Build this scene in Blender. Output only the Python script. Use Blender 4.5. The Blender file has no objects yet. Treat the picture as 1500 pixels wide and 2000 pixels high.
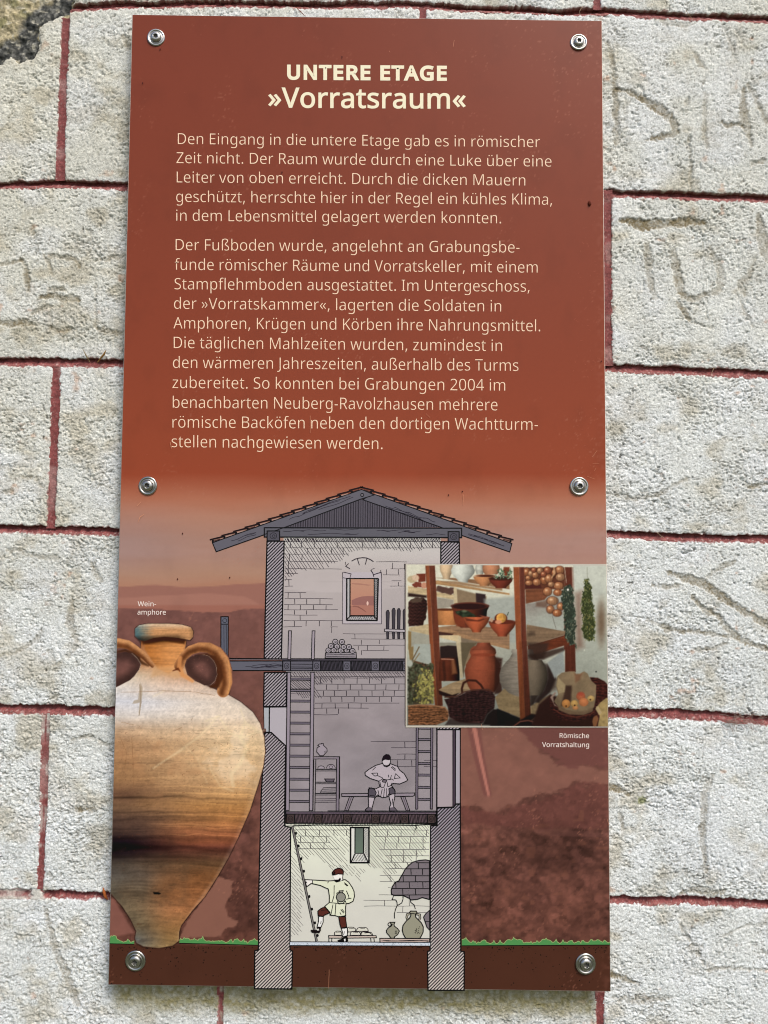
import bpy, math, random
import numpy as np
from mathutils import Vector
from mathutils.geometry import tessellate_polygon

# ------------------------------------------------------------------ camera, world, sun, exposure
scn = bpy.context.scene
COL = scn.collection
FPX = 1510.0                                     # focal length in pixels of the 1500 x 2000 photograph
CAM_LOC = (0.0212726, -0.7930661, -0.0681607)
CAM_ROT = (1.62398926, -0.00780614, -0.00052059)
cd = bpy.data.cameras.new('camera'); cd.sensor_fit = 'VERTICAL'; cd.sensor_height = 24.0
cd.lens = FPX / 2000.0 * 24.0; cd.clip_start = 0.01; cd.clip_end = 500.0
cam = bpy.data.objects.new('camera', cd); COL.objects.link(cam)
cam.location = CAM_LOC; cam.rotation_euler = CAM_ROT; scn.camera = cam

SUN_EL, SUN_AZ = math.radians(52), math.radians(33)      # azimuth: to the right of the wall's normal
w = bpy.data.worlds.new('World'); scn.world = w; w.use_nodes = True
nt = w.node_tree; bgn = nt.nodes['Background']
sky = nt.nodes.new('ShaderNodeTexSky'); sky.sky_type = 'NISHITA'; sky.sun_disc = False
sky.sun_elevation = SUN_EL; sky.sun_rotation = math.pi - SUN_AZ
sky.air_density = 1.0; sky.dust_density = 4.0; sky.ozone_density = 1.0
nt.links.new(sky.outputs[0], bgn.inputs[0]); bgn.inputs[1].default_value = 0.10
sd_ = bpy.data.lights.new('sun', 'SUN'); sd_.energy = 1.5; sd_.angle = math.radians(22); sd_.color = (1.0, 0.95, 0.88)
sun = bpy.data.objects.new('sun', sd_); COL.objects.link(sun)
sdir = Vector((math.sin(SUN_AZ)*math.cos(SUN_EL), -math.cos(SUN_AZ)*math.cos(SUN_EL), math.sin(SUN_EL)))
sun.rotation_euler = sdir.to_track_quat('Z', 'Y').to_euler(); sun.location = sdir*3
scn.view_settings.view_transform = 'Standard'; scn.view_settings.look = 'None'
scn.view_settings.exposure = 0.66; scn.view_settings.gamma = 1.0
scn.cycles.max_bounces = 5; scn.cycles.filter_width = 1.1

# ------------------------------------------------------------------ geometry of the place
rng = np.random.default_rng(11); random.seed(11)
def rotm(a, b, g):
    ca, sa, cb, sb, cg, sg = math.cos(a), math.sin(a), math.cos(b), math.sin(b), math.cos(g), math.sin(g)
    Rx = np.array([[1,0,0],[0,ca,-sa],[0,sa,ca]]); Ry = np.array([[cb,0,sb],[0,1,0],[-sb,0,cb]])
    Rz = np.array([[cg,-sg,0],[sg,cg,0],[0,0,1]]); return Rz @ Ry @ Rx
RM = rotm(*CAM_ROT); CL = np.array(CAM_LOC)
def at(X, Y, y):
    """point of the plane at depth y (the panel's face is y = 0) measured at photo pixel X, Y"""
    X = np.asarray(X, float); Y = np.asarray(Y, float)
    d = np.stack([(X-750)/FPX, -(Y-1000)/FPX, -np.ones_like(X+Y)], -1) @ RM.T
    t = (y - CL[1]) / d[..., 1]
    return CL + d*t[..., None]
def lin(c):
    c = np.asarray(c, float)/255.0
    return np.where(c <= 0.04045, c/12.92, ((c+0.055)/1.055)**2.4)
def ink(c): return np.clip(lin(c)*0.98-0.005, 0.003, 0.95)          # bare pigment, without the sheen the sky adds to it

def _h(ix, iy, s):
    n = (ix.astype(np.int64)*374761393 + iy.astype(np.int64)*668265263 + s*1442695041) & 0xffffffff
    n = ((n ^ (n >> 13))*1274126177) & 0xffffffff
    return ((n ^ (n >> 16)) & 0xffff)/32767.5 - 1.0
def vn(x, y, s=0):
    x0 = np.floor(x); y0 = np.floor(y); fx = x-x0; fy = y-y0
    fx = fx*fx*(3-2*fx); fy = fy*fy*(3-2*fy)
    a = _h(x0, y0, s); b = _h(x0+1, y0, s); c = _h(x0, y0+1, s); d = _h(x0+1, y0+1, s)
    return (a*(1-fx)+b*fx)*(1-fy) + (c*(1-fx)+d*fx)*fy
def fbm(x, y, s=0, o=4, g=0.5):
    r = 0; a = 1.0; t = 0
    for i in range(o):
        r = r + a*vn(x*2**i*(1+.07*i)+i*17.3, y*2**i*(1+.07*i)-i*9.1, s+i*7); t += a; a *= g
    return r/t
def sm(a, b, x):
    t = np.clip((x-a)/(b-a), 0, 1); return t*t*(3-2*t)
def mixc(a, b, t):
    return np.asarray(a, float)*(1-t[..., None]) + np.asarray(b, float)*t[..., None]
def seg_d(X, Y, pts, wl=None):
    """distance to a polyline (minus local half width when given)"""
    D = np.full(np.shape(X), 1e9)
    for i in range(len(pts)-1):
        (x0, y0), (x1, y1) = pts[i][:2], pts[i+1][:2]
        dx, dy = x1-x0, y1-y0; L = dx*dx+dy*dy+1e-9
        t = np.clip(((X-x0)*dx+(Y-y0)*dy)/L, 0, 1)
        d = np.hypot(X-x0-t*dx, Y-y0-t*dy)
        if wl is not None: d = d - (wl[i]*(1-t)+wl[i+1]*t)
        D = np.minimum(D, d)
    return D
def poly_sd(X, Y, pts):
    P = list(pts); D = seg_d(X, Y, P+[P[0]]); ins = np.zeros(np.shape(X), bool)
    for i in range(len(P)):
        x0, y0 = P[i]; x1, y1 = P[(i+1) % len(P)]
        if y0 == y1: continue
        ins ^= ((Y < y0) != (Y < y1)) & (X < (x1-x0)*(Y-y0)/(y1-y0)+x0)
    return np.where(ins, -D, D)

# ------------------------------------------------------------------ materials
def mat(name, rough=0.5, spec=0.5, metal=0.0, col=None, noise=None, bump=None, coat=0):
    m = bpy.data.materials.new(name); m.use_nodes = True; t = m.node_tree; p = t.nodes['Principled BSDF']
    p.inputs['Roughness'].default_value = rough; p.inputs['Metallic'].default_value = metal
    p.inputs['Specular IOR Level'].default_value = spec
    tc = t.nodes.new('ShaderNodeTexCoord')
    if col is None:
        a = t.nodes.new('ShaderNodeAttribute'); a.attribute_name = 'Col'; src = a.outputs['Color']
    else:
        r = t.nodes.new('ShaderNodeRGB'); r.outputs[0].default_value = (*col, 1); src = r.outputs[0]
    if noise:
        sc, lo, hi = noise
        n = t.nodes.new('ShaderNodeTexNoise'); n.inputs['Scale'].default_value = sc; n.inputs['Detail'].default_value = 6
        t.links.new(tc.outputs['Object'], n.inputs['Vector'])
        mr = t.nodes.new('ShaderNodeMapRange'); mr.inputs[1].default_value = 0.3; mr.inputs[2].default_value = 0.7
        mr.inputs[3].default_value = lo; mr.inputs[4].default_value = hi
        t.links.new(n.outputs[0], mr.inputs[0])
        mx = t.nodes.new('ShaderNodeVectorMath'); mx.operation = 'SCALE'
        t.links.new(src, mx.inputs[0]); t.links.new(mr.outputs[0], mx.inputs['Scale']); src = mx.outputs[0]
    t.links.new(src, p.inputs['Base Color'])
    if bump:
        sc, st, di = bump
        n = t.nodes.new('ShaderNodeTexNoise'); n.inputs['Scale'].default_value = sc; n.inputs['Detail'].default_value = 5
        n.inputs['Roughness'].default_value = 0.6
        t.links.new(tc.outputs['Object'], n.inputs['Vector'])
        b = t.nodes.new('ShaderNodeBump'); b.inputs['Strength'].default_value = st; b.inputs['Distance'].default_value = di
        t.links.new(n.outputs[0], b.inputs['Height']); t.links.new(b.outputs[0], p.inputs['Normal'])
    return m
M_PLASTER = mat('lime_plaster', 0.93, 0.15, noise=(900, 0.86, 1.12), bump=(700, 0.75, 0.0009))
M_JOINT = mat('red_joint_paint', 0.75, 0.3, noise=(700, 0.72, 1.25), bump=(800, 0.6, 0.0006))
M_STONE = mat('rubble_stone', 0.9, 0.25, noise=(600, 0.75, 1.25), bump=(500, 0.8, 0.001))
M_PRINT = mat('matt_print', 0.34, 0.20, noise=(260, 0.985, 1.015), bump=(1500, 0.05, 0.0001))
M_INK = mat('print_ink', 0.34, 0.20)
M_EDGE = mat('cut_panel_edge', 0.5, 0.4, col=(0.50, 0.42, 0.36))
M_STEEL = mat('stainless_steel', 0.27, 0.5, metal=1.0, col=(0.50, 0.49, 0.46), noise=(900, 0.8, 1.1), bump=(900, 0.12, 0.0002))
M_RECESS = mat('dark_recess', 0.6, 0.3, metal=0.6, col=(0.10, 0.10, 0.09))
M_GROUND = mat('earth_and_grass', 0.95, 0.1, col=(0.10, 0.11, 0.07), noise=(3, 0.6, 1.4))
M_DEBRIS = mat('dry_plant_fibre', 0.8, 0.2, noise=(900, 0.8, 1.2))

# ------------------------------------------------------------------ object helpers
def link(name, me, m, parent=None, label=None):
    o = bpy.data.objects.new(name, me); COL.objects.link(o)
    if m: me.materials.append(m)
    if parent: o.parent = parent
    if label: o['label'] = label
    return o
def raw_mesh(name, V, F, C=None, smooth=False):
    me = bpy.data.meshes.new(name); V = np.asarray(V, np.float32); F = np.asarray(F, np.int32); n = F.shape[1]
    me.vertices.add(len(V)); me.vertices.foreach_set('co', V.ravel())
    me.loops.add(F.size); me.loops.foreach_set('vertex_index', F.ravel())
    me.polygons.add(len(F)); me.polygons.foreach_set('loop_start', np.arange(0, F.size, n, dtype=np.int32))
    me.update(calc_edges=True)
    if smooth: me.polygons.foreach_set('use_smooth', np.ones(len(F), bool))
    if C is not None:
        a = me.color_attributes.new('Col', 'FLOAT_COLOR', 'POINT')
        a.data.foreach_set('color', np.concatenate([C, np.ones((len(C), 1))], 1).astype(np.float32).ravel())
    me.validate(); return me
def grid(name, X, Y, y0, H, C, m, parent, keep=None, label=None, smooth=True):
    P = at(X, Y, y0); P[..., 1] -= H
    ny, nx = X.shape; I = np.arange(ny*nx).reshape(ny, nx)
    F = np.stack([I[1:, :-1], I[1:, 1:], I[:-1, 1:], I[:-1, :-1]], -1)
    if keep is not None:
        k = keep[1:, :-1] & keep[1:, 1:] & keep[:-1, 1:] & keep[:-1, :-1]; F = F[k]
    F = F.reshape(-1, 4); V = P.reshape(-1, 3); Cc = np.clip(C.reshape(-1, 3), 0, 0.95)
    used = np.zeros(len(V), bool); used[F.ravel()] = True; idx = np.cumsum(used)-1
    return link(name, raw_mesh(name, V[used], idx[F], Cc[used], smooth), m, parent, label)
def empty(name, loc, label, cat):
    o = bpy.data.objects.new(name, None); COL.objects.link(o); o.location = loc; o.empty_display_size = 0.05
    o['label'] = label; o['category'] = cat; return o

# ------------------------------------------------------------------ the plastered wall
YW = 0.015                                        # face of the plaster, behind the panel
gnd = link('ground', raw_mesh('ground', [(-40,-60,-1.75),(40,-60,-1.75),(40,0.6,-1.75),(-40,0.6,-1.75)], [(0,1,2,3)]), M_GROUND)
gnd['kind'] = 'structure'
wall = empty('plastered_wall', (0, YW, -1.75), 'rough white lime plastered wall with red painted mock masonry joints behind the panel', 'wall')
def keepxf(o):
    o.matrix_parent_inverse = o.parent.matrix_basis.inverted()
def box_mesh(name, a, b):
    x0,y0,z0 = a; x1,y1,z1 = b
    V = [(x0,y0,z0),(x1,y0,z0),(x1,y1,z0),(x0,y1,z0),(x0,y0,z1),(x1,y0,z1),(x1,y1,z1),(x0,y1,z1)]
    F = [(0,3,2,1),(4,5,6,7),(0,1,5,4),(1,2,6,5),(2,3,7,6),(3,0,4,7)]
    return raw_mesh(name, V, F, np.tile([[0.5,0.49,0.45]], (8,1)))
o = link('wall_core', box_mesh('wall_core', (-3, YW+0.012, -1.75), (3, YW+0.5, 2.2)), M_PLASTER, wall); keepxf(o)

J = [ # horizontal joints: centre line, from the top course down
 [(-200,14),(145,13),(200,12),(250,7),(300,8),(400,5),(500,6),(600,9),(700,9),(800,8),(860,12),(960,16),(1040,18),(1100,23),(1180,20),(1300,28),(1500,36),(1700,42)],
 [(-200,362),(0,361),(120,357),(245,363),(700,368),(1190,377),(1300,380),(1500,387),(1700,392)],
 [(-200,703),(0,705),(110,707),(240,709),(700,712),(1183,718),(1300,722),(1500,731),(1700,738)],
 [(-200,1028),(0,1031),(100,1034),(235,1038),(700,1040),(1185,1043),(1260,1046),(1350,1050),(1500,1052),(1700,1055)],
 [(-200,1381),(0,1384),(90,1385),(225,1389),(700,1390),(1188,1392),(1300,1393),(1400,1399),(1500,1408),(1700,1416)],
 [(-200,1744),(0,1746),(80,1747),(210,1749),(700,1753),(1193,1757),(1260,1760),(1350,1759),(1430,1763),(1500,1767),(1700,1772)]]
JW = [6.0, 6.6, 7.2, 7.2, 8.2, 7.2]
def jy(i, X):
    if i < 0: return np.full_like(X, -430.0)
    if i > 5: return np.full_like(X, 2430.0)
    a = np.array(J[i], float); return np.interp(X, a[:,0], a[:,1])
# vertical joints: (course above, [(x, y), ...], half width)
VJ = {(0,0): ([(1167,-430),(1167,16)], 6), (1,0): ([(129,36),(122,180),(117,350)], 7), (1,1): ([(826,16),(826,360)], 6),
      (2,0): ([(700,380),(700,705)], 6), (2,1): ([(1187,372),(1187,600),(1189,712)], 7),
      (3,0): ([(110,715),(104,900),(99,1030)], 7), (3,1): ([(700,715),(700,1035)], 6),
      (4,0): ([(650,1045),(650,1385)], 6),
      (5,0): ([(89,1395),(87,1460),(84,1600),(78,1742)], 5.5), (5,1): ([(700,1395),(700,1750)], 6),
      (6,0): ([(429,1760),(430,1935),(429,2430)], 4), (6,1): ([(1172,1765),(1172,1940),(1171,2430)], 6.5)}
def vx(key, Y, side):
    if key is None: return np.full_like(Y, side)
    a = np.array(VJ[key][0], float); return np.interp(Y, a[:,1], a[:,0])
STONE = [(-380,-330),(110,-330),(142,2),(133,24),(112,32),(98,40),(85,45),(78,52),(73,68),(76,78),(74,98),(64,112),(45,120),(35,122),(20,112),(5,125),(-380,235)]

# scratched letters and gouges: points, half widths, depth (mm), dirt strength
SCR = []
def scr(pts, ws, d=1.2, dirt=0.8):
    if not isinstance(ws, (list, tuple)): ws = [ws]*len(pts)
    SCR.append((pts, ws, d, dirt))
scr([(1186,82),(1195,110),(1200,150),(1201,178),(1203,225),(1205,275)], [2,3,4,5,6,5], 1.3, .6)
scr([(1202,174),(1222,177),(1250,190),(1278,208),(1300,222),(1316,240),(1321,255),(1314,264),(1290,267),(1262,272)], [3,3,5,9,8,7,6,5,5,1], 1.6, .85)
scr([(1222,197),(1222,250)], 2.5, .6, .3)
scr([(1354,102),(1366,118),(1378,137)], [3,5,2], 1.2, .6)
scr([(1378,185),(1377,220),(1376,260),(1380,288)], [3,4,4,3], .8, .45)
scr([(1455,172),(1452,205),(1456,240),(1463,262),(1469,286)], [4,7,9,6,2], 1.4, .6)
scr([(1463,168),(1478,195),(1492,225),(1510,250)], [4,3,3,3], 1.1, .6)
scr([(1412,240),(1420,244),(1436,242),(1450,246)], [3,5,2,3], 2.0, .7)
scr([(1346,268),(1347,300),(1350,320),(1350,372)], [2,1,2.5,1], 1.6, .5)
scr([(1421,68),(1430,95),(1440,120)], [2,4,2], .7, .35)
scr([(1344,194),(1341,200)], 3, 2.2, .3); scr([(1346,275),(1342,280)], 3.2, 2.2, .3)
scr([(1470,320),(1492,314)], [4,3], 1.6, .5)
scr([(1208,432),(1235,432),(1255,440),(1280,437),(1310,436),(1345,432),(1375,434)], [2,7,11,9,8,8,3], 2.0, 1.0)
scr([(1263,478),(1266,500),(1269,540),(1275,570),(1282,580)], [5,8,6,6,5], .9, .5)
scr([(1313,492),(1320,515),(1326,548),(1331,572),(1345,582),(1362,584),(1376,573)], [4,8,8,6,6,5,3], 1.2, .7)
scr([(1388,482),(1400,512),(1410,540),(1404,565),(1385,575)], [2,6,7,6,4], .9, .5)
scr([(1482,420),(1487,455),(1496,490),(1510,515)], [4,9,11,9], 1.3, .6)
scr([(1475,505),(1462,540),(1448,555),(1455,575)], [3,6,7,5], 1.0, .5)
scr([(1448,590),(1455,612),(1470,636)], [2,4,2], 1.0, .5)
scr([(1325,592),(1335,606),(1345,622)], [4,5,2], 1.0, .7)
scr([(1340,622),(1370,636),(1392,640)], 1.6, 1.4, .3); scr([(1378,597),(1382,622)], 1.3, 1.4, .3)
scr([(1305,1119),(1322,1124),(1340,1130),(1370,1138),(1400,1158),(1440,1186),(1475,1206),(1510,1228)], [2,3,7,9,7,6,6,6], 1.5, .85)
scr([(1275,1143),(1298,1148),(1325,1144)], [3,4,3], 1.2, .7)
scr([(1383,1127),(1405,1110),(1432,1099)], [1,4,5], 1.0, .6)
scr([(1352,1165),(1375,1190),(1402,1203),(1420,1225),(1432,1240),(1465,1258),(1510,1270)], [3,4,4,5,7,4,4], 1.4, .75)
scr([(1265,1212),(1290,1220),(1304,1228),(1330,1232),(1360,1234),(1400,1240),(1425,1244)], [2,3,7,3,4,3,3], 1.3, .7)
scr([(1360,1268),(1390,1269),(1420,1256)], [3,3,2], 1.1, .6)
scr([(1263,1338),(1265,1344)], 3.2, 2.2, .1)
scr([(1393,1515),(1377,1545),(1374,1600),(1372,1640),(1380,1700)], [3,7,6,6,4], 1.0, .5)
scr([(1330,1744),(1360,1738),(1390,1744),(1415,1742)], [2,7,7,3], 1.2, .75)
scr([(1190,1538),(1210,1542),(1228,1552)], [6,6,3], 1.5, .9)
scr([(1211,1590),(1217,1620)], [4,3], .8, .5); scr([(1350,1845),(1375,1885)], 2.5, .8, .3)
scr([(1325,1803),(1350,1840),(1368,1868),(1378,1886)], [1,2.5,2.5,3], 1.3, .5)
scr([(1378,1895),(1420,1890),(1500,1895)], [2,3,2], 1.0, .5)
scr([(1410,1830),(1460,1808),(1510,1806)], [2,2.5,3], 1.0, .4)
scr([(1195,1904),(1222,1912),(1245,1922)], [5,4,2], 1.3, .8)
scr([(1200,1950),(1260,1955),(1310,1948)], [3,8,3], .9, .5)
scr([(1180,962),(1240,975),(1280,968),(1340,935)], [2,3,4,3], .9, .45)
scr([(1462,950),(1510,945)], [4,4], 1.1, .8); scr([(1262,1352),(1266,1362)], 2, 1.0, .2)
scr([(-5,515),(20,514),(42,508)], [3,3,2], 1.3, .6); scr([(42,508),(50,520),(52,548),(55,566)], [4,4,6,3], 1.2, .7)
scr([(98,500),(120,502),(146,505),(155,520)], [3,4,4,3], 1.3, .6)
scr([(86,500),(95,515),(103,535)], 2.5, 1.2, .5)
scr([(80,580),(105,578),(130,583),(152,584)], [3,6,6,5], 1.4, .8); scr([(98,567),(125,565)], [5,4], 1.2, .7)
scr([(-5,630),(20,632),(45,630),(64,633)], [4,6,6,2], 1.6, .9)
scr([(98,640),(118,646),(148,643)], [4,4,3], 1.3, .6); scr([(186,640),(205,647),(242,652)], [3,5,4], 1.3, .6)
scr([(190,508),(215,504),(242,502)], [1,4,4], 1.1, .5); scr([(186,548),(188,600),(187,640)], 2, .9, .4)
scr([(152,586),(155,620)], 2, .8, .3); scr([(98,600),(99,640)], 2, .9, .3); scr([(120,550),(135,545)], 4, 1.4, .3)
scr([(62,612),(80,604),(100,598)], [2,4,3], 1.4, .5)
scr([(60,440),(66,455)], 3, 1.0, .5); scr([(170,450),(180,458)], 3, 1.8, .3)
scr([(140,1446),(160,1440),(175,1438),(195,1450),(212,1456)], [3,3,3,2,3], 1.2, .6)
scr([(0,915),(20,912)], 4, 1, .5); scr([(45,930),(70,935),(80,948)], 3, 1, .5); scr([(0,962),(25,960)], 3, 1, .5)
scr([(15,1075),(40,1075),(60,1085),(110,1090)], [4,3,3,5], .8, .5); scr([(180,1100),(190,1125),(200,1135)], [4,6,3], 1.0, .6)
scr([(140,1175),(135,1215),(150,1250)], [4,7,4], .9, .5); scr([(0,1280),(30,1275),(70,1250),(80,1230)], [3,3,4,3], .9, .4)
scr([(95,1272),(110,1300),(150,1265)], [5,3,3], .9, .4); scr([(150,1580),(165,1581),(185,1580)], [2,4,2], 1.0, .8)
scr([(88,1775),(110,1860),(135,1920),(150,1960)], [4,6,7,6], .8, .5)
scr([(60,150),(75,140)], 1.2, 1.5, .1); scr([(242,70),(250,90)], [3,5], 1.5, .5); scr([(4,175),(30,160)], 1.2, 1.5, .1)
scr([(1285,35),(1300,42),(1345,50),(1360,42)], [3,6,5,3], 1.0, .5)

def plaster(X, Y):
    """height (m) and colour of the plaster at photo pixel positions"""
    gl = sm(0.0, 0.45, fbm(X/85, Y/70, 3, 3) + 0.12)                 # rough zones
    gl = np.clip(gl + 0.35*sm(1500, 1950, Y)*(X < 260) + .25*sm(480, 560, Y)*sm(690, 640, Y)*(X < 260), 0, 1)
    wx = X + 3*vn(X/11, Y/11, 91); wy = Y + 3*vn(X/11, Y/11, 92)
    h = 0.0011*fbm(X/95, Y/80, 5, 3)
    gr = fbm(wx/9.5, wy/8.0, 21, 3, .62)
    h = h + (0.00013+0.00050*gl)*gr + (0.00022+.00022*gl)*vn(wx/4.3, wy/3.3, 33) + 0.00027*vn(X/2.4, Y/1.9, 34)
    rid = 1-np.abs(vn(wx/7.5, wy/6.0, 41)); h = h - (0.0002+.0004*gl)*sm(.86, 1, rid)
    pit = sm(0.50, 0.82, vn(X/5.3, Y/4.8, 55))*sm(0.05, .5, vn(X/23, Y/21, 56)+.25)
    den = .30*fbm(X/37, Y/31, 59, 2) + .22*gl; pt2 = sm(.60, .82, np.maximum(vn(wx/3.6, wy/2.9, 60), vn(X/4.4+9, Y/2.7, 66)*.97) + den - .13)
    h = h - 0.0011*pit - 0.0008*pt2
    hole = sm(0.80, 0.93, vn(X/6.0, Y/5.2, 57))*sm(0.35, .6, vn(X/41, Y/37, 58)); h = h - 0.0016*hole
    warm = sm(1500, 100, Y)*0.6 + 0.4*sm(400, 0, X)*sm(1900, 900, Y)
    c = mixc((0.69, 0.725, 0.725), (0.64, 0.64, 0.565), np.clip(warm + .25*fbm(X/60, Y/60, 71, 2), 0, 1))
    dirt = sm(0.02, 0.60, fbm(X/48, Y/38, 77, 4) + .18*gl - .10*sm(300, 1300, X) + .22*sm(470, 520, Y)*sm(690, 640, Y)*(X < 260))
    c = mixc2(c, (0.41, 0.36, 0.24), dirt*0.50); br_ = fbm(X/170, Y/140, 79, 2); c = c*(1+.07*br_)[..., None]
    cool = sm(-.1, .5, fbm(X/75, Y/60, 78, 2)); c = mixc2(c, (0.76, 0.80, 0.85), cool*.35)
    c = c*(1 + 0.10*vn(X/4.1, Y/3.7, 81) + .20*vn(X/2.0, Y/1.9, 82))[..., None]
    sp = sm(0.50, 0.80, vn(X/3.4, Y/2.7, 85)*.75+.4*vn(X/30, Y/26, 86)); c = mixc2(c, (0.17, 0.16, 0.13), sp*.42)
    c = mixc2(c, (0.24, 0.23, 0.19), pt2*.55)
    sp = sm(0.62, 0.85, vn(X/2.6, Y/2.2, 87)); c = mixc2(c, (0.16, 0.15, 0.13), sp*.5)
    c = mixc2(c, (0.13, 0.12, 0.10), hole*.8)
    pk = sm(.55, .8, fbm(X/30, Y/26, 88, 3)); c = mixc2(c, (0.52, 0.33, 0.22), pk*.6)
    for pts, ws, d, dirt_ in SCR:
        a = np.array(pts, float); m = 16
        bb = (X > a[:,0].min()-m) & (X < a[:,0].max()+m) & (Y > a[:,1].min()-m) & (Y < a[:,1].max()+m)
        if not bb.any(): continue
        xs, ys = X[bb], Y[bb]
        D = seg_d(xs, ys, pts, ws) - .9 + 2.6*vn(xs/6.5, ys/6, 61) + 2.4*vn(xs/2.6, ys/2.6, 62)
        k = sm(2.6, -2.6, D)
        hb = h[bb]; fl = hb*0.85 - d*0.00058; hb = hb*(1-k) + fl*k + 0.00028*sm(4.5, 1.5, D)*(1-k); h[bb] = hb
        cb = c[bb]; dc = np.array([0.215, 0.178, 0.105]); kk = np.clip(k*dirt_*(0.80+.30*vn(xs/14, ys/14, 63)+.3*vn(xs/2.6, ys/2.4, 64)), 0, 1)[:, None]
        c[bb] = cb*(1-kk) + dc*kk
    # green algae where water drips off the panel, panel shade painted in too
    al_shade = sm(1992, 1948, Y + 9*fbm(X/26, Y/20, 93, 3) - 10*sm(300, 500, X))*sm(1900, 1925, Y)*sm(205, 235, X)*sm(1180, 1150, X)
    c = mixc2(c, (0.27, 0.245, 0.12), np.clip(al_shade*(0.84+.22*vn(X/6, Y/6, 95)), 0, 1))
    ms = sm(10, 3, np.hypot((X-1255)/1.6, Y-1563) + 4*vn(X/4, Y/4, 96)); c = mixc2(c, (0.22, 0.24, 0.09), ms*.8)
    return h, c
def mixc2(c, b, t): return c*(1-t[..., None]) + np.asarray(b, float)*t[..., None]

RED = np.array([0.205, 0.056, 0.054])
def axis(a, b, dense, s, big=22):
    out = [a]; x = a
    while x < b-0.01:
        dn = any(p <= x < q for p, q in dense)
        st = s if dn else big
        if not dn:
            for p, q in dense:
                if x < p < x+st: st = p-x
        x = min(b, x+st); out.append(x)
    out = np.array(out)
    return out
XD = [(-15, 275), (1160, 1515)]
def block(row, kl, kr, xdense=XD, ydense=((-15, 2015),), s=1.55, label=None):
    lx = vx(kl, np.array([0.]), -430.)[0] if kl is None else np.mean([p[0] for p in VJ[kl][0]])
    rx = 1950. if kr is None else np.mean([p[0] for p in VJ[kr][0]])
    xm = np.array([(lx+rx)/2]); ty = float(jy(row-1, xm)[0]); by = float(jy(row, xm)[0])
    xs = axis(lx, rx, xdense, s); ys = axis(ty, by, ydense, s, 30)
    U, V = np.meshgrid((xs-lx)/(rx-lx), (ys-ty)/(by-ty))
    Xc = lx+U*(rx-lx); top = jy(row-1, Xc) + (JW[row-1] if row > 0 else 0); bot = jy(row, Xc) - (JW[row] if row < 6 else 0)
    top = top + (1.7*vn(Xc/19, Xc*0+row, 7)+1.7*vn(Xc/5, Xc*0+row, 8)+.9*vn(Xc/2.3, Xc*0+row, 18)); bot = bot + (1.6*vn(Xc/23, Xc*0+row, 9)+1.4*vn(Xc/6, Xc*0+row, 10)+.7*vn(Xc/2.5, Xc*0+row, 19))
    Y = top + V*(bot-top)
    L = np.full_like(Y, lx) if kl is None else vx(kl, Y, 0)+VJ[kl][1]
    Rr = np.full_like(Y, rx) if kr is None else vx(kr, Y, 0)-VJ[kr][1]
    if kl: L = L + .8*vn(Y/14, Y*0+row, 11)+.7*vn(Y/4, Y*0+row, 12)
    if kr: Rr = Rr + .8*vn(Y/14, Y*0+row, 13)+.7*vn(Y/4, Y*0+row, 14)
    X = L + U*(Rr-L)
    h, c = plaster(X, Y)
    dt, db, dl, dr = Y-top, bot-Y, X-L, Rr-X
    h = h - 0.0016*np.exp(-dt/2.6) - 0.0007*np.exp(-db/1.8)
    if kl: h = h - 0.0008*np.exp(-dl/2.0)
    if kr: h = h - 0.0008*np.exp(-dr/2.0)
    n = vn(X/3.3, Y/3.3, 15)*1.7 + vn(X/9, Y/9, 16)*1.5
    p = sm(3.0, .4, dt+n)*.85
    p = np.maximum(p, sm(1.8, 0., db+n)*.7)
    if kl: p = np.maximum(p, sm(1.8, 0., dl+n)*.75)
    if kr: p = np.maximum(p, sm(1.8, 0., dr+n)*.75)
    if row in (0,): p = p*(X > 140)
    c = mixc2(c, RED*1.15, p)
    keep = None
    if row <= 1 and kl is None:
        sdv = poly_sd(X, Y, STONE) + 5*fbm(X/9, Y/9, 17, 3)
        h = h - 0.0022*np.exp(-np.clip(sdv, 0, 99)/3.0); keep = sdv > -1.5
        c = mixc2(c, (.50, .47, .38), sm(22, 2, sdv)*.5)
    pad = lambda a: np.pad(a, ((1,1),(1,1)), 'edge')
    X, Y, h = pad(X), pad(Y), pad(h); c = np.pad(c, ((1,1),(1,1),(0,0)), 'edge')
    e = np.zeros(X.shape, bool); e[0] = e[-1] = True; e[:, 0] = e[:, -1] = True
    h[e] = -0.0075; c[e] = RED
    if keep is not None: keep = np.pad(keep, 1, 'edge')
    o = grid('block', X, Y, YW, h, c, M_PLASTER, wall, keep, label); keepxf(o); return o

TOPD = ((-15, 48),)
block(0, None, (0,0), xdense=((-15, 1170),), s=1.7); block(0, (0,0), None, xdense=((1160, 1515),))
block(1, None, (1,0), label='plaster block at the top left with a corner broken away to bare stone')
block(1, (1,0), (1,1), xdense=((100, 830),), ydense=((-15, 370),), s=1.9); block(1, (1,1), None, xdense=((820, 1515),), ydense=((-15, 380),), s=1.8, label='plaster block with a large scratched letter D')
block(2, None, (2,0)); block(2, (2,0), (2,1)); block(2, (2,1), None, label='plaster block with a wide olive gouge and scratched strokes')
block(3, None, (3,0)); block(3, (3,0), (3,1)); block(3, (3,1), None)
block(4, None, (4,0)); block(4, (4,0), None, label='plaster block with long slanting scratches')
block(5, None, (5,0)); block(5, (5,0), (5,1)); block(5, (5,1), None)
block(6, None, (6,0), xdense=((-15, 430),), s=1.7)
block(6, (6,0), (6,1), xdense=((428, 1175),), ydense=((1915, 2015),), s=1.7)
block(6, (6,1), None)

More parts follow.
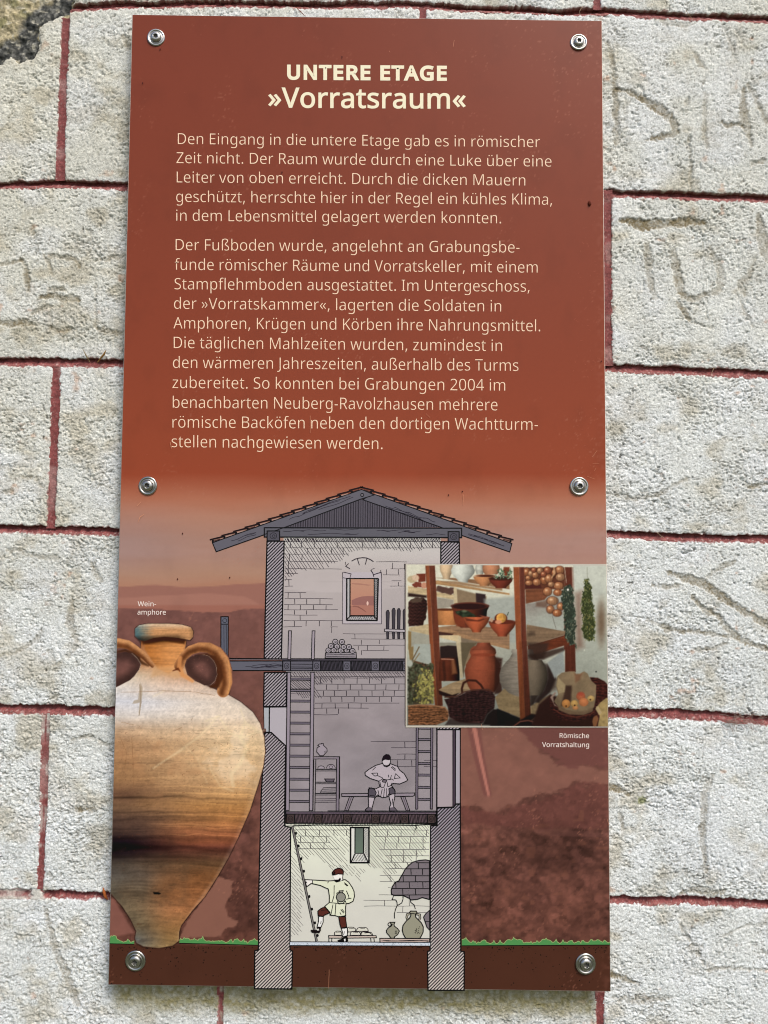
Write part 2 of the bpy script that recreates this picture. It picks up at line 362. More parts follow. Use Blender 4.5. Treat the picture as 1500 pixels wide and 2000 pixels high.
def joint_h(i):
    xs = axis(-430, 1950, ((-15, 1515),) if i == 0 else XD, 1.7)
    hw = JW[i]+3.0; vs = np.linspace(-hw, hw, 15)
    X, Vv = np.meshgrid(xs, vs); Y = jy(i, X)+Vv; t = (Vv+hw)/(2*hw)
    n = fbm(X/8, Y/7, 120+i, 3)
    sh = 0.75+.35*fbm(X/60, X*0+i*3, 130, 2)
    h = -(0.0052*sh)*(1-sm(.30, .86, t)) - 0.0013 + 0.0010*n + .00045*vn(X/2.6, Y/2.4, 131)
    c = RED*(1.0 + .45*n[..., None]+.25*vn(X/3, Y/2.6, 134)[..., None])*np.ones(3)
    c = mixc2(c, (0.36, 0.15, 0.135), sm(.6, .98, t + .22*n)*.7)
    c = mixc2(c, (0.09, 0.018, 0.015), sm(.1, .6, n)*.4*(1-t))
    sp = sm(.45, .75, vn(X/2.8, Y/2.4, 133)+.2*n)*sm(.3, .8, t); c = mixc2(c, (.5, .36, .33), sp*.7)
    keep = None
    if i == 0:
        keep = poly_sd(X, Y, STONE) > 0
    if i == 5:
        br = sm(54, 66, X+6*vn(X/5,Y/5,160))*sm(90, 78, X+6*vn(X/5,Y/5,160)); h = h*(1-br)+br*(.0002*n); c = mixc2(c, (.58, .57, .53), br)
        lf = sm(65, 40, X); h = h*(1-.5*lf); c = mixc2(c, (.58, .55, .50), lf*np.clip(.45+.6*n+.5*sm(.2,.8,np.abs(t-.5)*2), 0, 1))
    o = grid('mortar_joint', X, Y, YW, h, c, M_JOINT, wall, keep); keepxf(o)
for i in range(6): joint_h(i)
def joint_v(key):
    pts, hw = VJ[key]; y0, y1 = pts[0][1], pts[-1][1]
    vis = any(a <= pts[0][0] <= b for a, b in XD) or key[0] == 6
    ys = axis(y0-2, y1+2, ((-15, 2015),) if vis else (), 1.9, 25); hw2 = hw+2.5
    us = np.linspace(-hw2, hw2, 11); U, Y = np.meshgrid(us, ys); X = vx(key, Y, 0)+U
    n = fbm(X/7, Y/8, 140, 3)
    h = -0.0014 + 0.0005*n + .00025*vn(X/2.6, Y/2.6, 141) + 0.0004*(np.abs(U)/hw)**2
    c = RED*(1.05 + .34*n[..., None])*np.ones(3)
    c = mixc2(c, (.42, .27, .25), sm(.1, .7, vn(X/17, Y/23, 143))*.45 + sm(.55, .8, vn(X/2.4, Y/2.4, 144))*.35)
    if key == (5,0):                                     # worn away at its upper end and in patches
        wn = np.clip(sm(1470, 1400, Y)*.55 + .5*sm(.3, .7, vn(X/9, Y/14, 145)), 0, 1)*sm(1, 4, np.abs(U)+1.5*n+1.0)
        c = mixc2(c, (.56, .55, .50), wn)
    if key == (6,0):
        wn = sm(.0, .5, vn(X/9, Y/12, 146)+.2); c = mixc2(c, (.48, .45, .36), wn*.7)
    o = grid('mortar_joint', X, Y, YW, h, c, M_JOINT, wall); keepxf(o)
for k in VJ: joint_v(k)
# broken corner: bare rubble stone
xs = axis(-430, 152, ((-15, 152),), 1.7); ys = axis(-430, 330, ((-15, 140),), 1.7)
X, Y = np.meshgrid(xs, ys); sdv = poly_sd(X, Y, STONE)
n = fbm(X/13, Y/11, 150, 4, .6)
h = -0.0062 + 0.0028*fbm(X/38, Y/30, 151, 2) + 0.0021*n + 0.0007*fbm(X/4, Y/3.6, 152, 2)
b = sdv + 8*fbm(X/16, Y/16, 153, 3); dk = sm(-47, -36, b)*sm(-1, -6, b)
c = mixc((.47, .41, .27), (.30, .26, .15), sm(-.4, .5, n)); c = c*(1+.3*vn(X/4, Y/4, 154))[..., None]
g = mixc((.040, .042, .040), (.22, .22, .20), sm(-.35, .75, fbm(X/7, Y/7, 155, 3)))
c = mixc2(c, (.19, .19, .08), sm(.1, .5, fbm(X/21, Y/21, 156, 2))*.6)
c = c*(1-dk[..., None]) + g*dk[..., None]; h = h - dk*.0008
lt = sm(.35, .55, fbm(X/10, Y/8, 157, 2)); c = mixc2(c, (.6, .57, .46), lt*.55)
o = grid('exposed_stone', X, Y, YW, h, c, M_STONE, wall, sdv < 14, 'bare tan and dark grey rubble where the plaster corner has broken off'); keepxf(o)

# ------------------------------------------------------------------ the panel: a printed sheet on six screws
PC = [(258,28), (1176,40), (1193,1937), (211,1924)]          # corners, clockwise from the top left
def pxl(Y): return np.interp(Y, [28,1924], [258,211])
def pxr(Y): return np.interp(Y, [40,1937], [1176,1193])
BK = [(0,(124,60,42)),(150,(128,62,43)),(400,(130,63,43)),(700,(138,66,44)),(880,(146,70,46)),(925,(148,70,46)),(945,(158,86,62)),(975,(172,110,86)),
      (1010,(174,126,106)),(1050,(168,131,117)),(1085,(168,130,116)),(1120,(172,134,114)),(1143,(172,126,104))]
def discs(X, Y, cell, seed, rmin=.25, rmax=.6):
    """scattered sharp-edged round patches, tone -1..1"""
    gx, gy = np.floor(X/cell), np.floor(Y/cell); out = np.zeros(np.shape(X)); best = np.full(np.shape(X), -9.)
    for dx in (-1, 0, 1):
        for dy in (-1, 0, 1):
            ix, iy = gx+dx, gy+dy; cx = (ix+.5+.5*_h(ix, iy, seed))*cell; cy = (iy+.5+.5*_h(ix, iy, seed+1))*cell
            r = cell*(rmin+(rmax-rmin)*(.5+.5*_h(ix, iy, seed+2))); pr = _h(ix, iy, seed+3); v = _h(ix, iy, seed+4)
            k = sm(1.2, -1.2, np.hypot(X-cx, (Y-cy)*1.15)-r+cell*.12*vn(X/cell*3, Y/cell*3, seed+5))*(pr > best)
            out = out*(1-k)+v*k; best = np.where(k > .5, pr, best)
    return out
def bg(X, Y):
    """the printed background, seen colours 0..255"""
    ys = np.array([b[0] for b in BK], float); cs = np.array([b[1] for b in BK], float)
    Yw = Y + 3*vn(X/90, Y/30, 201)
    c = np.stack([np.interp(Yw, ys, cs[:,k]) for k in range(3)], -1)
    n1 = fbm(X/150, Y/18, 202, 3)
    c = c + (n1*5*sm(930, 1000, Y))[..., None]*np.array([.6,1,1.2])
    mv = sm(420, 240, X)*sm(960, 1040, Y)*sm(1140, 1080, Y); c = c + mv[..., None]*np.array([-6,0,6.])
    rt = sm(700, 1180, X)*sm(960, 1040, Y); c = c + rt[..., None]*np.array([2,0,2.])
    # hills
    e1 = 1143 - 3*sm(380,470,X)+ 4*vn(X/60, X*0, 203) + 22*sm(560, 930, X)*0
    h1 = sm(-1.2, 1.2, Y-e1); c = mixc2(c, (152,106,94), h1)
    e2 = 1163 + 5*vn(X/80, X*0, 204) + 25*sm(470, 530, X); h2 = sm(-1.5, 1.5, Y-e2)*sm(1186, 1182, Y+2*vn(X/30,X*0,205)); c = mixc2(c, (164,116,102), h2*.9)
    c = mixc2(c, (156,104,90), sm(1180,1184,Y)*1.0)
    e3 = np.interp(X, [200,240,300,360,395,450,470,520,900,1200], [1187,1188,1189,1193,1196,1196,1190,1188,1190,1186]) + .8*vn(X/9, X*0, 206)
    k = sm(-1, 1, Y-e3)
    t = np.clip((Y-1190)/640, 0, 1)
    low = mixc((124,84,77), (92,59,51), t**.8)
    def step(v, n): f = v*n; i = np.floor(f); return (i + sm(.5-.16, .5+.16, f-i))/n
    wx, wy = X+7*vn(X/12, Y/12, 230), Y+7*vn(X/12, Y/12, 231)
    q = step(fbm(wx/52, wy/40, 207, 3)+.10*fbm(X/9, Y/9, 232, 2), 6); q2 = step(fbm(wx/19, wy/14, 208, 2), 4)
    lm = sm(1400, 1600, Y)*.6+.4
    rr_ = sm(895, 900, X)*sm(1560, 1600, Y); lm = lm+.25*rr_; low = low*(1 + 0.20*q*lm + 0.10*q2*lm + .05*vn(X/8, Y/7, 233)*lm + .13*discs(X, Y, 34, 240)*lm + .12*discs(X, Y, 15, 250)*lm + .08*discs(X, Y, 7, 260)*lm)[..., None]
    low = low + (np.clip(q, -1, 1)*4)[..., None]*np.array([1,.6,.2])
    c = c*(1-k[..., None]) + low*k[..., None]
    # right-hand landscape: pale slope, beam of light, dark wooded ridge
    r = sm(897, 900, X)
    sl = poly_sd(X, Y, [(895,1410),(1008,1418),(1040,1450),(1075,1475),(1090,1495),(1200,1502),(1200,1540),(1120,1528),(1090,1545),(1010,1565),(960,1585),(895,1575)]) + 13*fbm(X/24, Y/15, 210, 4)
    c = mixc2(c, np.array([138,95,83.])*(1+.05*fbm(X/24, Y/16, 219, 3)+.03*discs(X, Y, 18, 270))[..., None], sm(3, -3, sl)*r*.8)
    dk = poly_sd(X, Y, [(1006,1412),(1200,1412),(1200,1500),(1100,1497),(1080,1480),(1062,1462),(1030,1446)]) + 13*fbm(X/20, Y/13, 211, 4)
    c = mixc2(c, (112,71,66), sm(3, -3, dk)*r*.9)
    wd = poly_sd(X, Y, [(1200,1528),(1130,1532),(1080,1555),(1040,1570),(990,1585),(900,1575),(900,1615),(1200,1615)]) + 16*fbm(X/22, Y/14, 212, 4)
    c = mixc2(c, np.array([106,66,60.])*(1+.10*discs(X, Y, 13, 280)+.07*discs(X, Y, 6, 285))[..., None], sm(4, -3, wd)*r*.85)
    bm = np.abs(X-np.interp(Y, [1415,1480,1556], [924,936,953])) - np.interp(Y, [1415,1556], [13,8])
    c = mixc2(c, (116,72,68), sm(2, -2, bm)*sm(1560,1550,Y)*sm(1410,1416,Y)*r*.7)
    bm = np.abs(X-np.interp(Y, [1415,1480,1556], [925,938,955])) - np.interp(Y, [1415,1556], [4.5,2.5])
    c = mixc2(c, (176,116,103), sm(1.5, -1.5, bm)*sm(1560,1550,Y)*sm(1410,1416,Y)*r)
    tr = sm(.62, .75, vn(X/16, Y/9, 213))*sm(1560, 1580, Y)*sm(1840, 1800, Y)*r; c = mixc2(c, (124,80,66), tr*.5)
    bd = poly_sd(X, Y, [(1010,1625),(1035,1620),(1060,1632),(1200,1636),(1200,1628),(1060,1618)]); c = mixc2(c, (140,92,84), sm(2,-2,bd)*.35)
    c = c*(1-.16*sm(30, -20, np.hypot(X-1080, (Y-1655)*1.3)-60+16*fbm(X/18, Y/18, 214, 3))*r)[..., None]
    # pale field between amphora and tower, left foot
    pf = poly_sd(X, Y, [(425,1714),(440,1716),(454,1722),(452,1745),(441,1765),(444,1790),(465,1800),(462,1808),(440,1815),(430,1830),(350,1832),(365,1800),(400,1752)]) + 2.5*fbm(X/7, Y/7, 215, 2)
    c = mixc2(c, (134,92,79), sm(1.5, -1.5, pf))
    pf2 = poly_sd(X, Y, [(200,1755),(222,1755),(262,1822),(200,1834)]); c = mixc2(c, (138,92,82), sm(3,-3,pf2)*.8)
    # earth
    e = sm(1843.5, 1845.5, Y - 2.5*sm(380, 400, X)*(X<560)); c = mixc2(c, (77,47,37), e)
    c = c*(1+.02*vn(X/40, Y/40, 216)*e)[..., None]
    # scuffs and grime of the surface
    g = sm(.2, .8, fbm(X/70, Y/90, 217, 3)); c = c*(1-.035*g)[..., None]
    sc = sm(.62, .9, vn(X/2.8, Y/2.8, 218))*sm(.15, .7, vn(X/55, Y/60, 219)+.35*sm(1050, 1180, X)); c = mixc2(c, (176,118,98), sc*.40)
    stn = sm(.1, .8, fbm(X/42, Y/60, 221, 3)); c = c*(1-.03*stn)[..., None]
    ed = np.minimum(X-pxl(Y), pxr(Y)-X); sf = sm(26, 2, ed)*sm(.1, .7, vn(X/7, Y/5, 220))*sm(650, 1180, X+Y*0); c = mixc2(c, (162,104,90), sf*.22)
    return c
def panel_plane(X, Y, lev=0.0):
    return at(X, Y, 0.0)
pb = at(np.array([p[0] for p in PC]), np.array([p[1] for p in PC]), 0.0)
ctr = pb.mean(0)
# sheet with bevelled rim: front rim at y=0.0003 in from the outline
def quadcorners(shrink):
    out = []
    for p in pb:
        d = ctr - p; out.append(p + np.array([np.sign(d[0])*shrink, 0, np.sign(d[2])*shrink]))
    return np.array(out)
V = []; BV = 0.0006
for q, y in ((quadcorners(0), 0.003), (quadcorners(0), BV), (quadcorners(BV), 0.0)):
    for p in q: V.append((p[0], y, p[2]))
F = [(3,2,1,0)] + [(a, (a+1) % 4, 4+(a+1) % 4, 4+a) for a in range(4)] + [(4+a, 4+(a+1) % 4, 8+(a+1) % 4, 8+a) for a in range(4)]
panel = link('information_panel', raw_mesh('information_panel', V, F), M_EDGE)
panel['label'] = 'tall terracotta coloured information panel headed Untere Etage screwed to the wall'; panel['category'] = 'information board'
gx, gy = np.meshgrid(np.linspace(0, 1, 370), np.linspace(0, 1, 730))
q = quadcorners(BV)
top = q[0]+(q[1]-q[0])*gx[..., None]; bot = q[3]+(q[2]-q[3])*gx[..., None]; PP = top*(1-gy[..., None]) + bot*gy[..., None]
dv = (PP-CL) @ RM; PX = 750+FPX*dv[..., 0]/-dv[..., 2]; PY = 1000-FPX*dv[..., 1]/-dv[..., 2]
PP[..., 1] = 0.0
ny, nx = gx.shape; I = np.arange(ny*nx).reshape(ny, nx)
F = np.stack([I[1:, :-1], I[1:, 1:], I[:-1, 1:], I[:-1, :-1]], -1).reshape(-1, 4)
link('printed_face', raw_mesh('printed_face', PP.reshape(-1,3), F, ink(bg(PX, PY)).reshape(-1,3)), M_PRINT, panel)

# lathe with lobed recess for the screws
def lathe(prof, n, name, m, parent, lobes=0):
    V = []; F = []
    for k, (r, h) in enumerate(prof):
        for i in range(n):
            a = 2*math.pi*i/n; rr = r
            if lobes and k >= lobes: rr = r*(1+0.17*math.cos(6*a))
            V.append((rr*math.cos(a), -h, rr*math.sin(a)))
    for k in range(len(prof)-1):
        for i in range(n):
            j = (i+1) % n; F.append((k*n+i, k*n+j, (k+1)*n+j, (k+1)*n+i))
    V.append((0, -prof[-1][1], 0)); c = len(V)-1
    me = bpy.data.meshes.new(name); me.from_pydata(V, [], F+[((len(prof)-1)*n+i, (len(prof)-1)*n+(i+1) % n, c) for i in range(n)]); me.update()
    for p in me.polygons: p.use_smooth = True
    return me
def build_screw(px, py, rr, tilt, rot):
    p = at(px, py, 0.0); s = rr/17.5
    head = lathe([(5.3,0.6),(5.35,1.9),(5.2,2.5),(4.75,3.05),(4.0,3.5),(3.1,3.75),(2.45,3.8),(2.25,3.7),(2.1,2.2),(1.2,2.0)], 48, 'screw', M_STEEL, panel, 6)
    o = link('screw', head, M_STEEL, panel); o.scale = (0.001*s,)*3; o.location = p
    o.rotation_euler = (tilt[0], rot, tilt[1])
    head.materials.append(M_RECESS)
    for f in head.polygons:
        if f.index >= 48*7: f.material_index = 1
    wsh = lathe([(9.35,0.05),(9.4,0.5),(9.2,1.0),(8.7,1.45),(8.0,1.6),(7.3,1.35),(6.9,1.0),(6.6,0.95),(6.35,1.3),(6.0,1.5),(5.7,1.35),(5.5,0.9)], 64, 'washer', M_STEEL, o)
    wo = link('washer', wsh, M_STEEL, o)
    return o
for px, py, rr, tl, rt in ((305,74,17.5,(.03,.05),.3), (1130,83,17,(-.05,-.06),1.0), (289,949,18.3,(.02,-.03),.6),
                           (1131,950,18.3,(.0,.05),.1), (265,1876,19.2,(.05,.02),.8), (1143.5,1882,19.2,(-.04,.04),.4)):
    build_screw(px, py, rr, tl, rt)

# ------------------------------------------------------------------ vector print: flat inked shapes just proud of the sheet
LV = 0.000024
class Print:
    def __init__(s, name, parent, lev=1, label=None):
        s.n, s.par, s.lev, s.lab = name, parent, lev, label; s.V = []; s.F3 = []; s.C = []; s.k = 0; s.nv = 0
    def _add(s, P, tris, col, lev):
        y = -(s.lev+lev)*LV - (s.k % 13)*1.2e-6; s.k += 1
        P = np.asarray(P, float); W3 = at(P[:,0], P[:,1], 0.0); W3[:,1] = y
        s.V.append(W3); s.F3.append(np.asarray(tris)+s.nv); s.nv += len(P)
        s.C.append(np.tile(ink(col), (len(P), 1)))
    def poly(s, pts, col, lev=0):
        t = tessellate_polygon([[Vector((p[0], p[1], 0)) for p in pts]])
        if t: s._add(pts, t, col, lev)
        return s
    def grad(s, pts, c0, c1, lev=0):            # top to bottom tint on a quad list
        t = tessellate_polygon([[Vector((p[0], p[1], 0)) for p in pts]])
        s._add(pts, t, c0, lev); ys = np.array([p[1] for p in pts]); f = (ys-ys.min())/(np.ptp(ys)+1e-6)
        s.C[-1] = ink(np.asarray(c0)*(1-f[:,None])+np.asarray(c1)*f[:,None])
    def line(s, pts, w=2.0, col=(22,16,24), lev=1, close=False, taper=False):
        pts = [np.array(p, float) for p in pts]
        if close: pts = pts+[pts[0]]
        n = len(pts); L = []; R = []
        for i in range(n):
            a = pts[i-1] if i > 0 else (pts[-2] if close else None); b = pts[i+1] if i < n-1 else (pts[1] if close else None)
            d = np.zeros(2)
            if a is not None: v = pts[i]-a; d += v/(np.hypot(*v)+1e-9)
            if b is not None: v = b-pts[i]; d += v/(np.hypot(*v)+1e-9)
            d = d/(np.hypot(*d)+1e-9); nn = np.array([-d[1], d[0]])
            ref = (pts[i]-a) if a is not None else (b-pts[i]); ref = ref/(np.hypot(*ref)+1e-9)
            m = 1/max(.5, abs(nn[0]*-ref[1]+nn[1]*ref[0])); hw = w/2*m
            if taper and i in (0, n-1): hw *= .35
            L.append(pts[i]+nn*hw); R.append(pts[i]-nn*hw)
        P = L+R; T = []
        for i in range(n-1): T += [(i, n+i, n+i+1), (i, n+i+1, i+1)]
        s._add(P, T, col, lev); return s
    def ell(s, cx, cy, rx, ry, fill=None, w=1.6, col=(22,16,24), lev=0, n=18, a0=0, a1=2*math.pi):
        P = [(cx+rx*math.cos(a0+(a1-a0)*i/n), cy+ry*math.sin(a0+(a1-a0)*i/n)) for i in range(n+(abs(a1-a0) < 6.2))]
        if fill is not None: s.poly(P, fill, lev)
        if w: s.line(P, w, col, lev+1, close=abs(a1-a0) > 6.2)
        return s
    def hatch(s, pts, ang, pitch, w, col=(22,16,24), lev=1, jit=0.0, fade=None, brk=0):
        a = math.radians(ang); d = np.array([math.cos(a), math.sin(a)]); nrm = np.array([-d[1], d[0]])
        P = np.array(pts, float); c = P @ nrm; k = c.min()+pitch*.5
        while k < c.max():
            kk = k + (random.uniform(-jit, jit) if jit else 0); xs = []
            for i in range(len(P)):
                p, q = P[i], P[(i+1) % len(P)]; u, v = p@nrm-kk, q@nrm-kk
                if (u < 0) != (v < 0): xs.append((p+(q-p)*u/(u-v)) @ d)
            xs.sort()
            for i in range(0, len(xs)-1, 2):
                A, B = xs[i], xs[i+1]
                if fade: B = A+(B-A)*random.uniform(*fade)
                if B-A > 1:
                    if brk and B-A > 14 and random.random() < brk:
                        m = random.uniform(.35, .65); g = random.uniform(.02, .07); segs = [(A, A+(B-A)*(m-g)), (A+(B-A)*(m+g), B)]
                    else: segs = [(A, B)]
                    for A_, B_ in segs: s.line([d*A_+nrm*kk, d*B_+nrm*kk], w, col, lev)
            k += pitch
        return s
    def done(s, m=None):
        V = np.concatenate(s.V); F = np.concatenate(s.F3); C = np.concatenate(s.C)
        a, b, c = V[F[:,0]], V[F[:,1]], V[F[:,2]]; n = np.cross(b-a, c-a)[:,1]; F[n > 0] = F[n > 0][:, ::-1]
        return link(s.n, raw_mesh(s.n, V, F, C), m or M_INK, s.par, s.lab)

